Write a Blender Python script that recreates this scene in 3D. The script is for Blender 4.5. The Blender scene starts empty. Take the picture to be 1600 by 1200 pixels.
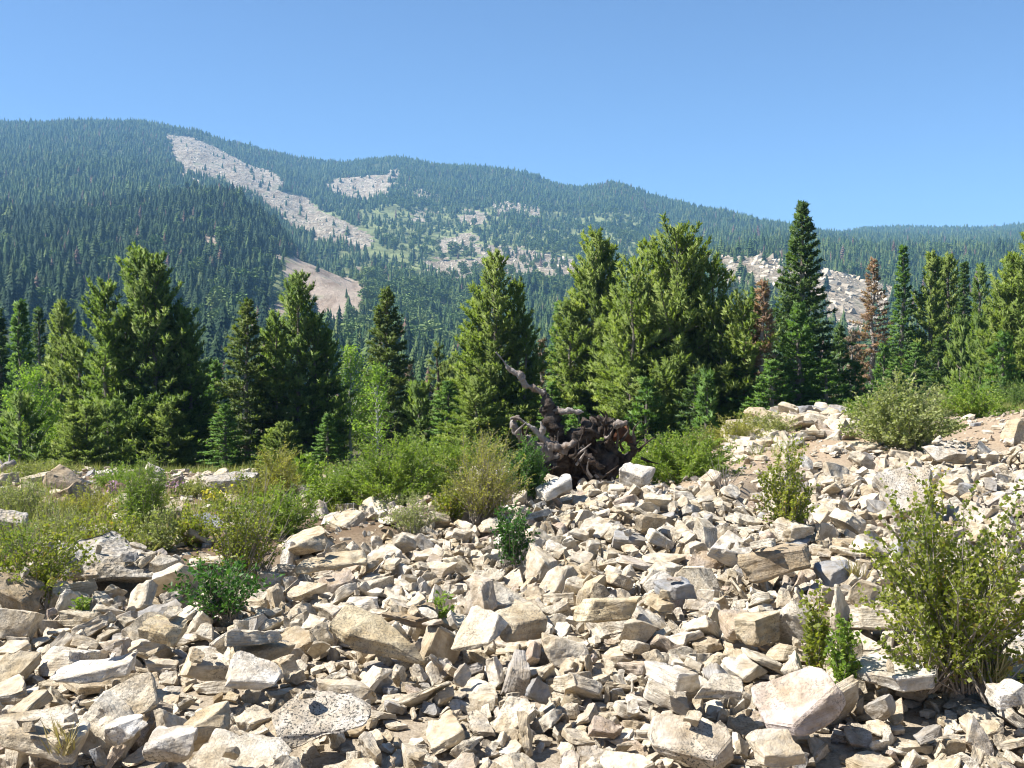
import bpy, bmesh, math, random
import numpy as np
from mathutils import Vector, Matrix, Quaternion, noise as mnoise

# ------------------------------------------------------------------ camera, sky, sun, exposure
scene = bpy.context.scene
C = scene.collection
R = math.radians
PITCH = math.atan(60 / 1600)                      # the horizon stands a little above the picture's middle
cam_data = bpy.data.cameras.new("camera")
cam_data.sensor_width = 36.0
cam_data.lens = 36.0
cam_data.clip_start = 0.05
cam_data.clip_end = 20000
cam = bpy.data.objects.new("camera", cam_data)
C.objects.link(cam)
cam.location = (0, 0, 0)
cam.rotation_euler = (math.pi / 2 - PITCH, 0, 0)
scene.camera = cam

SUN_AZ, SUN_EL = R(-94), R(52)                    # azimuth measured from straight ahead (+Y), negative = to the left
world = bpy.data.worlds.new("World")
scene.world = world
world.use_nodes = True
wn = world.node_tree
wn.nodes.clear()
sky = wn.nodes.new("ShaderNodeTexSky")
sky.sky_type = 'NISHITA'
sky.sun_disc = False
sky.sun_elevation = SUN_EL
sky.sun_rotation = SUN_AZ
sky.altitude = 2200
sky.air_density = 1.0
sky.dust_density = 0.1
sky.ozone_density = 6.0
bg = wn.nodes.new("ShaderNodeBackground")
bg.inputs["Strength"].default_value = 0.074
wo = wn.nodes.new("ShaderNodeOutputWorld")
wn.links.new(sky.outputs[0], bg.inputs[0])
wn.links.new(bg.outputs[0], wo.inputs[0])

sun_data = bpy.data.lights.new("sun", 'SUN')
sun_data.energy = 5.0
sun_data.angle = R(0.53)
sun_data.color = (1.0, 0.965, 0.91)
sun = bpy.data.objects.new("sun", sun_data)
C.objects.link(sun)
to_sun = Vector((math.sin(SUN_AZ) * math.cos(SUN_EL), math.cos(SUN_AZ) * math.cos(SUN_EL), math.sin(SUN_EL)))
sun.rotation_euler = to_sun.to_track_quat('Z', 'Y').to_euler()

scene.view_settings.view_transform = 'Standard'
scene.view_settings.look = 'None'
scene.view_settings.exposure = 1.18
scene.view_settings.gamma = 1.0
scene.view_settings.use_curve_mapping = False
scene.cycles.filter_width = 1.1
scene.cycles.use_denoising = True
scene.cycles.denoising_input_passes = 'RGB_ALBEDO_NORMAL'
scene.cycles.denoising_prefilter = 'ACCURATE'
scene.cycles.max_bounces = 6
scene.cycles.diffuse_bounces = 3
scene.cycles.glossy_bounces = 2
scene.cycles.transmission_bounces = 4
scene.cycles.volume_bounces = 1
scene.cycles.transparent_max_bounces = 8

# ------------------------------------------------------------------ measuring: a direction of view and a distance give a point
CP, SP = math.cos(PITCH), math.sin(PITCH)

def at(u, y, d):
    """The point at depth d (metres along +Y) seen at u, y of the 1600 x 1200 photograph."""
    a, b = (u - 800) / 1600, (600 - y) / 1600
    Y = CP + b * SP
    Z = -SP + b * CP
    return Vector((a / Y * d, d, Z / Y * d))

def project(X, Y, Z):
    f = Y * CP - Z * SP
    v = Y * SP + Z * CP
    return 800 + 1600 * X / f, 600 - 1600 * v / f

# ------------------------------------------------------------------ the lie of the land
NEAR = [  # u, y, depth of points on the near ground
    (-300, 1800, 2.4), (300, 1800, 2.35), (800, 1800, 2.35), (1300, 1800, 2.35), (1900, 1800, 2.35),
    (-300, 1200, 4.6), (0, 1200, 4.6), (400, 1200, 4.55), (800, 1200, 4.5), (1200, 1200, 4.5), (1600, 1200, 4.45), (1900, 1200, 4.45),
    (-200, 1000, 6.5), (200, 1000, 6.4), (600, 1000, 6.3), (1000, 1000, 6.2), (1400, 1000, 6.1), (1800, 1000, 6.1),
    (-200, 900, 8.3), (0, 905, 8.1), (150, 890, 8.6), (300, 890, 8.6), (450, 870, 9.2), (600, 838, 9.8), (720, 797, 11.0),
    (820, 766, 12.0), (900, 748, 12.5), (1000, 754, 12.3), (1150, 776, 11.5), (800, 950, 7.0), (900, 850, 9.2),
    (1250, 830, 9.8), (1450, 780, 11.0), (1600, 790, 10.6), (1800, 780, 10.8), (1300, 715, 14.8), (1500, 716, 14.5), (1700, 710, 14.5),
    (1250, 648, 19.0), (1150, 692, 17.0), (1330, 655, 19.5), (1420, 668, 19.0), (1520, 662, 18.8), (1620, 650, 18.0), (1800, 640, 18.0),
    (560, 806, 12.3), (480, 806, 12.3), (380, 800, 12.5), (-200, 800, 12.5), (0, 800, 12.3), (200, 800, 12.3),
    (0, 745, 18), (150, 745, 18), (300, 752, 17), (450, 765, 16), (600, 770, 16.5), (-300, 745, 18), (720, 790, 15),
    (880, 775, 15.0), (1000, 765, 15.2), (1080, 730, 16.0), (800, 740, 21), (1000, 720, 21),
    (1250, 690, 24), (1400, 655, 26), (1600, 640, 26), (1800, 640, 26),
    (-300, 745, 36), (0, 742, 36), (230, 733, 36), (460, 735, 36), (603, 708, 40), (770, 693, 38), (930, 690, 36), (1050, 686, 34),
    (1250, 662, 36), (1400, 622, 52), (1590, 632, 38), (1800, 632, 38), (1500, 620, 55), (300, 700, 60), (700, 680, 60), (1000, 665, 60),
    (-300, 690, 75), (0, 690, 75), (400, 680, 75), (800, 665, 80), (1200, 640, 80), (1600, 618, 80), (1900, 615, 80),
    (-300, 640, 150), (200, 640, 150), (800, 640, 150), (1300, 630, 150), (1900, 622, 150),
]
def _warp(X, Y):
    X = np.asarray(X, float); Y = np.asarray(Y, float)
    return X / (Y + 3) * 3.2, np.log(Y + 3) * 2.6
_pts = np.array([at(*p) for p in NEAR])
_pw = np.stack(_warp(_pts[:, 0], _pts[:, 1]), 1)
def _tps(r2):
    return np.where(r2 > 1e-12, r2 * np.log(np.maximum(r2, 1e-12)), 0)
_n = len(_pts)
_K = _tps(((_pw[:, None] - _pw[None]) ** 2).sum(-1)) + np.eye(_n) * 0.004
_P = np.concatenate([np.ones((_n, 1)), _pw], 1)
_A = np.block([[_K, _P], [_P.T, np.zeros((3, 3))]])
_sol = np.linalg.solve(_A, np.concatenate([_pts[:, 2] / _pts[:, 1], np.zeros(3)]))
def near_z(X, Y):
    X = np.atleast_1d(np.asarray(X, float)); Y = np.atleast_1d(np.asarray(Y, float))
    wx, wy = _warp(X, Y)
    out = np.zeros(X.shape)
    for i in range(_n):
        out += _sol[i] * _tps((wx - _pw[i, 0]) ** 2 + (wy - _pw[i, 1]) ** 2)
    out += _sol[_n] + _sol[_n + 1] * wx + _sol[_n + 2] * wy
    return out * Y

FAR = {  # u: (distance, y) up the slope to the ridge and down behind it
    -700: [(150, 645), (300, 570), (420, 490), (600, 410), (1100, 320), (1500, 270), (2300, 200), (3000, 246), (3800, 330)],
    -300: [(150, 645), (300, 568), (420, 482), (600, 402), (1100, 310), (1500, 258), (2300, 192), (3000, 236), (3800, 330)],
    0:    [(150, 645), (300, 566), (420, 480), (600, 405), (850, 348), (1100, 308), (1500, 254), (2000, 207), (2300, 189), (3000, 236), (3800, 330)],
    120:  [(150, 645), (300, 566), (430, 478), (600, 405), (850, 348), (1100, 310), (1500, 254), (2000, 207), (2300, 188), (3000, 236), (3800, 330)],
    220:  [(150, 645), (300, 568), (450, 478), (600, 410), (800, 350), (1000, 314), (1300, 285), (1700, 240), (2300, 187), (3000, 236), (3800, 330)],
    300:  [(150, 645), (300, 570), (450, 485), (600, 412), (800, 348), (940, 306), (1080, 312), (1350, 292), (1700, 255), (2300, 203), (3000, 246), (3800, 330)],
    370:  [(150, 645), (300, 572), (450, 500), (600, 425), (800, 345), (930, 302), (1060, 325), (1250, 320), (1500, 292), (1900, 258), (2350, 226), (3000, 266), (3800, 350)],
    430:  [(150, 645), (300, 576), (450, 512), (600, 450), (740, 395), (860, 348), (1000, 385), (1200, 362), (1500, 317), (1900, 272), (2350, 242), (3000, 276), (3800, 350)],
    480:  [(150, 645), (300, 580), (450, 520), (600, 480), (700, 430), (780, 398), (900, 432), (1100, 388), (1400, 347), (1800, 302), (2350, 250), (3000, 286), (3800, 360)],
    560:  [(150, 645), (300, 585), (500, 515), (650, 462), (750, 452), (900, 426), (1100, 391), (1400, 350), (1800, 305), (2350, 252), (3000, 286), (3800, 360)],
    620:  [(150, 645), (300, 590), (500, 535), (700, 472), (900, 432), (1100, 401), (1500, 340), (1900, 288), (2300, 248), (3000, 291), (3800, 370)],
    700:  [(150, 645), (300, 595), (400, 580), (600, 520), (850, 460), (1100, 420), (1600, 340), (2300, 254), (3000, 296), (3800, 370)],
    790:  [(150, 645), (300, 597), (400, 582), (600, 520), (850, 458), (1100, 420), (1600, 342), (2300, 261), (3000, 306), (3800, 380)],
    900:  [(150, 643), (300, 600), (400, 585), (600, 520), (850, 455), (1100, 418), (1600, 352), (2250, 292), (3000, 326), (3800, 390)],
    960:  [(150, 642), (300, 600), (400, 585), (600, 520), (850, 455), (1100, 418), (1600, 348), (2200, 285), (3000, 331), (3800, 390)],
    1050: [(150, 640), (300, 600), (450, 565), (600, 510), (850, 450), (1100, 415), (1600, 360), (2100, 314), (3000, 356), (3800, 400)],
    1120: [(150, 638), (300, 600), (450, 562), (560, 520), (660, 440), (720, 400), (850, 410), (1100, 395), (1500, 360), (2000, 333), (3000, 366), (3800, 410)],
    1200: [(150, 635), (300, 600), (450, 560), (550, 520), (650, 440), (720, 400), (850, 408), (1000, 390), (1400, 370), (1900, 353), (3000, 376), (3800, 420)],
    1300: [(150, 632), (300, 600), (450, 555), (540, 525), (640, 465), (730, 425), (800, 424), (1000, 400), (1500, 380), (1900, 372), (2600, 373), (3000, 386), (3800, 420)],
    1345: [(150, 630), (300, 598), (450, 555), (540, 525), (640, 475), (740, 440), (820, 430), (1000, 405), (1500, 385), (2000, 375), (2600, 357), (3200, 381), (3800, 420)],
    1450: [(150, 628), (300, 595), (450, 540), (600, 490), (800, 430), (1000, 405), (1500, 387), (2000, 377), (2600, 360), (3200, 381), (3800, 420)],
    1600: [(150, 625), (300, 590), (450, 530), (600, 485), (800, 430), (1000, 405), (1500, 385), (2000, 373), (2600, 355), (3200, 376), (3800, 420)],
    2000: [(150, 622), (300, 585), (450, 530), (600, 480), (800, 425), (1000, 400), (1500, 380), (2000, 365), (2600, 341), (3200, 371), (3800, 420)],
    2400: [(150, 622), (300, 585), (450, 530), (600, 480), (800, 425), (1000, 400), (1500, 380), (2000, 365), (2600, 341), (3200, 371), (3800, 420)],
}
_LR = np.linspace(math.log(80), math.log(3900), 150)
_FU = np.array(sorted(FAR))
_tab = []
for _u in _FU:
    rr = np.array([p[0] for p in FAR[_u]], float); yy = np.array([p[1] for p in FAR[_u]], float)
    b = (600 - yy) / 1600
    sl = (-SP + b * CP) / (CP + b * SP)
    hz = sl * rr
    hh = np.interp(np.exp(_LR), rr, hz)
    k = np.exp(-np.linspace(-2, 2, 9) ** 2); k /= k.sum()
    hh = np.convolve(np.pad(hh, 4, mode='edge'), k, 'valid')
    _tab.append(hh)
_tab = np.array(_tab)
_FA = (_FU - 800) / 1600.0
def far_z(X, Y):
    X = np.atleast_1d(np.asarray(X, float)); Y = np.atleast_1d(np.asarray(Y, float))
    a = np.clip(X / Y, _FA[0], _FA[-1] - 1e-6)
    i = np.clip(np.searchsorted(_FA, a, 'right') - 1, 0, len(_FA) - 2)
    f = (a - _FA[i]) / (_FA[i + 1] - _FA[i]); f = f * f * (3 - 2 * f) * 0.5 + f * 0.5
    lr = np.clip((np.log(np.maximum(Y, 80)) - _LR[0]) / (_LR[1] - _LR[0]), 0, len(_LR) - 1.001)
    j = lr.astype(int); g = lr - j
    def row(ii): return _tab[ii, j] * (1 - g) + _tab[ii, j + 1] * g
    return row(i) * (1 - f) + row(i + 1) * f

def vnoise(X, Y, s, seed=0):
    """Smooth value noise in numpy, about -1..1."""
    x = np.asarray(X, float) / s + seed * 17.13; y = np.asarray(Y, float) / s + seed * 9.71
    xi = np.floor(x).astype(np.int64); yi = np.floor(y).astype(np.int64)
    fx = x - xi; fy = y - yi
    fx = fx * fx * (3 - 2 * fx); fy = fy * fy * (3 - 2 * fy)
    def h(a, b):
        n = (a * 374761393 + b * 668265263 + seed * 974711) & 0xffffffff
        n = ((n ^ (n >> 13)) * 1274126177) & 0xffffffff
        return ((n ^ (n >> 16)) & 0xffff) / 32767.5 - 1
    return (h(xi, yi) * (1 - fx) + h(xi + 1, yi) * fx) * (1 - fy) + (h(xi, yi + 1) * (1 - fx) + h(xi + 1, yi + 1) * fx) * fy

def ground_z(X, Y):
    """Height of the land: the near ground to 90 m, the mountains from 150 m."""
    X = np.atleast_1d(np.asarray(X, float)); Y = np.atleast_1d(np.asarray(Y, float))
    t = np.clip((np.log(np.maximum(Y, 1)) - math.log(85)) / (math.log(160) - math.log(85)), 0, 1)
    t = t * t * (3 - 2 * t)
    z = np.zeros(X.shape)
    m = t < 1
    if m.any(): z[m] += (1 - t[m]) * near_z(X[m], Y[m])
    m = t > 0
    if m.any(): z[m] += t[m] * far_z(X[m], Y[m])
    fm = np.clip((Y - 250) / 600, 0, 1)
    z = z + fm * (vnoise(X, Y, 130, 1) * 7 + vnoise(X, Y, 55, 2) * 3.5 + vnoise(X, Y, 24, 3) * 1.4)
    nm = np.clip((Y - 10) / 20, 0.0, 1)
    z = z + nm * (vnoise(X, Y, 3.1, 4) * 0.05 + vnoise(X, Y, 1.1, 5) * 0.02) + vnoise(X, Y, 0.8, 6) * 0.02
    return z

def gz(x, y):
    return float(ground_z([x], [y])[0])

def on_ground(u, y, d0=2.3, d1=90.0):
    """Where the line of sight through u, y first meets the near ground."""
    d = np.exp(np.linspace(math.log(d0), math.log(d1), 900))
    p = at(u, y, 1.0)
    g = ground_z(p.x * d, d)
    k = np.nonzero(p.z * d < g)[0]
    i = int(k[0]) if len(k) else len(d) - 1
    return Vector((p.x * d[i], d[i], float(g[i])))

def in_poly(U, V, poly):
    U = np.asarray(U); V = np.asarray(V)
    c = np.zeros(U.shape, bool)
    n = len(poly)
    for i in range(n):
        x1, y1 = poly[i]; x2, y2 = poly[i - 1]
        if y1 == y2: continue
        m = ((y1 > V) != (y2 > V)) & (U < (x2 - x1) * (V - y1) / (y2 - y1) + x1)
        c ^= m
    return c

SCREE = [(-260, 1500), (-260, 900), (0, 905), (150, 893), (300, 888), (450, 866), (580, 836), (650, 812), (720, 793), (820, 764), (900, 746),
         (1000, 752), (1100, 765), (1165, 770), (1200, 735), (1290, 716), (1380, 708), (1450, 702), (1540, 700), (1640, 694), (1900, 690), (1900, 1500)]
SCREE_XY = [tuple(on_ground(min(max(u, -260), 1900), y)[:2]) for u, y in SCREE]

# ------------------------------------------------------------------ stones
def cut_stone(rng, dims, cuts, jit=0.14):
    """A broken block: a box of the given size with skewed faces and corners struck off."""
    pl = []
    hx, hy, hz = dims[0] / 2, dims[1] / 2, dims[2] / 2
    for ax, h in ((0, hx), (1, hy), (2, hz)):
        for s in (-1, 1):
            n = Vector((0, 0, 0)); n[ax] = s
            j = jit * (1.6 if ax < 2 else 0.7)
            n += Vector((rng.gauss(0, j), rng.gauss(0, j), rng.gauss(0, j)))
            n.normalize(); pl.append((n, h * rng.uniform(0.9, 1.05)))
    for _ in range(cuts):
        n = Vector((rng.gauss(0, 1), rng.gauss(0, 1), rng.gauss(0, 0.75))); n.normalize()
        sup = abs(n.x) * hx + abs(n.y) * hy + abs(n.z) * hz
        pl.append((n, sup * rng.uniform(0.62, 0.9)))
    N = np.array([p[0] for p in pl]); D = np.array([p[1] for p in pl])
    out = []
    k = len(pl)
    for a in range(k):
        for b in range(a + 1, k):
            for c in range(b + 1, k):
                M = N[[a, b, c]]
                if abs(np.linalg.det(M)) < 1e-3: continue
                p = np.linalg.solve(M, D[[a, b, c]])
                if np.all(N @ p <= D + 1e-6): out.append(p)
    bm = bmesh.new()
    for p in out: bm.verts.new(p)
    bmesh.ops.remove_doubles(bm, verts=bm.verts, dist=0.015 * max(dims))
    r = bmesh.ops.convex_hull(bm, input=bm.verts)
    junk = [v for v in bm.verts if not v.link_faces]
    bmesh.ops.delete(bm, geom=junk, context='VERTS')
    bmesh.ops.dissolve_limit(bm, angle_limit=R(4), verts=bm.verts, edges=bm.edges)
    return bm

PROTO_N = 30
def proto_spec(i):
    rng = random.Random(4000 + i * 7)
    k = i % 6
    if k in (0, 1): d = (1, rng.uniform(0.55, 0.9), rng.uniform(0.17, 0.28))
    elif k == 2: d = (1, rng.uniform(0.6, 0.9), rng.uniform(0.36, 0.52))
    elif k == 3: d = (1, rng.uniform(0.36, 0.5), rng.uniform(0.16, 0.26))
    elif k == 4: d = (1, rng.uniform(0.65, 0.95), rng.uniform(0.12, 0.19))
    else: d = (1, rng.uniform(0.5, 0.75), rng.uniform(0.28, 0.4))
    return rng, d, rng.randint(5, 10)

def rough_stone(bm, rng, size, amp=0.022, levels=2, strata=0.0):
    """Chip the edges and roughen the faces of a cut stone."""
    bmesh.ops.bevel(bm, geom=list(bm.edges), offset=0.022 * size, segments=1, profile=0.5, affect='EDGES', clamp_overlap=True)
    bmesh.ops.triangulate(bm, faces=bm.faces)
    for _ in range(levels):
        bmesh.ops.subdivide_edges(bm, edges=bm.edges, cuts=1, use_grid_fill=True)
        bmesh.ops.triangulate(bm, faces=bm.faces)
    bm.normal_update()
    off = Vector((rng.uniform(0, 99), rng.uniform(0, 99), rng.uniform(0, 99)))
    new = []
    for v in bm.verts:
        p = v.co / size
        a = mnoise.noise(p * 2.1 + off) * 2.6 + mnoise.noise(p * 5.3 + off) * 1.1 + mnoise.noise(p * 12 + off) * 0.55 + mnoise.noise(p * 27 + off) * 0.25
        ch = mnoise.noise(p * 3.7 - off)
        if ch > 0.22: a -= (ch - 0.22) * 7.0            # a chip struck off
        if strata:
            a += strata * mnoise.noise(Vector((p.x * 1.5, p.y * 1.5, p.z * 26)) + off) * 1.6 * (1 - abs(v.normal.z))
        new.append(v.co + v.normal * a * amp * size)
    for v, c in zip(bm.verts, new): v.co = c
    return bm

def mesh_from(bm, name, mat=None, smooth_angle=32):
    me = bpy.data.meshes.new(name)
    bm.to_mesh(me); bm.free()
    if mat: me.materials.append(mat)
    if smooth_angle:
        me.polygons.foreach_set("use_smooth", np.ones(len(me.polygons), bool))
        me.set_sharp_from_angle(angle=R(smooth_angle))
    return me

# the boulders and slabs one can pick out: u, bottom y, width, height (photograph pixels), depth ratio, yaw, tilt about x, tilt about y, tone, label
BOULDERS = [
    (66, 1176, 158, 72, 0.75, 8, 10, 8, 'cream', "long tan slab in the bottom corner with dry grass before it"),
    (192, 1166, 74, 58, 0.8, -30, 16, -20, 'white', "small white slab tilted beside the end of the long tan slab"),
    (322, 1165, 78, 78, 0.8, 35, 0, -12, 'tan', "rounded tan boulder with dark lichen on its upper edge"),
    (270, 1192, 80, 72, 0.9, 10, 12, 6, 'speckled', "lichen speckled boulder leaning on the rounded tan boulder"),
    (214, 1115, 86, 62, 0.6, 25, 35, -18, 'cream', "tilted cream slab casting a black gap under its edge"),
    (152, 1062, 150, 40, 0.45, 5, 6, -4, 'white', "long curved white stone lying crosswise among grey rubble"),
    (326, 1068, 74, 66, 0.8, 28, 4, 14, 'cream', "angular cream block standing next to the bright white rock"),
    (398, 1074, 92, 52, 0.7, -12, 14, 6, 'white', "bright white rock with cracked face beside the angular cream block"),
    (402, 1040, 118, 42, 0.4, 14, 6, -14, 'tan', "long tan slab slanting up to a rounded end"),
    (257, 1002, 74, 48, 0.7, -10, 4, 6, 'yellow', "squarish yellow tan block among small white stones"),
    (505, 1160, 165, 72, 0.75, 12, 20, -8, 'speckled', "large dark speckled slab lying flat near the bottom edge"),
    (384, 1215, 160, 66, 0.85, -6, 8, 2, 'cream', "broad flat cream slab cut off by the bottom edge"),
    (22, 950, 92, 56, 0.8, 10, 12, 22, 'brown', "grey brown boulder leaning at the edge below the leafy shrubs"),
    (562, 1018, 142, 62, 0.6, -22, 14, 20, 'yellow', "saddle shaped tan slab with a pointed corner sticking up"),
    (646, 985, 96, 44, 0.7, 0, 6, 4, 'brown', "brown pitted rock behind the saddle shaped slab"),
    (746, 1012, 84, 66, 0.6, -25, 38, -14, 'cream', "pale leaning slab propped against the tan pyramid rock"),
    (812, 1002, 84, 70, 0.8, 40, 0, 4, 'tan', "tan pyramid shaped rock with a sharp top"),
    (950, 982, 92, 72, 0.75, 10, -8, -10, 'yellow', "big blocky rock with white top and shaded yellow face"),
    (1204, 908, 136, 70, 0.5, -8, -6, -16, 'brown', "large dark brown slab standing on edge with shaded face"),
    (1056, 936, 62, 42, 0.7, 16, 10, 4, 'bluegrey', "blue grey rock amid white stones behind the white blocks"),
    (1302, 908, 66, 34, 0.7, -10, 16, -6, 'bluegrey', "flat blue grey slab beside the large dark brown slab"),
    (1180, 1004, 84, 66, 0.6, 18, -4, -8, 'tan', "upright tan block with a dark shaded end"),
    (1246, 1138, 158, 84, 0.7, 14, 16, -14, 'pink', "big pinkish grey slab tilted above a black hollow"),
    (1392, 1076, 156, 64, 0.85, -14, 8, 4, 'white', "flat white slab at the foot of the large leafy bush"),
    (1208, 1198, 76, 70, 0.9, 20, 6, -8, 'cream', "rounded cream boulder in front of the big pinkish slab"),
    (1078, 1196, 128, 74, 0.8, -20, 22, 10, 'speckled', "grey speckled block near the bottom edge by the cream boulder"),
    (1574, 1108, 64, 54, 0.8, 5, 4, 0, 'white', "white block at the picture's edge below the large leafy bush"),
    (1058, 1082, 78, 58, 0.8, 30, 8, 6, 'white', "blocky white stone with cracked front above the grey speckled block"),
    (1128, 1098, 72, 48, 0.7, -6, 6, 0, 'cream', "squared cream stone next to the blocky white stone"),
    (1412, 802, 92, 74, 0.6, 12, 42, -16, 'speckled', "tall triangular speckled slab leaning back on the far scree"),
    (1482, 722, 58, 36, 0.8, -14, 8, 4, 'speckled', "pale boulder sitting alone on the bare dirt slope"),
    (1064, 684, 88, 28, 0.6, 4, 2, 2, 'speckled', "flat pale boulder in front of the broad many stemmed pine"),
    (1596, 690, 46, 60, 0.7, 20, -6, 8, 'tan', "tan boulder at the edge of the dirt track"),
    (362, 778, 98, 44, 0.7, -5, 6, 0, 'grey', "rough grey boulder under the dark pine"),
    (92, 768, 62, 30, 0.7, 10, 0, 16, 'brown', "shaded brown boulder behind a second one in the meadow"),
    (110, 790, 66, 32, 0.6, -6, -4, -10, 'brown', "shaded brown slab in front of a similar boulder in the meadow"),
    (192, 906, 225, 46, 0.45, 3, 4, 0, 'grey', "long low ledge of pitted grey rock behind the scree"),
    (18, 836, 60, 38, 0.8, 8, 0, 10, 'grey', "grey boulder cut by the edge above the leafy shrubs"),
    (312, 832, 58, 34, 0.8, 20, 4, 0, 'bluegrey', "blue grey boulder at the foot of the dark juniper"),
    (268, 818, 46, 30, 0.7, 0, -6, 10, 'brown', "small shaded boulder between the feathery shrub and blue grey boulder"),
    (520, 892, 112, 32, 0.5, 10, 4, -6, 'tan', "long rounded tan stone at the top of the scree beside the brown dip"),
    (992, 760, 56, 40, 0.6, -35, 16, 24, 'white', "white block standing tilted on the crest below the uprooted stump"),
    (1286, 668, 56, 26, 0.8, 10, 4, 4, 'cream', "cream rock on top of the far mound under the leafy shrub"),
    (870, 775, 70, 30, 0.4, 35, 16, -22, 'white', "long white slab leaning on the crest in front of the stump"),
]
def boulder_geometry(i):
    u, yb, w, h, dr, yaw, tx, ty, tone, label = BOULDERS[i]
    rng = random.Random(900 + i)
    g = on_ground(u, min(yb, 1230))
    d = g.y
    W = w * d / 1600 * 0.94
    phi = math.atan((yb - h / 2 - 540) / 1600)
    H = max(0.2 * W, (h * d / 1600 - dr * W * math.sin(phi)) / math.cos(phi))
    H *= 1.0 if tone in ('grey', 'brown') and yb < 850 else 0.68
    if tx > 25: H = max(0.18 * W, H * 0.5)
    dims = (W, dr * W * (1.5 if tx > 25 else 1), H)
    bm = cut_stone(rng, dims, 9 if i % 2 else 7, 0.17)
    rot = Matrix.Rotation(R(yaw), 3, 'Z') @ Matrix.Rotation(R(tx), 3, 'X') @ Matrix.Rotation(R(ty), 3, 'Y')
    c = at(u, yb - h / 2, d + dr * W * 0.35)
    zs = [(rot @ v.co).z for v in bm.verts]
    z = gz(c.x, c.y) - min(zs) - 0.24 * (max(zs) - min(zs))   # bedded a little into the rubble
    loc = Vector((c.x, c.y, 0.5 * (z + max(c.z, z - 0.1)) if abs(c.z - z) < 0.15 else z))
    return bm, dims, rot, loc, rng

# ------------------------------------------------------------------ materials
class NT:
    """Small helper for building node trees."""
    def __init__(self, name):
        self.m = bpy.data.materials.new(name)
        self.m.use_nodes = True
        self.t = self.m.node_tree
        self.t.nodes.clear()
        self.out = self.t.nodes.new("ShaderNodeOutputMaterial")
    def n(self, kind, **kw):
        nd = self.t.nodes.new("ShaderNode" + kind)
        for k, v in kw.items():
            if k.startswith("i_"):
                key = k[2:]
                key = int(key) if key.isdigit() else key.replace("_", " ")
                self.put(nd.inputs[key], v)
            else:
                setattr(nd, k, v)
        return nd
    def put(self, sock, v):
        if isinstance(v, bpy.types.NodeSocket): self.t.links.new(v, sock)
        elif isinstance(v, bpy.types.Node): self.t.links.new(v.outputs[0], sock)
        elif isinstance(v, tuple) and len(v) == 3 and sock.type == 'RGBA': sock.default_value = (*v, 1)
        else: sock.default_value = v
    def noise(self, vec, scale, detail=3, rough=0.55, out=0):
        nd = self.n("TexNoise", i_Vector=vec, i_Scale=scale, i_Detail=detail, i_Roughness=rough)
        return nd.outputs[out]
    def mix(self, fac, a, b, blend='MIX'):
        nd = self.n("Mix", data_type='RGBA', blend_type=blend)
        self.put(nd.inputs[0], fac); self.put(nd.inputs[6], a); self.put(nd.inputs[7], b)
        return nd.outputs[2]
    def ramp(self, fac, stops, interp='LINEAR'):
        nd = self.n("ValToRGB")
        nd.color_ramp.interpolation = interp
        el = nd.color_ramp.elements
        while len(el) < len(stops): el.new(0.5)
        for e, (p, c) in zip(el, stops):
            e.position = p
            e.color = (*c, 1) if isinstance(c, tuple) else (c, c, c, 1)
        self.put(nd.inputs[0], fac)
        return nd.outputs[0]
    def math(self, op, a, b=0.0, clamp=False):
        nd = self.n("Math", operation=op, use_clamp=clamp)
        self.put(nd.inputs[0], a); self.put(nd.inputs[1], b)
        return nd.outputs[0]
    def attr(self, name):
        return self.n("Attribute", attribute_name=name).outputs["Fac"]
    def done(self, color, rough=0.9, spec=0.2, bump=None, bump_strength=0.4, bump_dist=0.02, translucent=None, trans_fac=0.35):
        p = self.n("BsdfPrincipled")
        self.put(p.inputs["Base Color"], color)
        self.put(p.inputs["Roughness"], rough)
        p.inputs["Specular IOR Level"].default_value = spec
        if bump is not None:
            b = self.n("Bump", i_Strength=bump_strength, i_Distance=bump_dist, i_Height=bump)
            self.put(p.inputs["Normal"], b.outputs[0])
        sh = p.outputs[0]
        if translucent is not None:
            tr = self.n("BsdfTranslucent"); self.put(tr.inputs[0], translucent)
            mx = self.n("MixShader"); mx.inputs[0].default_value = trans_fac
            self.t.links.new(sh, mx.inputs[1]); self.t.links.new(tr.outputs[0], mx.inputs[2]); sh = mx.outputs[0]
        self.t.links.new(sh, self.out.inputs["Surface"])
        return self.m

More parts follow.
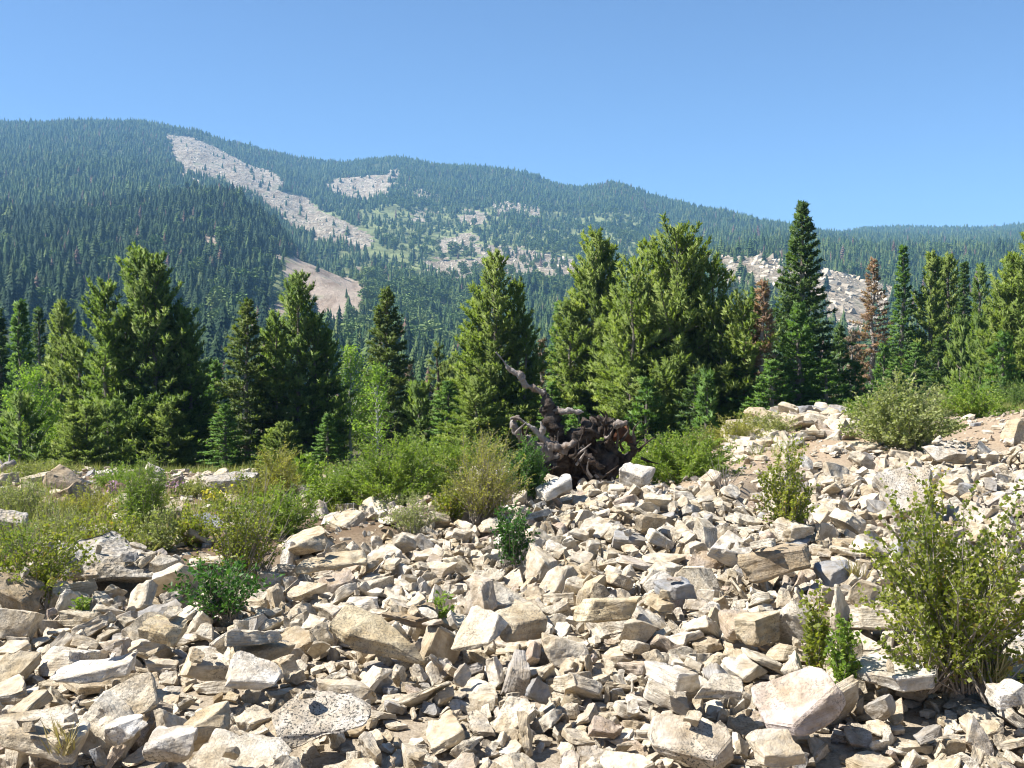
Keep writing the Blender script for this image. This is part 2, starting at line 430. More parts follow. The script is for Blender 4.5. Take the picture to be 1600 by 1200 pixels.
def stone_material(name, tones=None, lichen=0.5, pitted=0.0):
    """Broken limestone; tones None lets each stone take its own colour."""
    t = NT(name)
    pos = t.n("NewGeometry").outputs["Position"]
    obj = t.n("TexCoord").outputs["Object"]
    rnd = t.n("ObjectInfo").outputs["Random"]
    if tones is None:
        base = t.ramp(rnd, [(0.0, (0.67, 0.61, 0.50)), (0.22, (0.60, 0.53, 0.41)), (0.40, (0.72, 0.675, 0.59)), (0.55, (0.52, 0.44, 0.31)),
                            (0.68, (0.68, 0.62, 0.52)), (0.80, (0.48, 0.395, 0.275)), (0.86, (0.63, 0.575, 0.48)), (0.92, (0.48, 0.385, 0.31)), (0.955, (0.42, 0.40, 0.37)), (1.0, (0.29, 0.30, 0.31))])
    else:
        base = t.mix(t.ramp(t.noise(obj, 2.2, 4), [(0.35, 0.0), (0.65, 1.0)]), tones[0], tones[1])
    big = t.noise(pos, 3.5, 4, 0.6)
    c = t.mix(t.ramp(big, [(0.43, 0.0), (0.70, 0.6)]), base, (0.47, 0.355, 0.20), 'MIX')
    c = t.mix(t.ramp(t.noise(pos, 11, 5, 0.65), [(0.36, 0.6), (0.58, 0.0)]), c, (0.50, 0.44, 0.35), 'MULTIPLY')
    sep = t.n("Mapping", i_Vector=obj); sep.inputs["Scale"].default_value = (1.2, 1.2, 22)
    layer = t.noise(sep.outputs[0], 1.6, 3, 0.6)
    c = t.mix(t.ramp(layer, [(0.40, 0.35), (0.52, 0.0)]), c, (0.55, 0.48, 0.38), 'MULTIPLY')
    c = t.mix(t.ramp(t.noise(pos, 6.5, 4, 0.7), [(0.52, 0.0), (0.70, 0.55)]), c, (0.30, 0.27, 0.23))
    patch = t.ramp(t.noise(pos, 2.6, 2), [(0.42, 0.0), (0.56, 1.0)])
    if tones is None:
        patch = t.math('MULTIPLY', patch, t.ramp(t.math('FRACT', t.math('MULTIPLY', rnd, 7.31)), [(0.35, 0.1), (0.75, 1.0)]))
    speck = t.ramp(t.noise(pos, 75, 2, 0.7), [(0.53, 0.0), (0.60, 1.0)])
    c = t.mix(t.math('MULTIPLY', t.math('MULTIPLY', patch, speck), lichen), c, (0.10, 0.095, 0.08))
    h = t.math('ADD', t.noise(pos, 26, 6, 0.65), t.math('MULTIPLY', layer, 0.5))
    if pitted:
        h = t.math('ADD', h, t.math('MULTIPLY', t.n("TexVoronoi", i_Vector=pos, i_Scale=22.0).outputs[0], pitted))
    return t.done(c, 0.93, 0.10, h, 0.85, 0.022)

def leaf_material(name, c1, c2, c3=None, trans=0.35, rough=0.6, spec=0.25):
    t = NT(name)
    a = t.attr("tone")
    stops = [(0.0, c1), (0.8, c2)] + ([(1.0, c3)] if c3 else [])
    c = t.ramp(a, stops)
    big = t.noise(t.n("NewGeometry").outputs["Position"], 0.9, 2)
    c = t.mix(t.ramp(big, [(0.3, 0.35), (0.6, 0.0)]), c, (0.55, 0.62, 0.5), 'MULTIPLY')
    tc = t.mix(1.0, c, (1.35, 1.45, 0.6), 'MULTIPLY')
    return t.done(c, rough, spec, translucent=tc, trans_fac=trans)

def bark_material(name, c1, c2, grey=None, scale=14, grey_amt=0.5, bump=0.8):
    t = NT(name)
    obj = t.n("TexCoord").outputs["Object"]
    pos = t.n("NewGeometry").outputs["Position"]
    c = t.mix(t.ramp(t.noise(pos, scale, 5, 0.65), [(0.38, 0.0), (0.62, 1.0)]), c1, c2)
    if grey:
        c = t.mix(t.ramp(t.noise(pos, scale * 0.4, 4, 0.6), [(0.5 - 0.25 * grey_amt, 0.0), (0.62, grey_amt)]), c, grey)
    return t.done(c, 0.9, 0.15, t.noise(pos, scale * 2.2, 5, 0.7), bump, 0.03)

M = {}
M['stone'] = stone_material("broken_stone")
TONES = {'cream': ((0.73, 0.67, 0.56), (0.60, 0.52, 0.39)), 'white': ((0.79, 0.76, 0.70), (0.71, 0.66, 0.57)), 'tan': ((0.58, 0.50, 0.36), (0.49, 0.40, 0.27)),
         'yellow': ((0.66, 0.57, 0.39), (0.56, 0.46, 0.30)), 'brown': ((0.42, 0.34, 0.24), (0.33, 0.26, 0.18)), 'pink': ((0.62, 0.53, 0.48), (0.53, 0.46, 0.42)),
         'grey': ((0.48, 0.46, 0.42), (0.37, 0.355, 0.325)), 'bluegrey': ((0.28, 0.30, 0.33), (0.36, 0.37, 0.38)), 'speckled': ((0.64, 0.59, 0.51), (0.53, 0.48, 0.41))}
for k, v in TONES.items():
    M[k] = stone_material(k + "_stone", v, 1.0 if k in ('speckled', 'grey') else 0.55, 1.2 if k == 'grey' else 0.0)

def soil_material():
    t = NT("dry_soil")
    pos = t.n("NewGeometry").outputs["Position"]
    sx = t.n("SeparateXYZ", i_0=pos).outputs
    tan = t.mix(t.noise(pos, 5, 4), (0.44, 0.335, 0.23), (0.37, 0.28, 0.19))
    brown = t.mix(t.noise(pos, 6, 4), (0.14, 0.095, 0.06), (0.26, 0.19, 0.12))
    side = t.ramp(t.math('ADD', t.math('MULTIPLY', sx[0], 0.12), t.math('MULTIPLY', t.noise(pos, 0.6, 2), 0.6)), [(0.25, 0.0), (0.62, 1.0)])
    c = t.mix(side, brown, tan)
    far = t.ramp(t.math('MULTIPLY', sx[1], 0.01), [(0.20, 0.0), (0.30, 1.0)])
    c = t.mix(far, c, t.mix(t.noise(pos, 2, 4), (0.07, 0.075, 0.035), (0.13, 0.12, 0.06)))
    c = t.mix(t.attr("scree"), c, t.mix(t.noise(pos, 16, 5, 0.7), (0.30, 0.235, 0.16), (0.50, 0.43, 0.33)))
    c = t.mix(t.ramp(t.noise(pos, 34, 4, 0.7), [(0.36, 0.6), (0.55, 0.0)]), c, (0.45, 0.42, 0.38), 'MULTIPLY')
    return t.done(c, 0.95, 0.1, t.noise(pos, 30, 6, 0.7), 0.7, 0.04)
M['soil'] = soil_material()

def mountain_material():
    t = NT("mountain_slope")
    pos = t.n("NewGeometry").outputs["Position"]
    rock, scar, green = t.attr("rock"), t.attr("scar"), t.attr("green")
    floor = t.mix(t.noise(pos, 0.03, 4), (0.055, 0.075, 0.032), (0.10, 0.11, 0.055))
    floor = t.mix(t.math('MULTIPLY', green, t.ramp(t.noise(pos, 0.02, 4), [(0.35, 0.2), (0.6, 1.0)])), floor, (0.30, 0.33, 0.14))
    rub = t.mix(t.ramp(t.noise(pos, 0.10, 5, 0.7), [(0.35, 0.0), (0.65, 1.0)]), (0.33, 0.275, 0.20), (0.57, 0.485, 0.365))
    rub = t.mix(t.ramp(t.noise(pos, 0.35, 3, 0.7), [(0.38, 0.85), (0.52, 0.0)]), rub, (0.35, 0.33, 0.31), 'MULTIPLY')
    pink = t.mix(t.noise(pos, 0.06, 4), (0.42, 0.31, 0.235), (0.56, 0.47, 0.36))
    rub = t.mix(scar, rub, pink)
    mp = t.n("Mapping", i_Vector=pos); mp.inputs["Scale"].default_value = (0.09, 0.014, 0.02)
    streak = t.noise(mp.outputs[0], 1.0, 4, 0.65)
    rub = t.mix(t.ramp(streak, [(0.38, 0.7), (0.55, 0.0)]), rub, (0.52, 0.46, 0.38), 'MULTIPLY')
    rub = t.mix(t.ramp(t.math('ADD', t.math('MULTIPLY', streak, 0.5), t.math('MULTIPLY', t.noise(pos, 0.03, 4, 0.65), 0.5)), [(0.54, 0.0), (0.62, 0.6)]), rub, (0.17, 0.19, 0.09))
    edge = t.math('ADD', rock, t.math('MULTIPLY', t.math('SUBTRACT', t.noise(pos, 0.05, 5, 0.72), 0.5), 1.7))
    c = t.mix(t.ramp(edge, [(0.42, 0.0), (0.55, 1.0)]), floor, rub)
    return t.done(c, 0.95, 0.05, t.noise(pos, 0.16, 6, 0.75), 1.0, 5.0)
M['mountain'] = mountain_material()

# ------------------------------------------------------------------ ground and mountains
def link(o, parent=None):
    C.objects.link(o)
    if parent: o.parent = parent
    return o
def tag(o, label=None, category=None, group=None, kind=None):
    if label: o["label"] = label
    if category: o["category"] = category
    if group: o["group"] = group
    if kind: o["kind"] = kind
    return o
def mesh_np(name, V, F, mat=None, attrs=None, smooth=False, normals=None):
    """A mesh from an (n, 3) vertex array and an (m, k) face array, k = 3 or 4."""
    V = np.asarray(V, np.float32); F = np.asarray(F, np.int32)
    me = bpy.data.meshes.new(name)
    me.vertices.add(len(V)); me.vertices.foreach_set("co", V.ravel())
    k = F.shape[1]
    me.loops.add(F.size); me.loops.foreach_set("vertex_index", F.ravel())
    me.polygons.add(len(F)); me.polygons.foreach_set("loop_start", np.arange(0, F.size, k, dtype=np.int32))
    if smooth: me.polygons.foreach_set("use_smooth", np.ones(len(F), bool))
    for an, av in (attrs or {}).items():
        at_ = me.attributes.new(an, 'FLOAT', 'POINT'); at_.data.foreach_set("value", np.asarray(av, np.float32))
    me.update(calc_edges=True); me.validate()
    if mat: me.materials.append(mat)
    if normals is not None:
        me.polygons.foreach_set("use_smooth", np.ones(len(F), bool))
        me.normals_split_custom_set_from_vertices(np.asarray(normals, np.float32))
    return me

POLY_ROCK = [  # bare slides on the far mountain: outline in the photograph, nearest distance, strength
    ([(258, 208), (300, 215), (345, 234), (385, 256), (425, 268), (442, 281), (440, 300), (424, 318), (400, 310), (368, 296), (335, 286), (308, 276), (284, 262), (266, 238)], 1150, 0.84),
    ([(278, 252), (292, 268), (312, 284), (322, 294), (305, 292), (285, 276)], 1150, 0.75),
    ([(402, 302), (432, 299), (482, 309), (502, 330), (548, 350), (584, 370), (582, 388), (540, 387), (498, 377), (466, 358), (438, 338), (412, 322)], 950, 0.86),
    ([(505, 291), (540, 281), (590, 275), (616, 261), (624, 266), (616, 285), (604, 308), (572, 319), (538, 311)], 1350, 0.86),
    ([(622, 286), (650, 290), (690, 308), (660, 312), (625, 300)], 1350, 0.62),
    ([(682, 380), (712, 364), (740, 364), (750, 380), (725, 396), (690, 398)], 950, 0.78),
    ([(680, 320), (700, 328), (640, 352), (635, 345)], 1000, 0.5),
    ([(716, 335), (765, 330), (762, 350), (720, 352)], 1000, 0.8), ([(770, 318), (850, 320), (842, 340), (780, 338)], 1000, 0.66),
    ([(664, 408), (700, 402), (780, 400), (900, 404), (910, 438), (800, 446), (700, 444), (668, 430)], 800, 0.70),
    ([(735, 384), (800, 386), (866, 394), (860, 408), (750, 406)], 850, 0.72),
    ([(545, 410), (575, 420), (580, 434), (556, 428)], 700, 0.8),
    ([(1104, 390), (1160, 392), (1228, 396), (1226, 446), (1195, 452), (1150, 446), (1104, 436)], 520, 0.74),
    ([(1285, 420), (1330, 432), (1395, 452), (1392, 480), (1368, 518), (1330, 536), (1300, 520), (1284, 480)], 440, 0.78),
    ([(1225, 405), (1285, 420), (1290, 470), (1225, 440)], 560, 0.66),
    ([(1370, 440), (1400, 450), (1395, 470), (1370, 470)], 500, 0.75),
]
POLY_SCAR = [([(446, 410), (474, 392), (500, 396), (530, 426), (572, 446), (585, 468), (555, 496), (505, 506), (468, 482), (448, 446)], 520, 920, 0.80),
             ([(305, 500), (360, 478), (430, 470), (490, 480), (520, 492), (470, 508), (400, 512), (340, 525)], 400, 700, 0.62),
             ([(312, 362), (334, 366), (346, 392), (335, 402), (318, 385)], 500, 850, 0.72), ([(410, 384), (440, 392), (455, 408), (430, 404)], 500, 850, 0.66)]
POLY_OPEN = [([(560, 330), (1000, 330), (1000, 440), (620, 440), (560, 400)], 0.5), ([(440, 320), (700, 320), (700, 440), (560, 420)], 0.6),
             ([(300, 400), (560, 400), (600, 560), (300, 560)], 0.75)]
ASPEN = [([(540, 400), (760, 420), (820, 560), (540, 560)], 0.5), ([(600, 315), (1000, 330), (1000, 470), (600, 440)], 0.34), ([(300, 430), (560, 430), (540, 560), (300, 560)], 0.10)]

def slope_masks(X, Y, Z):
    U, V = project(X, Y, Z)
    rock = np.zeros(X.shape); scar = np.zeros(X.shape); green = np.zeros(X.shape)
    wob = vnoise(X, Y, 75, 21) * 7 + vnoise(X, Y, 28, 22) * 6 + vnoise(X, Y, 12, 23) * 5
    for p, r0, s in POLY_ROCK:
        m = in_poly(U + wob, V + wob * 0.5, p) & (Y > r0); rock[m] = np.maximum(rock[m], s)
    for p, r0, r1, s in POLY_SCAR:
        m = in_poly(U + wob * 0.7, V + wob * 0.4, p) & (Y > r0) & (Y < r1); rock[m] = np.maximum(rock[m], s); scar[m] = 1
    for p, s in POLY_OPEN:
        m = in_poly(U + wob * 2, V + wob, p) & (Y > 400); green[m] = 1
    return rock, scar, green

def land_sheet(name, y0, y1, ny, nx, mat, masks):
    Yv = np.exp(np.linspace(math.log(y0), math.log(y1), ny))
    tv = np.linspace(-1, 1, nx)
    YY, TT = np.meshgrid(Yv, tv, indexing='ij')
    XX = TT * (0.78 * YY + 4)
    ZZ = ground_z(XX.ravel(), YY.ravel()).reshape(XX.shape)
    if y0 < 100:
        sm = in_poly(XX, YY, SCREE_XY)
        sm = sm.astype(float)
        for _ in range(3):
            sm[1:-1, 1:-1] = (sm[1:-1, 1:-1] * 2 + sm[:-2, 1:-1] + sm[2:, 1:-1] + sm[1:-1, :-2] + sm[1:-1, 2:]) / 6
        ZZ = ZZ - 0.19 * sm
    V = np.stack([XX, YY, ZZ], -1).reshape(-1, 3)
    i = np.arange(ny - 1)[:, None] * nx + np.arange(nx - 1)[None]
    F = np.stack([i, i + 1, i + nx + 1, i + nx], -1).reshape(-1, 4)
    attrs = {"scree": sm.ravel()} if y0 < 100 else None
    if masks:
        rk, scr, gr = slope_masks(V[:, 0], V[:, 1], V[:, 2])
        attrs = {"rock": rk, "scar": scr, "green": gr}
    o = bpy.data.objects.new(name, mesh_np(name, V, F, mat, attrs, True))
    return tag(link(o), kind="structure")
ground = land_sheet("ground", 0.8, 120.0, 220, 400, M['soil'], False)
mountain = land_sheet("mountain", 120.0, 3800.0, 420, 400, M['mountain'], True)

# ------------------------------------------------------------------ growing things: wood as tapered tubes, foliage as many small faces
class Wood:
    def __init__(self): self.V = []; self.F = []; self.n = 0
    def tube(self, pts, radii, sides=5, wob=0.0, rng=None, cap=True):
        pts = [Vector(p) for p in pts]
        prev = None
        ring0 = self.n
        for i, p in enumerate(pts):
            d = (pts[min(i + 1, len(pts) - 1)] - pts[max(i - 1, 0)])
            if d.length < 1e-6: d = Vector((0, 0, 1))
            d.normalize()
            if prev is None:
                a = d.orthogonal().normalized()
            else:
                a = prev - d * prev.dot(d)
                a = a.normalized() if a.length > 1e-5 else d.orthogonal().normalized()
            prev = a
            b = d.cross(a)
            for k in range(sides):
                th = 2 * math.pi * k / sides
                r = radii[i] * (1 + (rng.uniform(-wob, wob) if rng else 0))
                self.V.append(p + (a * math.cos(th) + b * math.sin(th)) * r)
        for i in range(len(pts) - 1):
            for k in range(sides):
                q = ring0 + i * sides
                self.F.append((q + k, q + (k + 1) % sides, q + sides + (k + 1) % sides, q + sides + k))
        self.n += len(pts) * sides
        if cap:
            self.V.append(pts[-1]); e = self.n; self.n += 1
            q = ring0 + (len(pts) - 1) * sides
            for k in range(sides): self.F.append((q + k, q + (k + 1) % sides, e, e))
    def mesh(self, name, mat, smooth=True):
        me = bpy.data.meshes.new(name)
        me.from_pydata([tuple(v) for v in self.V], [], [tuple(dict.fromkeys(f)) for f in self.F])
        me.materials.append(mat)
        if smooth: me.polygons.foreach_set("use_smooth", np.ones(len(me.polygons), bool))
        me.update()
        return me

def frames(D):
    D = D / np.maximum(np.linalg.norm(D, axis=1, keepdims=True), 1e-9)
    ref = np.where(np.abs(D[:, 2:3]) < 0.9, np.array([[0, 0, 1.0]]), np.array([[1.0, 0, 0]]))
    A = np.cross(D, ref); A /= np.linalg.norm(A, axis=1, keepdims=True)
    return D, A, np.cross(D, A)

def needles(rs, P, D, n, length, width, spread, tone, along=0.6, axis=None):
    """n needle bundles (one thin triangle each) round every tuft at P pointing along D."""
    P = np.repeat(np.asarray(P, float), n, 0); D = np.repeat(np.asarray(D, float), n, 0); tone = np.repeat(np.asarray(tone, float), n)
    L = np.repeat(np.broadcast_to(length, len(P) // n), n) * rs.uniform(0.7, 1.25, len(P))
    D, A, B = frames(D)
    th = rs.uniform(0, 2 * math.pi, len(P)); sp = spread * rs.uniform(0.35, 1.15, len(P))
    side = A * np.cos(th)[:, None] + B * np.sin(th)[:, None]
    d = D * np.cos(sp)[:, None] + side * np.sin(sp)[:, None]
    base = P - D * (rs.uniform(0, along, len(P)) * L)[:, None]
    w = np.cross(d, rs.normal(0, 1, (len(P), 3))); w /= np.maximum(np.linalg.norm(w, axis=1, keepdims=True), 1e-9)
    w *= (width * L / np.mean(L))[:, None] * 0.5
    V = np.stack([base + d * (L * 0.12)[:, None] + w, base + d * (L * 0.12)[:, None] - w, base + d * L[:, None]], 1).reshape(-1, 3)
    F = np.arange(len(V)).reshape(-1, 3)
    T = np.repeat(np.clip(tone + rs.normal(0, 0.10, len(P)), 0, 1), 3)
    if axis is None: return V, F, T
    # every tuft is shaded as a rounded brush: normals lean outward from the stem and from the twig
    out = P.copy(); out[:, 2] = 0; out /= np.maximum(np.linalg.norm(out, axis=1, keepdims=True), 1e-6)
    Nn = side * 0.75 + out * 0.45 + D * 0.25 + np.array([[0, 0, 0.35]])
    Nn /= np.maximum(np.linalg.norm(Nn, axis=1, keepdims=True), 1e-6)
    tri = V.reshape(-1, 3, 3)
    g = np.cross(tri[:, 1] - tri[:, 0], tri[:, 2] - tri[:, 0])
    flip = (g * Nn).sum(1) < 0
    F[flip] = F[flip][:, ::-1]
    return V, F, T, np.repeat(Nn, 3, 0)

def leaves(rs, P, D, size, tone, aspect=0.7, droop=0.3):
    """One four-cornered leaf, folded along its rib, at every P pointing along D."""
    N = len(P)
    D = np.asarray(D, float) + rs.normal(0, 0.45, (N, 3)); D[:, 2] -= droop * rs.rand(N)
    D, A, B = frames(D)
    th = rs.uniform(0, 2 * math.pi, N)
    S = A * np.cos(th)[:, None] + B * np.sin(th)[:, None]
    Nn = np.cross(D, S)
    L = np.broadcast_to(size, N) * rs.uniform(0.65, 1.3, N)
    w = L * aspect * 0.5
    P = np.asarray(P, float)
    mid = P + D * (L * 0.5)[:, None]
    up = Nn * (w * 0.35)[:, None]
    V = np.stack([P, mid + S * w[:, None] + up, P + D * L[:, None], mid - S * w[:, None] + up], 1).reshape(-1, 3)
    q = np.arange(N)[:, None] * 4
    F = np.concatenate([q + np.array([[0, 1, 2]]), q + np.array([[0, 2, 3]])], 0)
    T = np.repeat(np.clip(np.asarray(tone) + rs.normal(0, 0.08, N), 0, 1), 4)
    return V, F, T

TREE = {  # how each kind of tree branches
    'pine':   dict(nb=21, e0=-8, e1=54, curve=0.38, twig=0.44, step=0.10, n=8, nl=0.155, nw=0.050, spread=0.80, up=0.55, pw=0.72, fill=0.22, rag=0.34),
    'spruce': dict(nb=24, e0=-14, e1=38, curve=0.14, twig=0.40, step=0.105, n=7, nl=0.14, nw=0.054, spread=1.0, up=0.12, pw=0.90, fill=0.15, rag=0.32),
    'fir':    dict(nb=24, e0=-16, e1=30, curve=0.08, twig=0.38, step=0.115, n=7, nl=0.13, nw=0.050, spread=1.0, up=0.05, pw=1.02, fill=0.15, rag=0.25),
    'dead':   dict(nb=20, e0=-12, e1=30, curve=0.05, twig=0.42, step=0.11, n=7, nl=0.15, nw=0.040, spread=1.2, up=-0.1, pw=1.0, fill=0.25, rag=0.40),
    'aspen':  dict(nb=13, e0=25, e1=65, curve=0.25, twig=0.5, step=0.10, n=4, nl=0.085, nw=0.070, spread=1.5, up=0.3, pw=0.45, fill=0.2, rag=0.45),
}
def grow_tree(seed, kind, H, halfw, base=0.12, dens=1.0, lead=1, lean=0.0, trunk_mat='bark', leaf_mat='pine', tops=None):
    """Returns (trunk mesh, crown mesh) standing on the origin."""
    k = TREE[kind]; rng = random.Random(seed); rs = np.random.RandomState(seed)
    W = Wood(); P = []; D = []; T = []
    tr = 0.016 * H + 0.03
    if kind == 'aspen': tr *= 0.55
    leaders = [(0.0, 0.0, H, 1.0)]
    for _ in range(lead - 1):
        az = rng.uniform(0, 6.283); rad = halfw * rng.uniform(0.25, 0.6)
        leaders.append((math.cos(az) * rad, math.sin(az) * rad, H * rng.uniform(0.82, 0.98), rng.uniform(0.6, 0.85)))
    if tops:                                            # where the side tops stand: across, up (fractions), breadth
        leaders = [(0.0, 0.0, H, 0.85)]
        for (fx, fh, fw) in tops: leaders.append((fx * halfw, rng.uniform(-0.3, 0.3) * halfw, fh * H, fw))
        lead = len(leaders)
    sect = [rng.uniform(1 - k['rag'], 1 + k['rag'] * 0.6) for _ in range(24)]
    for (lx, ly, lh, lw) in leaders:
        def axis(t):                                    # the stem at height fraction t
            bend = min(1, t / 0.35) ** 1.3
            return Vector((lx * bend + lean * H * t * t, ly * bend, lh * t))
        n = 9
        W.tube([axis(i / (n - 1)) + Vector((rng.gauss(0, 0.006) * H * (0 < i < n - 1), rng.gauss(0, 0.006) * H * (0 < i < n - 1), -0.25 if i == 0 else 0)) for i in range(n)],
               [tr * lw * (1 - i / (n - 1)) ** 0.85 + 0.012 for i in range(n)], 7, 0.08, rng)
        nb = int(k['nb'] * lh * (1.0 if lead == 1 else 0.45 + 0.45 * lw) * dens)
        for b in range(nb):
            t = base + (1 - base) * ((b + rng.random()) / nb) ** 1.12
            tc = (t - base) / (1 - base)
            az = b * 2.39996 + rng.gauss(0, 0.35)
            prof = (1 - tc) ** k['pw'] * min(1.0, 0.62 + tc / 0.20) * (1.52 if kind == 'pine' else 1.2)
            if kind == 'pine': prof *= 0.88 + 0.12 * math.sin(tc * 17 + seed)
            L = halfw * lw * prof * sect[(int(az / 6.283 * 8) % 8) + 8 * min(2, int(tc * 3))] * rng.uniform(0.72, 1.1) + 0.10
            el = R(k['e0'] + (k['e1'] - k['e0']) * tc ** 1.1 + rng.gauss(0, 7))
            L = min(L / max(0.45, math.cos(el)), L * 1.7)
            o = axis(t); hd = Vector((math.cos(az), math.sin(az), 0))
            def bp(s):
                return o + hd * (L * s * math.cos(el) * (1 - 0.12 * k['curve'] * s)) + Vector((0, 0, L * (s * math.sin(el) + k['curve'] * s * s * 0.6)))
            W.tube([bp(0), bp(0.35), bp(0.7), bp(1)], [max(0.008, 0.010 * L + 0.008), 0.008 * L + 0.006, 0.006 * L + 0.004, 0.004], 3, 0, None, False)
            nt = max(3, int(2 + L * (7.0 if kind != 'aspen' else 5)))
            btone = rng.uniform(0.2, 0.75)
            for j in range(nt):
                s = k['fill'] + (1 - k['fill']) * (j + rng.random()) / nt
                p0 = bp(s); p1 = bp(min(1.02, s + 0.04)); bd = (p1 - p0).normalized()
                sd = Vector((-hd.y, hd.x, 0)) * (1 if j % 2 else -1)
                td = (bd * rng.uniform(0.6, 1.0) + sd * rng.uniform(0.25, 1.0) + Vector((0, 0, k['up'] + rng.gauss(0, 0.18)))).normalized()
                tl = L * k['twig'] * (1.08 - s) * rng.uniform(0.5, 1.2) + 0.12
                m = max(2, int(tl / k['step']))
                for q in range(m):
                    f = (q + rng.random() * 0.8) / m
                    c = p0 + td * (tl * f) + Vector((0, 0, tl * f * f * k['up'] * 0.25))
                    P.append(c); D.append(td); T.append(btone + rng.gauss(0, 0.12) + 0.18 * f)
            P.append(bp(1.0)); D.append((bp(1) - bp(0.9)).normalized()); T.append(btone + 0.25)
        for q in range(int(6 + lh)):                    # the leader's own needles
            f = 1 - 0.12 * q / (6 + lh)
            P.append(axis(f)); D.append(Vector((rng.gauss(0, 0.4), rng.gauss(0, 0.4), 1))); T.append(0.6)
    P = np.array(P); D = np.array(D); T = np.array(T)
    if kind == 'aspen':
        Pn = np.repeat(P, k['n'], 0) + rs.normal(0, 0.07, (len(P) * k['n'], 3)); Dn = np.repeat(D, k['n'], 0)
        V, F, TT = leaves(rs, Pn, Dn, k['nl'], np.repeat(T, k['n']), 0.85, 0.8)
    else:
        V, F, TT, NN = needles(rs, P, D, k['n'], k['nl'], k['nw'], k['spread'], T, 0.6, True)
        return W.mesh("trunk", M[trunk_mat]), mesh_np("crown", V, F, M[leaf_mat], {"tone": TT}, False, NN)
    return W.mesh("trunk", M[trunk_mat]), mesh_np("crown", V, F, M[leaf_mat], {"tone": TT})

def place_tree(name, meshes, loc, label, category, rz=0.0, s=1.0, group=None):
    e = bpy.data.objects.new(name, None)
    e.empty_display_size = 0.3
    link(e); e.location = loc; e.rotation_euler = (0, 0, rz); e.scale = (s, s, s) if not isinstance(s, tuple) else s
    for nm, me in zip(("trunk", "crown"), meshes):
        link(bpy.data.objects.new(nm, me), e)
    return tag(e, label, category, group)

M['bark'] = bark_material("grey_brown_bark", (0.10, 0.075, 0.055), (0.20, 0.165, 0.13), (0.30, 0.28, 0.25), 14, 0.5)
M['bark_dark'] = bark_material("dark_bark", (0.07, 0.05, 0.038), (0.14, 0.11, 0.085), None, 14)
M['bark_pale'] = bark_material("pale_aspen_bark", (0.42, 0.42, 0.36), (0.56, 0.55, 0.48), (0.15, 0.14, 0.12), 8, 0.3, 0.3)
M['bark_dead'] = bark_material("dead_grey_wood", (0.24, 0.21, 0.18), (0.38, 0.35, 0.32), None, 14)
M['twig'] = bark_material("grey_twig", (0.22, 0.18, 0.14), (0.34, 0.30, 0.25), None, 20, 0.5, 0.3)
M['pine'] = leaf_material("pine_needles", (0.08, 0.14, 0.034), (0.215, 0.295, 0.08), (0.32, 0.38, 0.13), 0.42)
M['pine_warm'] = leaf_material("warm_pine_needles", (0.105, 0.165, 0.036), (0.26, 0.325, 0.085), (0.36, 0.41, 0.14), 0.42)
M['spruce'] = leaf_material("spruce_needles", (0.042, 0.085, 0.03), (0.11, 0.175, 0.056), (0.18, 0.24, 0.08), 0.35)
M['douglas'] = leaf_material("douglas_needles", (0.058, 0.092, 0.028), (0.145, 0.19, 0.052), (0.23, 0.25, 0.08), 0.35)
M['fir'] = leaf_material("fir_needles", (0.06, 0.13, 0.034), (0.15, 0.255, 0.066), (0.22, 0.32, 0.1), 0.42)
M['aspen'] = leaf_material("aspen_leaves", (0.15, 0.24, 0.045), (0.29, 0.41, 0.085), (0.37, 0.47, 0.12), 0.5)
M['rust'] = leaf_material("rust_brown_needles", (0.20, 0.115, 0.072), (0.35, 0.22, 0.145), (0.42, 0.31, 0.23), 0.3)
M['rust_twig'] = leaf_material("dull_brown_needles", (0.14, 0.10, 0.07), (0.24, 0.18, 0.13), (0.30, 0.25, 0.2), 0.2)

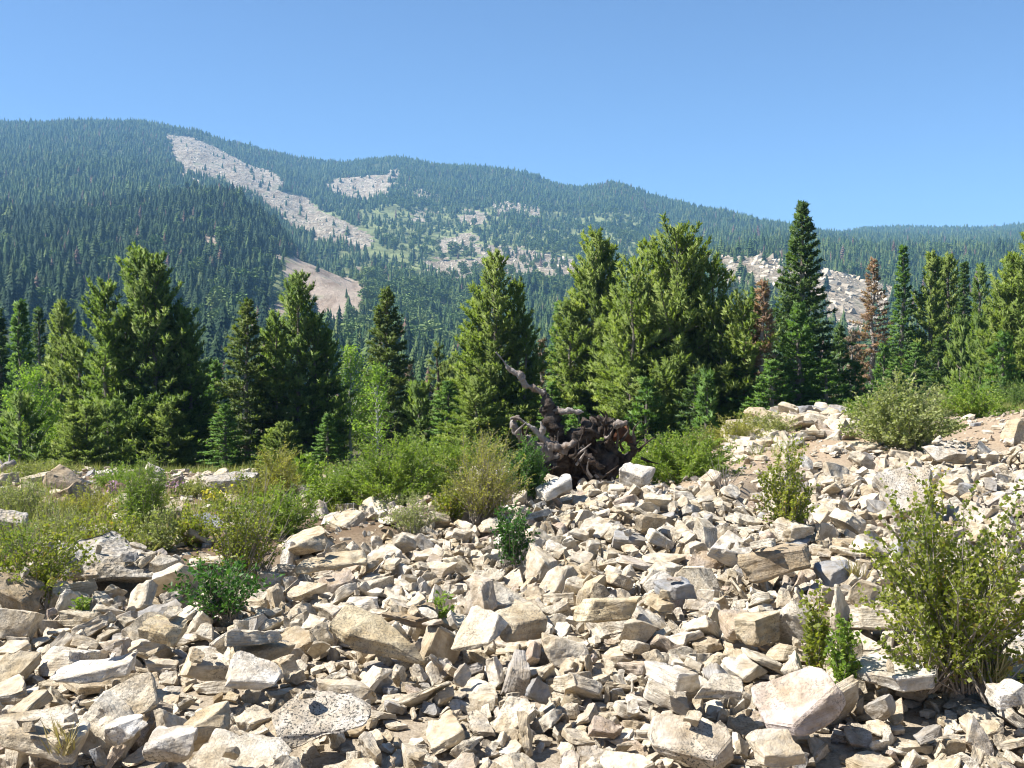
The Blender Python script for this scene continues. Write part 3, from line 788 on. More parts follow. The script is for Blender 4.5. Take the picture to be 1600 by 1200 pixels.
# the trees of the first row: name, kind, u of the foot, y of the foot, y of the tip, half width (px), depth, options, label
FRONT = [
    ("pine_tree", 'pine', 228, 738, 404, 88, 36, dict(base=0.08, tops=[(-0.62, 0.86, 0.57), (0.22, 0.955, 0.68), (0.62, 0.74, 0.65), (-0.35, 0.72, 0.74), (0.75, 0.60, 0.54)], leaf_mat='pine'), "big dark pine with several tops and a dark trunk above the pink flowers", "pine"),
    ("pine_tree", 'pine', 466, 736, 438, 68, 36, dict(base=0.12, tops=[(0.35, 0.80, 0.68), (-0.45, 0.80, 0.61), (0.62, 0.70, 0.61), (-0.75, 0.62, 0.54)], dens=0.9, leaf_mat='pine'), "open pine with upswept branches and dark trunk beside the spruce with a browned top", "pine"),
    ("spruce_tree", 'spruce', 388, 728, 474, 62, 35, dict(base=0.03, leaf_mat='douglas'), "ragged spruce with a brownish thin top between two big pines", "spruce"),
    ("fir_tree", 'spruce', 604, 712, 456, 64, 39, dict(base=0.03, leaf_mat='douglas', dens=1.2), "dense dark conical fir standing behind the bright green aspens", "fir"),
    ("pine_tree", 'pine', 772, 700, 406, 72, 37, dict(base=0.05, tops=[(0.50, 0.86, 0.61), (-0.30, 0.78, 0.68), (0.68, 0.66, 0.54)], leaf_mat='pine_warm'), "tall olive pine directly behind the pale branch of the uprooted stump", "pine"),
    ("pine_tree", 'pine', 930, 696, 374, 72, 40, dict(base=0.06, tops=[(0.28, 0.955, 0.61), (-0.55, 0.66, 0.68), (-0.2, 0.82, 0.68)], leaf_mat='pine_warm'), "tall pointed pine joined to the broad many stemmed pine's edge", "pine"),
    ("pine_tree", 'pine', 1055, 690, 370, 124, 34, dict(base=0.04, tops=[(-0.32, 0.955, 0.61), (0.22, 0.96, 0.68), (-0.58, 0.84, 0.57), (0.50, 0.86, 0.62), (-0.72, 0.70, 0.54), (0.78, 0.66, 0.57), (0.0, 0.86, 0.68), (-0.45, 0.62, 0.68), (0.55, 0.60, 0.68)], dens=0.75, leaf_mat='pine_warm'), "broad many stemmed pine with a wide rounded crown", "pine"),
    ("spruce_tree", 'spruce', 1250, 668, 321, 66, 38, dict(base=0.03, dens=1.25, leaf_mat='spruce'), "tallest dark spruce, its tip rising into the sky", "spruce"),
    ("fir_tree", 'fir', 1246, 666, 478, 52, 34, dict(base=0.02, dens=1.2, leaf_mat='fir'), "lighter green young fir growing in front of the tallest spruce", "fir"),
    ("dead_conifer", 'dead', 1362, 640, 407, 42, 52, dict(base=0.06, dens=0.85, leaf_mat='rust', trunk_mat='bark_dead'), "rust red dead conifer standing in front of the pale rock slide", "dead tree"),
    ("dead_conifer", 'dead', 1190, 676, 444, 30, 33, dict(base=0.03, dens=1.05, leaf_mat='rust', trunk_mat='bark_dead'), "red brown dead conifer squeezed between the broad pine and tallest spruce", "dead tree"),
    ("fir_tree", 'fir', 1408, 632, 386, 27, 50, dict(base=0.02, dens=1.0, leaf_mat='fir'), "slim spire shaped fir just past the rust red dead tree", "fir"),
    ("pine_tree", 'pine', 1452, 632, 402, 32, 50, dict(base=0.04, lead=1, leaf_mat='pine_warm'), "yellowish pine next to the slim spire shaped fir", "pine"),
    ("pine_tree", 'pine', 1478, 632, 404, 30, 52, dict(base=0.04, lead=1, leaf_mat='pine_warm'), "yellowish pine touching the narrow dark fir's edge", "pine"),
    ("fir_tree", 'fir', 1503, 630, 412, 19, 51, dict(base=0.02, dens=1.05, leaf_mat='spruce'), "narrow dark fir between the yellowish pines and the sparse pine", "fir"),
    ("pine_tree", 'pine', 1528, 628, 420, 24, 54, dict(base=0.05, dens=0.7, leaf_mat='pine'), "sparse thin pine behind the big pine at the picture's edge", "pine"),
    ("pine_tree", 'pine', 1606, 640, 370, 72, 38, dict(base=0.04, tops=[(-0.3, 0.86, 0.68), (-0.55, 0.66, 0.68), (0.4, 0.8, 0.68)], dens=1.0, leaf_mat='pine_warm'), "big yellow green pine cut by the picture's edge beside the track", "pine"),
    ("spruce_tree", 'spruce', 36, 742, 474, 34, 40, dict(base=0.03, leaf_mat='fir'), "tall dark spruce behind the bright young aspen", "spruce"),
    ("spruce_tree", 'spruce', 2, 744, 486, 34, 44, dict(base=0.04, leaf_mat='spruce'), "dark spruce cut by the picture's edge beside the leaning log", "spruce"),
    ("spruce_tree", 'spruce', 64, 738, 484, 26, 48, dict(base=0.06, dens=0.6, leaf_mat='spruce'), "thin gappy spruce with a bare looking top near the aspen", "spruce"),
    ("pine_tree", 'pine', 100, 738, 478, 40, 44, dict(base=0.05, lead=1, leaf_mat='pine_warm'), "pointed olive pine rising above the bushy low pine", "pine"),
    ("pine_tree", 'pine', 128, 738, 540, 54, 37, dict(base=0.03, lead=2, leaf_mat='pine_warm'), "bushy low pine pressed against the big dark pine", "pine"),
    ("aspen_tree", 'aspen', 52, 742, 596, 38, 35, dict(base=0.12, leaf_mat='aspen', trunk_mat='bark_pale'), "bright green young aspen with pale thin trunk by the leaning log", "aspen"),
    ("aspen_tree", 'aspen', 590, 704, 586, 28, 34, dict(base=0.12, leaf_mat='aspen', trunk_mat='bark_pale'), "bright green aspen sapling in front of the dense conical fir", "aspen"),
    ("aspen_tree", 'aspen', 548, 712, 558, 30, 37, dict(base=0.12, leaf_mat='aspen', trunk_mat='bark_pale'), "light green aspen in the gap between open pine and conical fir", "aspen"),
    ("young_fir", 'fir', 338, 738, 568, 42, 38, dict(base=0.02, dens=1.2, leaf_mat='fir'), "soft light green young fir filling the gap beside the big dark pine", "fir"),
    ("bare_pine", 'dead', 684, 702, 540, 32, 36, dict(base=0.15, dens=0.42, leaf_mat='douglas', trunk_mat='bark_dark'), "thin half bare pine with a dark straight trunk", "pine"),
    ("spruce_tree", 'spruce', 872, 700, 474, 20, 55, dict(base=0.03, leaf_mat='fir'), "small narrow spruce behind, left of the tall pointed pine", "spruce"),
    ("dead_conifer", 'dead', 846, 700, 532, 20, 42, dict(base=0.1, dens=0.55, leaf_mat='rust_twig', trunk_mat='bark_dead'), "grey brown dead conifer showing behind the stump's upright branch", "dead tree"),
    ("spruce_tree", 'spruce', 1176, 670, 452, 24, 58, dict(base=0.03, leaf_mat='fir'), "slim green spruce beside the red brown dead conifer", "spruce"),
    ("young_pine", 'pine', 1104, 682, 592, 14, 28, dict(base=0.03, leaf_mat='fir'), "knee high pine sapling before the dark base of the broad pine", "pine"),
    ("young_pine", 'pine', 170, 742, 640, 40, 33, dict(base=0.03, leaf_mat='pine'), "low dark pine bush beneath the big pine's branches", "pine"),
    ("dead_conifer", 'dead', 1330, 650, 520, 26, 46, dict(base=0.05, dens=0.6, leaf_mat='rust_twig', trunk_mat='bark_dead'), "low grey twiggy dead tree under the rust red one", "dead tree"),
    ("young_fir", 'fir', 1120, 680, 540, 40, 40, dict(base=0.02, leaf_mat='fir'), "green young fir at the skirt of the broad pine", "fir"),
    ("young_fir", 'fir', 1538, 626, 560, 26, 46, dict(base=0.02, leaf_mat='fir'), "short dark fir below the sparse thin pine", "fir"),
    ("young_fir", 'fir', 640, 708, 600, 26, 44, dict(base=0.02, leaf_mat='spruce'), "short dark fir beside the half bare pine", "fir"),
]
SHARED = {}
for i, (nm, kind, u, yb, yt, hw, d, opt, label, cat) in enumerate(FRONT):
    foot = at(u, yb, d); foot.z = gz(foot.x, d)
    top = at(u, yt, d)
    me = grow_tree(100 + i, kind, top.z - foot.z, hw * d / 1600, **opt)
    place_tree(nm, me, foot, label, cat, 0.0)
    SHARED[i] = (me, top.z - foot.z)
SHORT = ["big dark pine", "open upswept pine", "ragged brown topped spruce", "dense conical fir", "olive pine behind the stump", "tall pointed pine", "broad many stemmed pine", "tallest spruce", "lighter young fir",
         "rust red dead tree", "squeezed red brown dead tree", "slim spire fir", "first yellowish pine", "second yellowish pine", "narrow dark fir", "sparse thin pine", "edge pine by the track", "tall spruce behind the aspen",
         "spruce at the leaning log", "thin gappy spruce", "pointed olive pine", "bushy low pine", "young aspen by the log", "aspen sapling", "light green aspen", "soft light fir", "half bare pine", "small narrow spruce",
         "grey brown dead tree", "slim green spruce", "knee high sapling", "low dark pine bush", "low twiggy dead tree", "fir at the broad pine's skirt", "short dark fir under the sparse pine", "short fir by the half bare pine"]
USED_LABELS = set()
def beside(u, head):
    """A label that says which front tree the thing stands next to."""
    order = sorted(range(len(FRONT)), key=lambda i: abs(FRONT[i][2] - u))
    for i in order[:14]:
        side = "left" if u < FRONT[i][2] else "right"
        lab = "%s, just %s of the %s" % (head, side, SHORT[i])
        if lab not in USED_LABELS: break
    USED_LABELS.add(lab)
    return lab
# a second row further back, seen through the gaps
rng2 = random.Random(77)
BACK = [(-40, 60), (20, 66), (85, 70), (150, 62), (190, 74), (290, 60), (325, 78), (420, 64), (505, 70), (530, 58), (575, 76), (640, 62), (668, 80), (705, 66), (735, 82),
        (838, 70), (858, 84), (890, 66), (985, 78), (1110, 72), (1150, 80), (1165, 66), (1345, 88), (1385, 74), (1430, 86), (1520, 78), (1560, 70), (1640, 60), (1690, 70), (-90, 66)]
PICK = [3, 7, 8, 11, 14, 17, 28, 5]
for i, (u, d) in enumerate(BACK):
    j = PICK[rng2.randrange(len(PICK))]
    me, H0 = SHARED[j]
    p = at(u, 640, d); z = gz(p.x, d)
    lim = 560 if u < 700 else (550 if u < 1100 else 560)
    s = (at(u, lim + rng2.uniform(10, 70), d).z - z) / H0
    place_tree("conifer", me, (p.x, d, z), beside(u, "half hidden second row conifer"), "conifer", rng2.uniform(0, 6.28), (s * rng2.uniform(0.95, 1.3), s * rng2.uniform(0.95, 1.3), s), "second row conifers")

# young conifers and bushy saplings in the shade between the trees
UNDER = [(30, 30), (-30, 32), (135, 30), (200, 42), (262, 34), (300, 44), (352, 31), (410, 42), (440, 31), (500, 40), (512, 31), (560, 45), (655, 36), (630, 48), (700, 34), (722, 46), (745, 32), (800, 33), (830, 40),
         (862, 36), (890, 46), (905, 31), (965, 36), (985, 31), (1010, 30), (1085, 30), (1130, 34), (1150, 44), (1165, 33), (1205, 31), (1290, 33), (1310, 42), (1335, 38), (1380, 48), (1395, 44), (1430, 47), (1465, 45), (1500, 44), (1530, 42), (1565, 34), (1570, 46)]
for i, (u, d) in enumerate(UNDER):
    j = (8, 25, 33, 34, 35, 21, 31)[rng2.randrange(7)]
    me, H0 = SHARED[j]
    p = at(u, 640, d); z = gz(p.x, d)
    s = rng2.uniform(1.1, 2.6) / H0 * (1 if d < 38 else 1.35)
    w = min(s * 1.5, 1.0)
    place_tree("young_conifer", me, (p.x, d, z - 0.05), beside(u, "small shaded young conifer"), "conifer", rng2.uniform(0, 6.28), (w, w, s), "young conifers under the front trees")

# ------------------------------------------------------------------ the forest on the mountain
def scatter(name, P, rot, scl, idx, forms, parent=None, kind="stuff", label=None, category=None):
    """One object whose points each carry a copy of one of the forms (an uncountable mass)."""
    holder = bpy.data.collections.new(name + "_forms")
    for f in forms: holder.objects.link(f)
    me = bpy.data.meshes.new(name)
    me.vertices.add(len(P)); me.vertices.foreach_set("co", np.asarray(P, np.float32).ravel())
    a = me.attributes.new("spin", 'FLOAT_VECTOR', 'POINT'); a.data.foreach_set("vector", np.asarray(rot, np.float32).ravel())
    a = me.attributes.new("size", 'FLOAT_VECTOR', 'POINT'); a.data.foreach_set("vector", np.asarray(scl, np.float32).ravel())
    a = me.attributes.new("form", 'INT', 'POINT'); a.data.foreach_set("value", np.asarray(idx, np.int32))
    o = bpy.data.objects.new(name, me)
    link(o, parent); tag(o, label, category, None, kind)
    ng = bpy.data.node_groups.new(name + "_scatter", 'GeometryNodeTree')
    ng.interface.new_socket("Geometry", in_out='INPUT', socket_type='NodeSocketGeometry')
    ng.interface.new_socket("Geometry", in_out='OUTPUT', socket_type='NodeSocketGeometry')
    N = ng.nodes.new
    gi, go = N('NodeGroupInput'), N('NodeGroupOutput')
    ip = N('GeometryNodeInstanceOnPoints')
    ci = N('GeometryNodeCollectionInfo'); ci.inputs['Collection'].default_value = holder
    ci.inputs['Separate Children'].default_value = True; ci.inputs['Reset Children'].default_value = True
    def named(nm, ty):
        q = N('GeometryNodeInputNamedAttribute'); q.data_type = ty; q.inputs['Name'].default_value = nm; return q.outputs[0]
    er = N('FunctionNodeEulerToRotation')
    L = ng.links.new
    L(gi.outputs[0], ip.inputs['Points']); L(ci.outputs[0], ip.inputs['Instance']); ip.inputs['Pick Instance'].default_value = True
    L(named('form', 'INT'), ip.inputs['Instance Index']); L(named('spin', 'FLOAT_VECTOR'), er.inputs[0]); L(er.outputs[0], ip.inputs['Rotation'])
    L(named('size', 'FLOAT_VECTOR'), ip.inputs['Scale']); L(ip.outputs[0], go.inputs[0])
    md = o.modifiers.new("scatter", 'NODES'); md.node_group = ng
    return o

def far_leaf_material(name, stops):
    t = NT(name)
    rnd = t.n("ObjectInfo").outputs["Random"]
    c = t.ramp(rnd, stops)
    c = t.mix(t.ramp(t.noise(t.n("NewGeometry").outputs["Position"], 0.6, 2), [(0.35, 0.5), (0.6, 0.0)]), c, (0.5, 0.55, 0.5), 'MULTIPLY')
    return t.done(c, 0.8, 0.1)
M['far_conifer'] = far_leaf_material("forest_needles", [(0.0, (0.034, 0.070, 0.024)), (0.5, (0.068, 0.112, 0.036)), (0.85, (0.105, 0.148, 0.048)), (1.0, (0.145, 0.175, 0.060))])
M['far_conifer_shaded'] = far_leaf_material("shaded_forest_needles", [(0.0, (0.014, 0.032, 0.016)), (0.6, (0.028, 0.054, 0.022)), (1.0, (0.060, 0.088, 0.032))])  # darker needles, the knoll's shade put into the colour; some used elsewhere too
M['far_aspen'] = far_leaf_material("forest_aspen_leaves", [(0.0, (0.12, 0.185, 0.050)), (1.0, (0.21, 0.27, 0.085))])
M['far_dead'] = far_leaf_material("forest_dead_needles", [(0.0, (0.13, 0.075, 0.055)), (1.0, (0.17, 0.12, 0.09))])

def far_conifer(seed, width, mat, tiers=11):
    """A one metre high conifer of drooping ragged tiers."""
    rng = random.Random(seed); V = []; F = []
    n = 9
    for k in range(tiers):
        f = k / (tiers - 1)
        z0 = 0.06 + 0.80 * f
        r = width * (1 - f) ** 0.85 * rng.uniform(0.8, 1.15) + 0.012
        top = len(V); V.append((rng.gauss(0, 0.01), rng.gauss(0, 0.01), min(1.0, z0 + 0.17 * (1 - 0.25 * f))))
        ph = rng.uniform(0, 6.28)
        for j in range(n * 2):
            th = ph + math.pi * j / n
            rr = r * (rng.uniform(0.85, 1.2) if j % 2 == 0 else rng.uniform(0.4, 0.62))
            V.append((math.cos(th) * rr, math.sin(th) * rr, z0 + rng.uniform(-0.02, 0.015) + (0.03 if j % 2 else -0.012)))
        for j in range(n * 2): F.append((top, top + 1 + j, top + 1 + (j + 1) % (n * 2)))
    o = len(V); V += [(0.012, 0, -0.04), (-0.006, 0.01, -0.04), (-0.006, -0.01, -0.04), (0, 0, 0.5)]
    F += [(o, o + 1, o + 3), (o + 1, o + 2, o + 3), (o + 2, o, o + 3)]
    me = mesh_np("forest_conifer", V, F, M[mat])
    return bpy.data.objects.new("conifer_form", me)
def far_aspen(seed):
    rng = np.random.RandomState(seed)
    n = 430
    d = rng.normal(0, 1, (n, 3)); d /= np.linalg.norm(d, axis=1, keepdims=True)
    lump = 0.8 + 0.25 * np.sin(d[:, 0] * 5 + seed) * np.cos(d[:, 2] * 4)
    P = d * (rng.rand(n) ** 0.35 * lump)[:, None] * np.array([0.24, 0.24, 0.40]) + np.array([0, 0, 0.58])
    V, F, T = leaves(rng, P, d, 0.075, np.zeros(n), 0.9, 0.2)
    o = len(V); V = np.concatenate([V, [(0.014, 0, -0.03), (-0.007, 0.012, -0.03), (-0.007, -0.012, -0.03), (0, 0, 0.6)]])
    F = np.concatenate([F, [(o, o + 1, o + 3), (o + 1, o + 2, o + 3), (o + 2, o, o + 3)]])
    return bpy.data.objects.new("aspen_form", mesh_np("forest_aspen", V, F, M['far_aspen']))
FORMS = [far_conifer(1, 0.115, 'far_conifer', 13), far_conifer(2, 0.14, 'far_conifer', 11), far_conifer(3, 0.17, 'far_conifer', 10), far_conifer(4, 0.20, 'far_conifer', 9),
         far_conifer(5, 0.13, 'far_conifer', 12), far_aspen(6), far_aspen(7), far_aspen(8), far_conifer(9, 0.12, 'far_dead', 9), far_conifer(10, 0.15, 'far_dead', 8), far_conifer(11, 0.15, 'far_conifer_shaded', 11), far_conifer(12, 0.18, 'far_conifer_shaded', 10)]
for i, f in enumerate(FORMS): f.name = "forest_form_%02d" % i

rf = np.random.RandomState(11)
NT_ = 270000
Yr = np.sqrt(rf.uniform(150.0 ** 2, 2750.0 ** 2, NT_)); Xr = rf.uniform(-0.66, 0.66, NT_) * Yr
keep = rf.rand(NT_) < np.where(Yr < 700, 1.0, np.where(Yr < 1300, 0.85, 0.72))
Xr, Yr = Xr[keep], Yr[keep]
near_extra = 14000                                 # the valley floor is seen close, it grows thicker
Y2 = np.sqrt(rf.uniform(180.0 ** 2, 900.0 ** 2, near_extra)); X2 = rf.uniform(-0.66, 0.66, near_extra) * Y2
Xr = np.concatenate([Xr, X2]); Yr = np.concatenate([Yr, Y2])
Zr = ground_z(Xr, Yr)
rk, scr, gr = slope_masks(Xr, Yr, Zr)
Ur, Vr = project(Xr, Yr, Zr)
prob = np.where(rk > 0.76, 0.025, np.where(rk > 0.69, 0.20, 1 - rk * 0.9))
for pl, s in POLY_OPEN: prob[in_poly(Ur, Vr, pl) & (Yr > 400)] *= s
prob *= np.clip(0.72 + 0.6 * vnoise(Xr, Yr, 45, 31) + 0.25 * vnoise(Xr, Yr, 14, 32), 0.15, 1)
prob[(Ur > 1090) & (Ur < 1410) & (Yr > 330) & (Yr < 740)] *= 0.4    # open ground before the rock slide
prob[(Ur > 430) & (Ur < 600) & (Yr > 430) & (Yr < 720)] *= 0.3
ok = rf.rand(len(Xr)) < prob
Xr, Yr, Zr, Ur, Vr = Xr[ok], Yr[ok], Zr[ok], Ur[ok], Vr[ok]
n = len(Xr)
pa = np.full(n, 0.03)
for pl, s in ASPEN:
    m = in_poly(Ur, Vr, pl); pa[m] = s
pa *= np.clip(1 + 1.3 * vnoise(Xr, Yr, 70, 33), 0, 2.2)
q = rf.rand(n)
pdead = 0.018 + 0.12 * np.clip(vnoise(Xr, Yr, 160, 35) - 0.25, 0, 1)
form = np.where(q < pa, rf.randint(5, 8, n), np.where(rf.rand(n) < pdead, rf.randint(8, 10, n), rf.randint(0, 5, n)))
knoll = (Yr < 1000) & (Ur < 500)  # most conifers here take the needles with shade painted in
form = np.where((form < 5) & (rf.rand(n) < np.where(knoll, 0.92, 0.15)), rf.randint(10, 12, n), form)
ht = rf.gamma(9, 1.0, n) * 0.98 * np.where((form >= 5) & (form < 8), 0.78, 1.0)
ht = np.clip(ht, 3.5, 18) * np.clip(0.55 + (Yr - 150) / 500, 0.55, 1.0)
wd = ht * rf.uniform(1.25, 2.1, n)
spin = np.stack([rf.normal(0, 0.03, n), rf.normal(0, 0.03, n), rf.uniform(0, 6.283, n)], 1)
size = np.stack([wd, wd, ht], 1)
# the ones that stand largest in the view and show above the front trees are trees of their own
tip_u, tip_v = project(Xr, Yr, Zr + ht * 0.9)
hidden = np.zeros(n, bool)
for (nm, kind, u, yb, yt, hw, d, opt, label, cat) in FRONT:
    f = np.clip((tip_v - yt) / max(1, yb - yt), 0, 1)
    hidden |= (tip_v > yt) & (np.abs(tip_u - u) < hw * (0.35 + 0.6 * f))
hidden |= tip_v > 590
inside = (tip_u > 5) & (tip_u < 1595) & ~hidden & (Yr > 250)
score = np.where(inside, ht / Yr, 0)
own = np.zeros(n, bool)
def separate(sel, count, name, label, cat, group):
    order = np.argsort(-np.where(sel, score, 0))[:count]
    for i in order:
        if score[i] <= 0: continue
        o = bpy.data.objects.new(name, FORMS[form[i]].data)
        link(o); o.location = (Xr[i], Yr[i], Zr[i]); o.rotation_euler = tuple(spin[i]); o.scale = tuple(size[i])
        tag(o, label, cat, group); own[i] = True
separate((form < 5) | (form >= 10), 230, "forest_conifer", "small distant green conifer of the forested slope seen above the front trees", "conifer", "forest conifers on the valley slope")
separate((form >= 5) & (form < 8), 60, "forest_aspen", "small distant pale green aspen among the dark conifers of the valley", "aspen", "aspens on the valley slope")
separate((form >= 8) & (form < 10), 20, "forest_dead_conifer", "small distant reddish dead conifer on the forested slope", "dead tree", "dead conifers on the valley slope")
r_ = ~own
scatter("forest", np.stack([Xr, Yr, Zr], 1)[r_], spin[r_], size[r_], form[r_], FORMS, None, "stuff", "dense evergreen forest covering the far mountain slopes", "forest")

# blocks lying on the bare slides
M['far_rock'] = None
_t = NT("slide_block")
_c = _t.ramp(_t.n("ObjectInfo").outputs["Random"], [(0.0, (0.34, 0.28, 0.21)), (0.5, (0.47, 0.40, 0.30)), (1.0, (0.62, 0.54, 0.42))])
M['far_rock'] = _t.done(_c, 0.95, 0.05)
bforms = []
for i in range(6):
    br = random.Random(60 + i)
    bm = cut_stone(br, (1, br.uniform(0.6, 0.9), br.uniform(0.45, 0.8)), 5, 0.2)
    bforms.append(bpy.data.objects.new("slide_block_form_%02d" % i, mesh_from(bm, "slide_block", M['far_rock'], 0)))
block_count = 260000
Yk = np.sqrt(rf.uniform(420.0 ** 2, 2350.0 ** 2, block_count)); Xk = rf.uniform(-0.56, 0.56, block_count) * Yk
Zk = ground_z(Xk, Yk)
rkk, sck, _g = slope_masks(Xk, Yk, Zk)
kk = (rf.rand(block_count) < np.where(rkk > 0.78, 0.22, np.where(rkk > 0.5, 0.4, 0))) & (sck < 0.5)
Xk, Yk, Zk = Xk[kk], Yk[kk], Zk[kk]
sk = np.clip(rf.gamma(2.0, np.where(Yk < 800, 1.15, 0.6), len(Xk)), 0.4, np.where(Yk < 800, 7.0, 3.6)) * np.clip(Yk / 1000, 0.9, 1.2)
scatter("slide_rubble", np.stack([Xk, Yk, Zk - sk * 0.06], 1), rf.uniform(-0.6, 0.6, (len(Xk), 3)) * np.array([1, 1, 5]), sk[:, None] * rf.uniform(0.7, 1.3, (len(Xk), 3)), rf.randint(0, 6, len(Xk)), bforms, None, "stuff",
        "pale broken rock strewn over the slides on the mountain", "rubble")

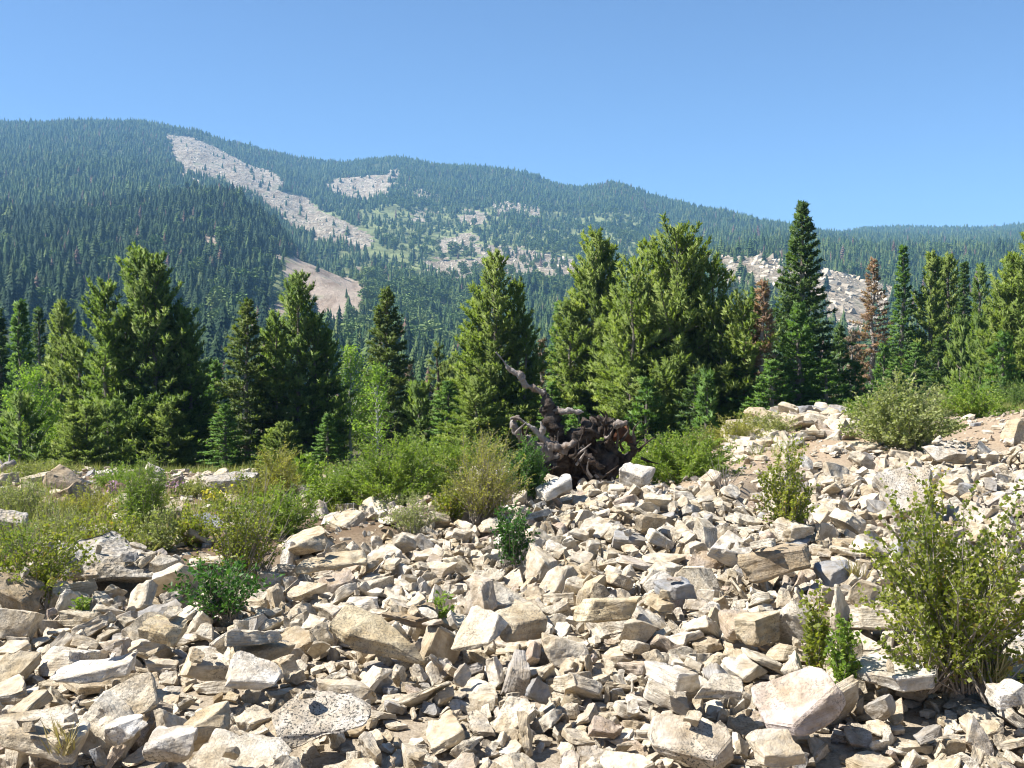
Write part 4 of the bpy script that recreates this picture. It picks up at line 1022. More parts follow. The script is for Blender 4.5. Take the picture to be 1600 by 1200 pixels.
# every stone of the scree as it came to rest, form by form: x, y, z (cm), turns about x, y, z (5 degree steps), length (cm)
STONES = [
[280,657,-180,4,2,1,29,171,603,-186,-3,5,5,35,-52,739,-189,29,4,-16,28,-100,440,-190,-7,11,-20,22,-225,649,-198,21,-3,6,15,-172,554,-170,33,2,-15,11,191,775,-151,1,4,27,21,74,1052,-180,17,-9,6,24,-274,682,-199,15,3,-21,19,227,521,-196,-36,-6,23,9,108,937,-188,34,-4,24,17,565,1203,-165,-35,7,-20,20,-76,582,-195,17,-7,2,15,-100,491,-203,32,2,-16,9,
261,642,-182,-4,5,31,14,-33,605,-195,-34,5,7,17,19,540,-195,-28,-5,-18,16,-226,472,-178,-16,1,31,7,-53,569,-195,33,0,-8,14,232,534,-196,-35,1,-21,9,62,1170,-177,33,-3,19,23,43,678,-195,-36,0,32,15,-225,864,-202,-2,-1,-2,19,-124,639,-202,0,2,9,15,108,484,-199,22,1,-2,7,62,586,-195,15,-8,28,11,107,501,-199,3,4,-21,20,-215,578,-172,-33,3,-27,9,
448,996,-182,21,4,-12,17,-337,829,-166,17,17,-27,8,45,1021,-177,-6,12,1,15,312,893,-188,3,-2,14,24,159,631,-191,12,1,25,14,549,1200,-172,-35,-8,28,27,654,1757,-141,0,1,-33,22,775,1665,-141,2,1,-7,18,99,1244,-173,9,-16,1,20,-41,787,-193,-20,-6,29,17,-330,1007,-191,34,0,28,12,-69,752,-190,13,-14,-26,16,24,734,-192,29,5,-3,17,-344,1295,-204,1,2,16,15,
-25,877,-197,4,2,32,18,370,1232,-176,-19,-8,-21,25,61,1063,-178,-19,0,-26,13,-301,670,-203,0,2,13,27,360,1826,-165,4,4,-26,21,-57,1012,-188,-5,5,1,21,-75,846,-197,-16,-10,-34,10,-111,1316,-203,2,2,-31,25,215,1051,-184,7,3,33,13,295,983,-191,-24,-1,35,14,15,890,-191,4,0,-25,29,-217,841,-204,-36,11,14,9,160,527,-198,34,0,-16,13,21,677,-189,7,4,-11,16,
355,1553,-170,-35,2,-21,14,-413,1435,-211,-33,13,-7,8,52,584,-198,-34,2,-30,10,-525,1355,-203,0,1,-9,13,53,1155,-178,-20,-3,13,14,358,1273,-179,1,4,1,25,-99,763,-200,-21,-2,1,9,-196,1735,-244,1,2,20,11,254,1772,-196,36,-4,-5,15,-263,1267,-206,1,1,-24,7,-779,1824,-232,0,3,16,12,-359,1494,-218,0,1,-24,12,-5,1063,-180,-14,-5,-30,7,446,1052,-182,18,-12,-24,8,
318,1102,-182,-9,0,11,13,579,1616,-148,-26,-6,-7,7,624,1321,-173,12,7,-2,21,205,813,-195,26,2,31,7,693,1411,-166,-5,1,35,13,38,959,-193,1,1,22,26,332,975,-184,33,4,16,11,133,1194,-176,-23,-3,29,12,-625,1750,-225,23,0,34,8,144,1204,-174,-4,2,-4,26,492,1480,-175,5,6,-33,15,107,596,-191,3,-1,-36,7,285,1144,-186,7,-4,-23,12,93,719,-190,-25,-12,-27,12,
379,1276,-176,-16,9,0,12,337,1052,-188,-26,-8,22,7,112,1055,-185,35,6,10,7,300,2027,-212,3,-1,-15,17,178,543,-182,-21,6,8,7,-79,970,-186,4,2,-11,7,41,1053,-188,35,1,-17,17,644,1480,-173,31,0,8,14,114,1073,-179,19,15,-16,7,-99,786,-202,1,3,-36,11,588,1216,-173,-24,-1,18,10,580,1224,-166,17,7,27,7,75,936,-197,0,2,-15,11,9,804,-199,7,3,-17,9,
-183,1654,-239,1,2,17,8,233,703,-191,-36,-2,29,31,-269,818,-202,14,-6,1,9,160,687,-192,1,1,3,33,442,713,-188,0,2,-18,32,-10,810,-195,-34,10,17,15,23,1002,-185,23,5,-1,7,-34,852,-197,8,2,-17,14,331,580,-193,6,3,-16,14,724,1317,-170,4,0,-18,35,354,515,-195,4,8,-32,13,198,672,-190,-31,7,1,13,-35,663,-196,1,4,-10,17,583,979,-176,-34,-1,0,17,
500,939,-180,3,5,-2,13,-300,573,-203,14,-7,30,7,-446,806,-194,20,-7,34,7,-272,550,-205,36,0,-12,12,-172,552,-202,5,3,-19,11,-23,852,-196,-19,2,-7,11,458,832,-186,-20,-2,17,12,429,1173,-179,36,8,24,8,-979,1929,-242,2,1,-27,11,-396,774,-196,28,-4,-10,22,-243,717,-198,-2,9,27,18,-132,812,-201,14,-1,35,10,372,634,-192,-21,-1,-30,10,105,680,-193,-26,1,8,9,
612,1138,-170,6,0,14,17,36,1220,-179,34,-1,-32,29,
],
[-261,746,-198,6,-4,6,35,294,774,-186,-23,-1,26,31,252,1173,-168,6,-2,15,35,-54,648,-171,-34,4,-10,15,-310,823,-171,15,-2,3,14,-36,1096,-182,0,-8,9,31,-39,665,-180,25,-3,-19,19,50,1038,-182,-36,-3,14,32,419,886,-181,-26,-2,-4,22,-312,848,-167,-32,5,3,14,436,887,-180,-17,17,3,17,-75,803,-193,-14,-5,-27,16,62,639,-187,33,-1,35,8,-3,671,-197,36,-1,30,27,
457,1076,-175,-14,-4,1,23,12,825,-194,-34,-8,0,17,277,787,-183,-26,1,-21,17,-188,751,-198,-34,-7,-28,16,-378,1308,-204,2,-1,-32,22,152,896,-188,-24,2,-9,14,-77,573,-200,2,-1,20,11,181,535,-197,-22,2,19,7,-336,1946,-253,2,0,4,27,199,1173,-173,-34,7,15,31,2,828,-198,2,-6,12,9,159,765,-192,-1,3,12,20,85,1231,-174,-31,6,-13,18,525,1054,-183,1,-1,4,36,
382,787,-191,-32,0,32,11,-121,870,-197,33,-2,21,10,188,863,-192,4,-2,26,18,-168,1091,-189,30,-4,1,8,67,968,-190,-10,-6,-3,10,129,548,-198,1,-1,22,7,-281,1991,-260,1,-1,-9,17,113,965,-176,-29,2,4,7,342,1170,-185,5,-2,-14,32,-212,483,-205,-23,-1,29,15,169,1225,-171,-32,9,-25,8,-193,1252,-205,1,-2,-8,17,-83,1056,-192,7,-2,7,25,-575,1588,-214,1,-1,-11,18,
-229,1475,-226,2,0,12,11,-504,1580,-216,1,0,16,8,15,968,-189,8,1,-2,21,-539,1336,-203,2,-1,-24,7,-447,1199,-197,1,-1,-15,30,587,1405,-172,-2,-5,-33,27,-172,879,-200,34,4,26,8,-492,1468,-211,1,-1,-10,8,-452,929,-187,1,-1,-9,7,287,649,-193,-32,0,-9,9,168,796,-197,-36,-1,-10,9,354,1715,-166,3,-3,-9,9,174,1067,-184,1,9,20,9,75,770,-191,17,-15,32,10,
219,821,-196,-31,0,-28,12,105,489,-203,-35,0,36,8,177,1946,-228,2,-4,-4,8,-38,1019,-194,1,0,-33,10,-56,926,-188,6,-8,34,11,84,887,-195,34,-1,17,16,113,1050,-187,-6,-1,-12,12,-196,739,-202,28,-2,7,14,697,1457,-167,-33,-10,29,7,417,1191,-181,1,-5,-12,24,467,1747,-141,2,1,-32,10,-272,1497,-224,3,-3,-27,13,646,1190,-167,21,-3,-12,26,-120,536,-196,35,-6,-15,14,
329,624,-191,30,1,14,16,-410,790,-201,-33,6,-2,13,291,571,-193,-1,-3,-31,13,176,1187,-175,0,-6,5,12,292,542,-188,5,-3,10,25,31,864,-187,4,0,16,16,368,704,-184,29,-9,1,21,-2,728,-192,30,4,32,20,-261,537,-203,0,-2,-22,19,373,1261,-177,-29,-2,8,11,305,507,-197,-4,-1,-3,8,565,971,-180,0,10,-10,11,342,566,-190,-17,1,-32,8,277,485,-197,2,-7,7,11,
577,1130,-162,-30,-14,2,11,-441,707,-201,-29,-4,9,23,328,479,-201,28,-4,16,9,-447,777,-194,-1,2,-17,21,289,514,-196,2,-2,13,25,-318,617,-204,-36,0,30,10,-161,542,-201,28,9,26,7,
],
[-23,733,-180,22,-16,-13,28,395,819,-181,1,2,-26,34,383,799,-183,19,6,-10,22,168,528,-187,14,3,-31,24,17,526,-196,-33,8,33,15,65,685,-188,-6,1,-32,29,-149,725,-193,-6,3,7,20,67,631,-193,36,0,18,18,485,1417,-159,32,-4,-25,34,49,782,-187,32,-9,-16,21,-134,694,-191,7,1,-6,15,297,607,-189,-8,-1,31,15,112,491,-196,-10,8,-23,8,-261,969,-189,-2,-1,-11,20,
-1,1110,-183,3,-1,-7,34,-17,844,-192,-4,-7,26,16,192,1089,-178,-4,0,1,21,-189,515,-200,12,5,-22,14,395,1146,-180,-4,0,20,31,100,987,-184,-25,8,-35,21,33,558,-197,-8,-1,4,11,-45,474,-193,3,0,28,7,-698,1988,-242,-3,-2,-18,34,-189,536,-194,-1,-5,-12,19,-205,729,-200,-33,7,31,15,187,502,-196,-16,3,10,8,29,975,-183,-33,9,-2,16,-69,576,-196,1,-2,-13,8,
143,1863,-220,18,4,1,21,293,843,-181,2,0,-11,13,-114,791,-189,-27,9,6,10,-83,812,-194,31,3,-10,19,183,1099,-170,32,9,-31,15,515,1197,-170,2,-3,-26,27,313,1275,-174,34,-7,13,13,650,1452,-157,17,-1,22,21,-144,936,-190,-6,7,-4,18,73,647,-188,-4,4,7,14,316,733,-183,-18,5,-7,11,207,563,-193,7,-3,-26,9,50,1199,-164,-1,-8,-23,34,-63,822,-193,-33,9,29,11,
528,1212,-165,-21,2,31,17,-15,660,-195,25,7,33,8,-1,912,-194,-12,0,-28,10,228,462,-198,-1,0,-8,20,-300,654,-196,32,-6,19,7,715,1398,-154,2,0,-4,34,-97,979,-188,36,4,-6,22,-56,903,-187,-11,-2,-5,9,268,1072,-181,-29,2,13,15,123,1066,-183,-35,-3,-34,15,207,649,-186,31,2,1,10,577,1211,-167,2,0,-12,14,-219,672,-201,2,-4,-8,8,-196,677,-199,-10,-1,-10,15,
-335,1857,-242,4,0,13,16,272,896,-191,3,1,27,26,-326,670,-198,17,2,4,13,142,654,-187,-36,1,-25,13,-358,1670,-225,1,-1,-15,19,-97,913,-196,-28,8,23,11,-575,1637,-216,1,-2,-17,16,207,1007,-183,29,-16,21,13,133,565,-194,-14,7,-13,8,-3,1121,-172,-33,-6,-15,8,528,1276,-168,28,15,15,15,191,793,-151,-35,-17,-3,7,362,997,-185,-32,10,3,12,78,1084,-173,10,-3,20,9,
48,490,-198,6,-16,-35,7,555,1137,-163,-29,-1,-7,7,441,1235,-170,-28,4,4,17,-169,625,-191,-29,0,-13,24,-47,869,-198,-25,0,26,9,619,1422,-134,33,-1,35,9,53,641,-197,-15,0,31,7,491,1656,-144,1,-2,11,11,348,940,-182,9,-10,-19,9,218,1009,-184,10,-10,15,10,75,1928,-241,3,1,36,16,610,1419,-135,-2,2,-10,9,87,1073,-179,-7,-6,4,12,-374,1592,-222,1,0,8,9,
450,1023,-181,-23,15,-16,8,602,1862,-129,-1,-1,15,13,167,844,-189,-25,14,-23,7,-294,1387,-213,-1,1,21,13,252,805,-190,19,5,-12,18,437,1467,-176,3,1,28,9,-482,1101,-195,0,0,-8,7,12,955,-190,15,-15,22,11,679,1935,-139,1,1,0,14,-543,1979,-249,2,-2,-16,14,-200,762,-203,-3,-1,-13,11,371,1199,-177,-34,8,10,7,687,1396,-157,-8,3,13,8,370,884,-184,5,-1,-27,22,
714,1436,-164,29,-4,13,14,526,1045,-164,-28,1,22,7,-40,754,-195,0,-1,6,9,-598,1433,-200,12,-13,25,12,97,1060,-184,2,-2,13,25,317,1094,-189,-5,0,-31,9,-360,1384,-209,-30,11,-31,7,700,1919,-143,2,-1,23,8,573,1587,-152,-1,1,-14,8,-315,1935,-254,-1,-2,-25,7,112,1151,-175,21,14,-17,7,407,1205,-182,-10,-5,5,9,-85,878,-197,-31,4,30,7,686,1799,-143,2,-1,-6,7,
229,1859,-208,-1,2,27,7,-973,2017,-248,3,-1,-26,7,507,1366,-164,-32,11,-31,7,493,1362,-168,-13,-3,-8,8,13,851,-191,-9,1,-28,7,418,1264,-176,2,0,14,18,-191,1383,-218,4,-1,35,7,482,978,-180,15,11,-21,9,294,748,-185,3,-8,-32,9,100,768,-193,-4,8,3,10,502,1101,-172,-23,-9,1,7,968,1952,-128,1,-3,-3,7,8,902,-195,13,-6,-9,7,319,871,-189,7,12,30,9,
-372,1682,-227,3,0,19,10,82,572,-192,32,-12,20,13,-16,523,-199,6,-4,-11,8,-62,1061,-185,1,-8,26,7,93,669,-192,-32,6,3,16,557,1391,-168,-26,-5,-24,13,-47,784,-197,36,-8,33,8,144,1081,-182,-3,12,10,11,-198,824,-201,-11,2,14,7,-288,1848,-246,2,-2,-16,8,-208,694,-201,-33,7,-32,8,-437,1075,-194,-2,-1,-8,10,-484,788,-196,-34,4,15,30,-326,574,-193,-32,2,3,28,
713,1262,-166,-13,7,-35,14,-426,720,-199,-33,8,19,7,55,1508,-208,-1,-9,-4,28,-422,793,-201,6,1,-25,13,-432,717,-193,-25,-17,-5,7,402,673,-177,4,-6,13,24,213,995,-188,-21,-7,10,8,-281,488,-205,-33,5,25,12,-617,1136,-194,3,-1,-25,12,35,1244,-175,-31,3,-20,17,629,1436,-176,-2,-1,11,12,-302,563,-203,17,8,-30,8,703,1329,-169,-9,16,4,21,666,1154,-160,16,8,27,24,
-385,763,-200,-5,10,5,11,-1059,1945,-244,0,-1,1,8,391,657,-190,-23,-1,-7,8,534,981,-185,-35,1,27,9,-200,643,-199,6,-10,32,10,451,800,-187,21,8,-4,10,-669,1311,-201,1,0,11,18,291,467,-199,16,5,-27,7,-138,930,-202,-13,1,-31,10,519,926,-182,0,-1,-13,24,341,1070,-183,35,4,-17,7,660,1265,-164,-10,16,3,24,-596,1125,-193,-3,-1,9,9,471,836,-185,20,8,26,10,
-427,672,-201,8,3,-16,9,-453,728,-199,-4,0,-21,9,
],
[-92,563,-195,18,-1,-1,32,-66,590,-192,17,-9,-19,19,-171,709,-197,9,3,-31,24,287,1058,-177,30,4,-17,32,150,492,-199,16,6,-31,10,228,763,-186,-33,-3,12,22,341,1217,-173,-13,5,-32,27,164,961,-183,28,0,20,28,371,866,-181,-27,3,-9,20,439,956,-185,36,-1,-16,35,-198,613,-202,0,0,28,17,197,528,-167,-33,-10,15,7,266,1048,-176,-4,1,17,25,96,657,-190,-21,3,-29,20,
-84,847,-197,23,2,9,20,53,563,-195,-31,17,-33,10,254,649,-189,17,-1,5,23,286,1954,-196,6,9,21,23,49,620,-192,-28,-2,-18,14,432,1265,-168,6,-6,-26,21,293,670,-190,0,0,-1,31,252,493,-199,-1,0,31,10,-20,590,-194,2,-6,-11,13,-12,602,-195,-3,-2,27,18,74,540,-196,15,8,-19,7,-116,585,-199,-31,-4,26,9,-9,1091,-181,-12,-1,0,19,-120,785,-191,-21,4,14,8,
-488,1377,-204,18,-1,-20,12,-192,950,-199,19,-7,12,16,-10,1014,-188,18,0,-26,22,598,1462,-161,-19,-4,35,10,-315,789,-195,19,-1,-27,8,117,492,-198,-28,-8,-11,8,-102,606,-201,-1,0,9,14,-660,1437,-206,0,0,-4,10,-194,558,-200,-27,10,27,9,-230,877,-206,-12,11,-25,10,384,1130,-178,-30,1,-22,9,-74,548,-198,-36,-9,-31,8,291,1126,-178,-5,0,-15,24,-152,534,-201,18,0,-9,16,
91,953,-189,-14,-4,16,9,807,2006,-150,0,1,26,15,94,1035,-179,-35,0,24,23,455,920,-186,-9,8,23,12,-171,1571,-236,-1,1,-4,10,161,1717,-218,-22,-11,-3,8,468,969,-186,-35,-2,14,26,188,514,-196,17,2,-35,8,42,1822,-242,-1,-1,3,11,633,1382,-172,12,-3,-4,17,-146,1064,-186,-2,2,7,7,-407,1951,-251,-28,0,-34,8,415,1549,-163,0,-1,11,15,333,1057,-187,34,-8,-28,11,
-215,1625,-236,-1,1,-7,8,221,480,-200,-35,-2,-12,7,253,597,-190,-6,1,-5,17,74,1089,-171,27,0,0,7,705,1698,-145,-1,0,18,8,-339,1719,-234,1,-1,-35,9,-923,1979,-243,0,0,-26,20,112,1129,-177,15,-6,23,7,-442,1438,-212,0,1,13,7,-256,815,-204,18,0,19,12,-42,566,-197,-22,-2,4,10,698,1470,-171,31,10,-27,12,302,701,-187,-33,1,17,20,611,1508,-166,-36,15,-6,14,
178,528,-198,-36,-1,-33,7,-407,1706,-227,16,-1,-7,8,696,1826,-143,16,1,10,7,139,969,-194,-34,-5,-7,7,587,1491,-163,-13,1,26,14,603,1121,-171,-17,-6,-8,17,367,668,-179,-20,1,26,17,387,696,-185,-20,2,25,33,338,656,-190,0,1,-26,33,218,1704,-203,-16,0,-11,14,354,611,-191,0,-2,-29,7,-312,708,-205,-35,2,5,8,-417,685,-202,-17,2,3,8,-73,631,-197,1,0,30,8,
-327,650,-201,-35,-5,-32,17,-102,521,-202,-35,-2,-1,12,144,686,-185,-17,7,29,7,834,1818,-137,35,3,35,8,345,595,-188,-35,11,33,8,46,712,-188,-19,6,-24,11,436,816,-188,-1,1,-24,21,78,831,-194,-26,2,-33,23,289,565,-193,21,9,-33,7,521,1395,-170,1,0,5,25,476,1024,-182,-19,4,6,9,-440,738,-201,-31,2,30,23,686,1427,-167,-33,2,21,15,-341,599,-200,-19,2,-6,28,
-278,517,-205,-7,7,-18,9,
],
[241,519,-194,-33,-1,4,21,-224,726,-186,-7,0,22,35,173,504,-195,1,-4,17,15,146,586,-182,0,4,2,24,-324,740,-189,17,-7,-22,23,131,889,-187,0,0,-27,35,-265,890,-188,35,1,2,30,-1,500,-200,4,0,-15,13,269,574,-189,-6,3,-18,21,180,495,-196,10,2,35,10,61,502,-201,36,-1,20,14,117,770,-186,-28,9,-5,30,217,455,-188,1,-7,22,8,36,607,-194,0,-11,10,16,
291,868,-188,-35,-1,23,35,-182,637,-187,-25,8,-31,16,-49,634,-173,-2,-1,9,12,123,547,-192,28,-13,-13,13,-138,637,-197,17,0,4,15,156,1167,-172,17,-3,23,25,-83,528,-201,-36,1,-22,14,60,603,-198,0,-1,30,27,188,492,-198,-30,0,28,10,113,1055,-173,-2,-6,-29,21,274,612,-190,-1,-10,-19,9,387,1334,-170,6,0,2,18,96,773,-184,-18,-6,21,10,-228,625,-191,-7,4,3,8,
1,874,-191,30,2,5,13,217,803,-149,-31,16,17,8,285,624,-188,-30,-7,-8,7,125,1092,-172,-1,-4,14,15,-117,892,-196,35,11,-36,18,38,746,-189,3,11,-23,8,178,1235,-175,4,3,27,27,69,511,-201,-1,-3,12,7,-573,1901,-240,1,-2,-36,22,-720,1437,-207,0,-1,17,17,194,1069,-179,-6,1,-35,12,358,963,-183,-13,-5,31,9,-76,680,-193,35,-10,32,16,-303,827,-174,28,0,20,9,
471,942,-178,23,2,33,7,134,539,-197,34,-1,-22,10,316,1259,-184,-15,-1,-9,16,-154,1809,-247,0,-2,-32,24,227,1032,-186,-33,-8,-29,14,-116,902,-195,22,-10,-4,16,-196,840,-203,16,-2,1,14,354,1396,-177,4,-5,27,27,-819,1959,-240,-28,3,32,13,538,1502,-156,-36,1,8,17,-213,599,-201,5,2,6,7,237,503,-197,6,-3,5,7,198,1195,-173,35,3,-1,27,-177,1193,-201,1,-1,-32,12,
218,833,-186,0,-3,2,27,457,1542,-158,32,6,-34,8,-519,1450,-210,-1,-1,-3,12,-652,1344,-205,0,-2,-12,11,389,1379,-178,31,4,-1,20,359,864,-183,-30,-9,-31,16,111,950,-192,14,-2,-30,15,-201,494,-207,35,0,22,10,110,1199,-174,8,-2,2,9,564,1727,-141,0,-3,27,8,-581,1831,-235,-1,-1,3,11,-743,1501,-211,0,-2,22,8,-247,1592,-232,0,-1,12,11,136,592,-196,31,3,-14,8,
-162,895,-200,34,-2,2,7,310,1068,-188,-13,3,-16,10,-7,872,-194,3,-2,-24,10,-333,699,-202,-5,-1,-10,16,-85,988,-185,29,-1,-19,11,-235,734,-196,3,1,6,22,532,1132,-171,-4,-12,17,10,215,1094,-176,-15,8,0,8,79,593,-195,3,10,35,13,14,1054,-182,34,-3,0,19,-115,870,-202,-1,-1,28,29,79,710,-194,-36,0,-28,28,-53,963,-194,0,-2,-9,32,-72,525,-201,34,-4,-5,8,
-60,777,-195,-2,-4,24,18,84,631,-195,6,-8,-18,13,-553,1580,-215,0,-2,-33,10,-53,954,-190,34,0,11,9,-71,1007,-194,-18,0,-35,7,626,1491,-174,-1,-2,35,16,405,1242,-177,2,-6,-12,20,-12,937,-186,3,12,-22,7,-6,882,-197,19,0,-23,7,376,603,-194,36,1,-16,31,750,1365,-167,-31,15,-23,7,787,1452,-156,34,-1,16,34,-316,603,-201,-33,6,7,13,-340,625,-199,-31,10,11,13,
69,799,-190,-2,-5,20,8,336,543,-193,28,-1,35,12,307,475,-190,34,3,33,22,-404,767,-198,35,-2,-21,19,397,669,-188,-1,-6,21,19,342,987,-188,33,-4,0,20,300,565,-192,1,3,-1,16,-399,647,-204,5,9,32,7,74,841,-193,30,-1,-1,22,93,511,-196,-5,0,29,23,-861,1571,-212,17,-3,-21,7,193,652,-188,-15,0,19,16,-117,499,-203,0,-5,-29,9,498,963,-183,-26,-6,-26,7,
215,1636,-205,-1,1,33,29,-331,578,-203,24,-1,-4,9,
],
[269,725,-183,-33,10,26,32,-10,585,-188,-16,-14,26,18,-217,630,-199,1,1,1,21,-204,934,-195,23,11,-20,31,-133,581,-201,1,-1,-29,18,198,523,-197,1,-2,16,14,264,705,-187,20,1,9,31,555,1261,-158,-19,3,26,24,-211,479,-180,-35,1,-29,8,194,485,-199,36,-1,-27,13,-45,1033,-184,30,2,-11,30,-4,647,-199,-36,1,-27,10,372,1521,-167,-34,0,-12,24,348,711,-188,-2,2,10,20,
-133,743,-198,-14,-1,-4,31,-39,740,-195,-6,2,-19,14,218,797,-193,-8,-1,23,20,-351,763,-202,-32,1,10,17,642,1432,-160,-10,-8,-12,16,64,596,-194,-6,13,-26,7,-256,789,-202,20,1,11,18,117,590,-192,-19,11,9,16,255,1141,-180,-11,-7,28,16,42,608,-188,4,-4,16,7,220,546,-168,-6,-2,-21,7,-45,934,-190,-2,-4,-17,29,268,1149,-185,1,-1,-5,34,-410,1024,-187,20,1,-6,23,
-22,878,-187,-8,7,-31,7,-624,1935,-239,-1,-2,-6,30,-586,1441,-206,1,-1,17,12,170,518,-195,-34,-2,-28,7,-230,904,-203,-19,10,18,11,310,762,-188,-1,-4,20,15,-101,655,-200,-11,-2,-10,9,-436,1427,-210,20,0,-25,10,145,510,-198,34,1,-35,11,-33,899,-184,-23,-2,-9,7,-309,1356,-210,2,-2,-32,14,-404,1291,-202,1,-1,-28,11,357,899,-187,-23,5,-26,15,-47,965,-188,-4,-3,3,15,
245,465,-192,36,-1,-21,25,-291,767,-199,-31,4,2,8,71,873,-187,2,-13,10,7,126,1089,-182,-35,-1,18,31,-55,1179,-178,-11,9,33,8,-383,1222,-200,0,-2,28,8,-66,1143,-177,-22,6,14,8,-111,440,-186,-14,1,-25,8,-464,1389,-208,2,-1,21,9,-566,1341,-200,1,-2,-19,34,-913,1970,-243,1,-1,21,16,571,1380,-172,-32,11,34,23,-669,1429,-206,0,-1,6,8,304,595,-184,-5,-15,-9,14,
543,1550,-153,-2,3,18,10,620,1447,-173,-31,7,-15,15,627,1771,-140,1,-2,11,11,-656,1663,-217,1,-1,20,7,-201,754,-200,22,-1,-11,7,568,1621,-150,0,0,-16,9,362,711,-189,1,-8,-4,11,-79,548,-197,-10,13,-15,10,-13,876,-195,-9,-9,-26,11,-632,1832,-233,1,-2,-5,7,-145,898,-204,-35,-1,4,18,-114,602,-201,-7,-1,-9,10,546,1577,-152,-33,2,20,9,-74,976,-193,1,-1,-22,34,
124,925,-194,20,1,25,17,309,1654,-178,-2,-3,13,9,261,1418,-182,31,1,15,10,-56,854,-200,-13,0,-21,10,-133,887,-203,-3,11,9,8,312,708,-193,0,-2,12,13,211,1047,-186,35,-4,-16,9,500,997,-176,28,1,-23,7,-324,504,-201,-10,-7,-25,18,145,861,-190,-35,2,-12,15,198,700,-183,-16,-14,-32,8,82,1826,-235,2,0,-28,17,264,1136,-183,34,-6,-16,8,-374,1669,-227,0,-1,-4,8,
-340,658,-201,-7,12,-22,12,-128,665,-202,0,-2,8,11,-333,523,-203,28,1,-14,18,333,638,-194,20,1,-17,7,626,1129,-168,15,-5,-9,14,591,1000,-172,-35,4,-8,28,86,1905,-240,2,-2,-23,10,-693,1239,-199,1,-2,-13,20,24,913,-189,34,-7,2,20,-459,901,-186,6,-2,2,7,
],
[355,835,-184,-34,3,-17,34,-133,794,-196,6,6,-33,27,175,718,-181,5,6,29,21,241,1047,-179,4,0,14,29,63,542,-196,35,4,-6,16,56,516,-200,2,1,-18,14,415,1444,-169,-2,10,-11,35,-29,556,-198,6,-2,5,10,-215,504,-206,2,-1,18,12,214,554,-166,-20,13,22,9,-10,500,-199,-1,-12,18,7,-20,889,-191,-19,13,8,21,-679,1821,-227,1,-1,-18,35,-55,1071,-180,-34,-10,-17,23,
45,1016,-184,12,-5,31,22,-228,497,-205,19,-5,3,9,219,744,-187,-8,1,-22,15,-150,1094,-184,12,-5,-22,14,229,1003,-186,9,4,-8,11,-112,1958,-257,1,0,-5,31,356,741,-189,-2,6,7,10,51,543,-199,1,1,-31,13,555,1130,-171,-3,-2,16,33,357,764,-188,1,1,25,17,-345,1248,-201,1,1,17,18,204,1838,-211,1,-2,0,34,-104,454,-185,-4,4,-19,7,125,1078,-174,-35,-3,33,18,
292,1205,-180,35,-3,-29,27,-53,544,-198,-20,11,-16,7,-273,696,-197,9,10,25,14,12,605,-195,-31,0,-28,19,190,534,-195,6,-1,-26,14,442,1808,-138,1,3,-35,26,-258,1308,-208,0,1,-2,26,597,1435,-133,7,-2,-18,20,589,1390,-168,-34,-4,20,22,376,780,-188,14,2,17,9,-58,597,-198,-15,2,-10,8,-90,772,-198,6,-1,-3,19,251,1858,-195,-10,4,-20,21,214,786,-150,2,0,15,8,
-158,487,-205,35,0,-26,12,335,834,-191,6,-1,-11,9,328,904,-190,2,1,-2,19,-147,558,-201,31,-5,-1,11,786,1927,-148,1,1,25,22,277,617,-190,11,-1,5,8,311,1421,-176,-17,5,31,9,-403,840,-184,-30,-5,17,7,340,754,-191,2,1,-31,17,94,544,-169,-3,-7,-20,9,532,1414,-169,0,-2,-24,24,349,686,-190,1,1,32,32,-114,1036,-190,25,12,-12,10,392,1037,-184,10,3,5,9,
520,1365,-160,-5,6,-29,12,-126,759,-198,30,-10,-12,17,69,1220,-175,-35,7,-9,18,-47,957,-186,-18,-10,20,7,19,804,-191,-15,-7,-29,7,112,1912,-236,2,2,28,14,181,1198,-179,1,3,-15,24,593,1244,-159,18,-2,7,8,307,1211,-182,24,-5,23,11,165,1210,-174,5,1,-34,20,510,1008,-179,6,-3,17,16,558,1373,-167,27,-6,-7,19,-270,1459,-221,-2,-2,-33,8,-546,1891,-241,-1,1,3,9,
356,1173,-182,8,1,-5,9,681,1443,-168,2,1,-27,14,664,1418,-165,20,11,5,7,-739,1612,-213,2,1,18,14,-449,1953,-251,3,0,-31,8,608,1328,-173,30,-2,31,14,-250,804,-198,-28,-6,-11,12,-40,801,-194,-2,-2,6,14,282,626,-193,1,1,-10,9,-98,796,-202,1,0,4,14,445,1874,-141,-33,-8,-6,8,-39,617,-196,13,0,5,8,181,875,-196,1,0,-25,9,14,1005,-188,-11,2,3,12,
-286,1582,-229,3,-1,29,8,22,1159,-178,27,6,32,11,514,1884,-129,1,1,21,8,3,1063,-181,33,9,-21,7,416,1362,-179,26,13,-4,17,132,585,-193,-33,-1,21,7,-859,1769,-226,2,2,27,11,-11,866,-199,35,-2,12,17,-298,808,-204,-1,3,32,8,334,559,-181,18,-8,-12,12,-457,759,-198,32,14,35,18,-241,712,-200,7,3,-24,18,489,819,-181,35,-3,11,23,-25,862,-197,-10,2,-18,12,
-265,505,-204,-16,2,27,11,566,1019,-178,32,-5,-26,13,441,776,-192,2,0,13,8,-384,891,-187,3,0,35,11,-164,796,-205,1,0,-1,11,-409,675,-204,4,2,13,17,291,1003,-187,3,5,-11,13,584,1114,-160,5,6,-29,32,-2,795,-194,-35,-1,-20,11,319,610,-190,-33,2,27,22,-426,703,-204,16,-5,-30,9,141,568,-195,-13,1,-33,7,304,559,-187,14,-8,23,13,137,720,-192,7,15,18,9,
284,562,-195,35,-1,-13,9,-610,1053,-191,1,1,-4,9,-25,829,-196,5,3,36,22,
],
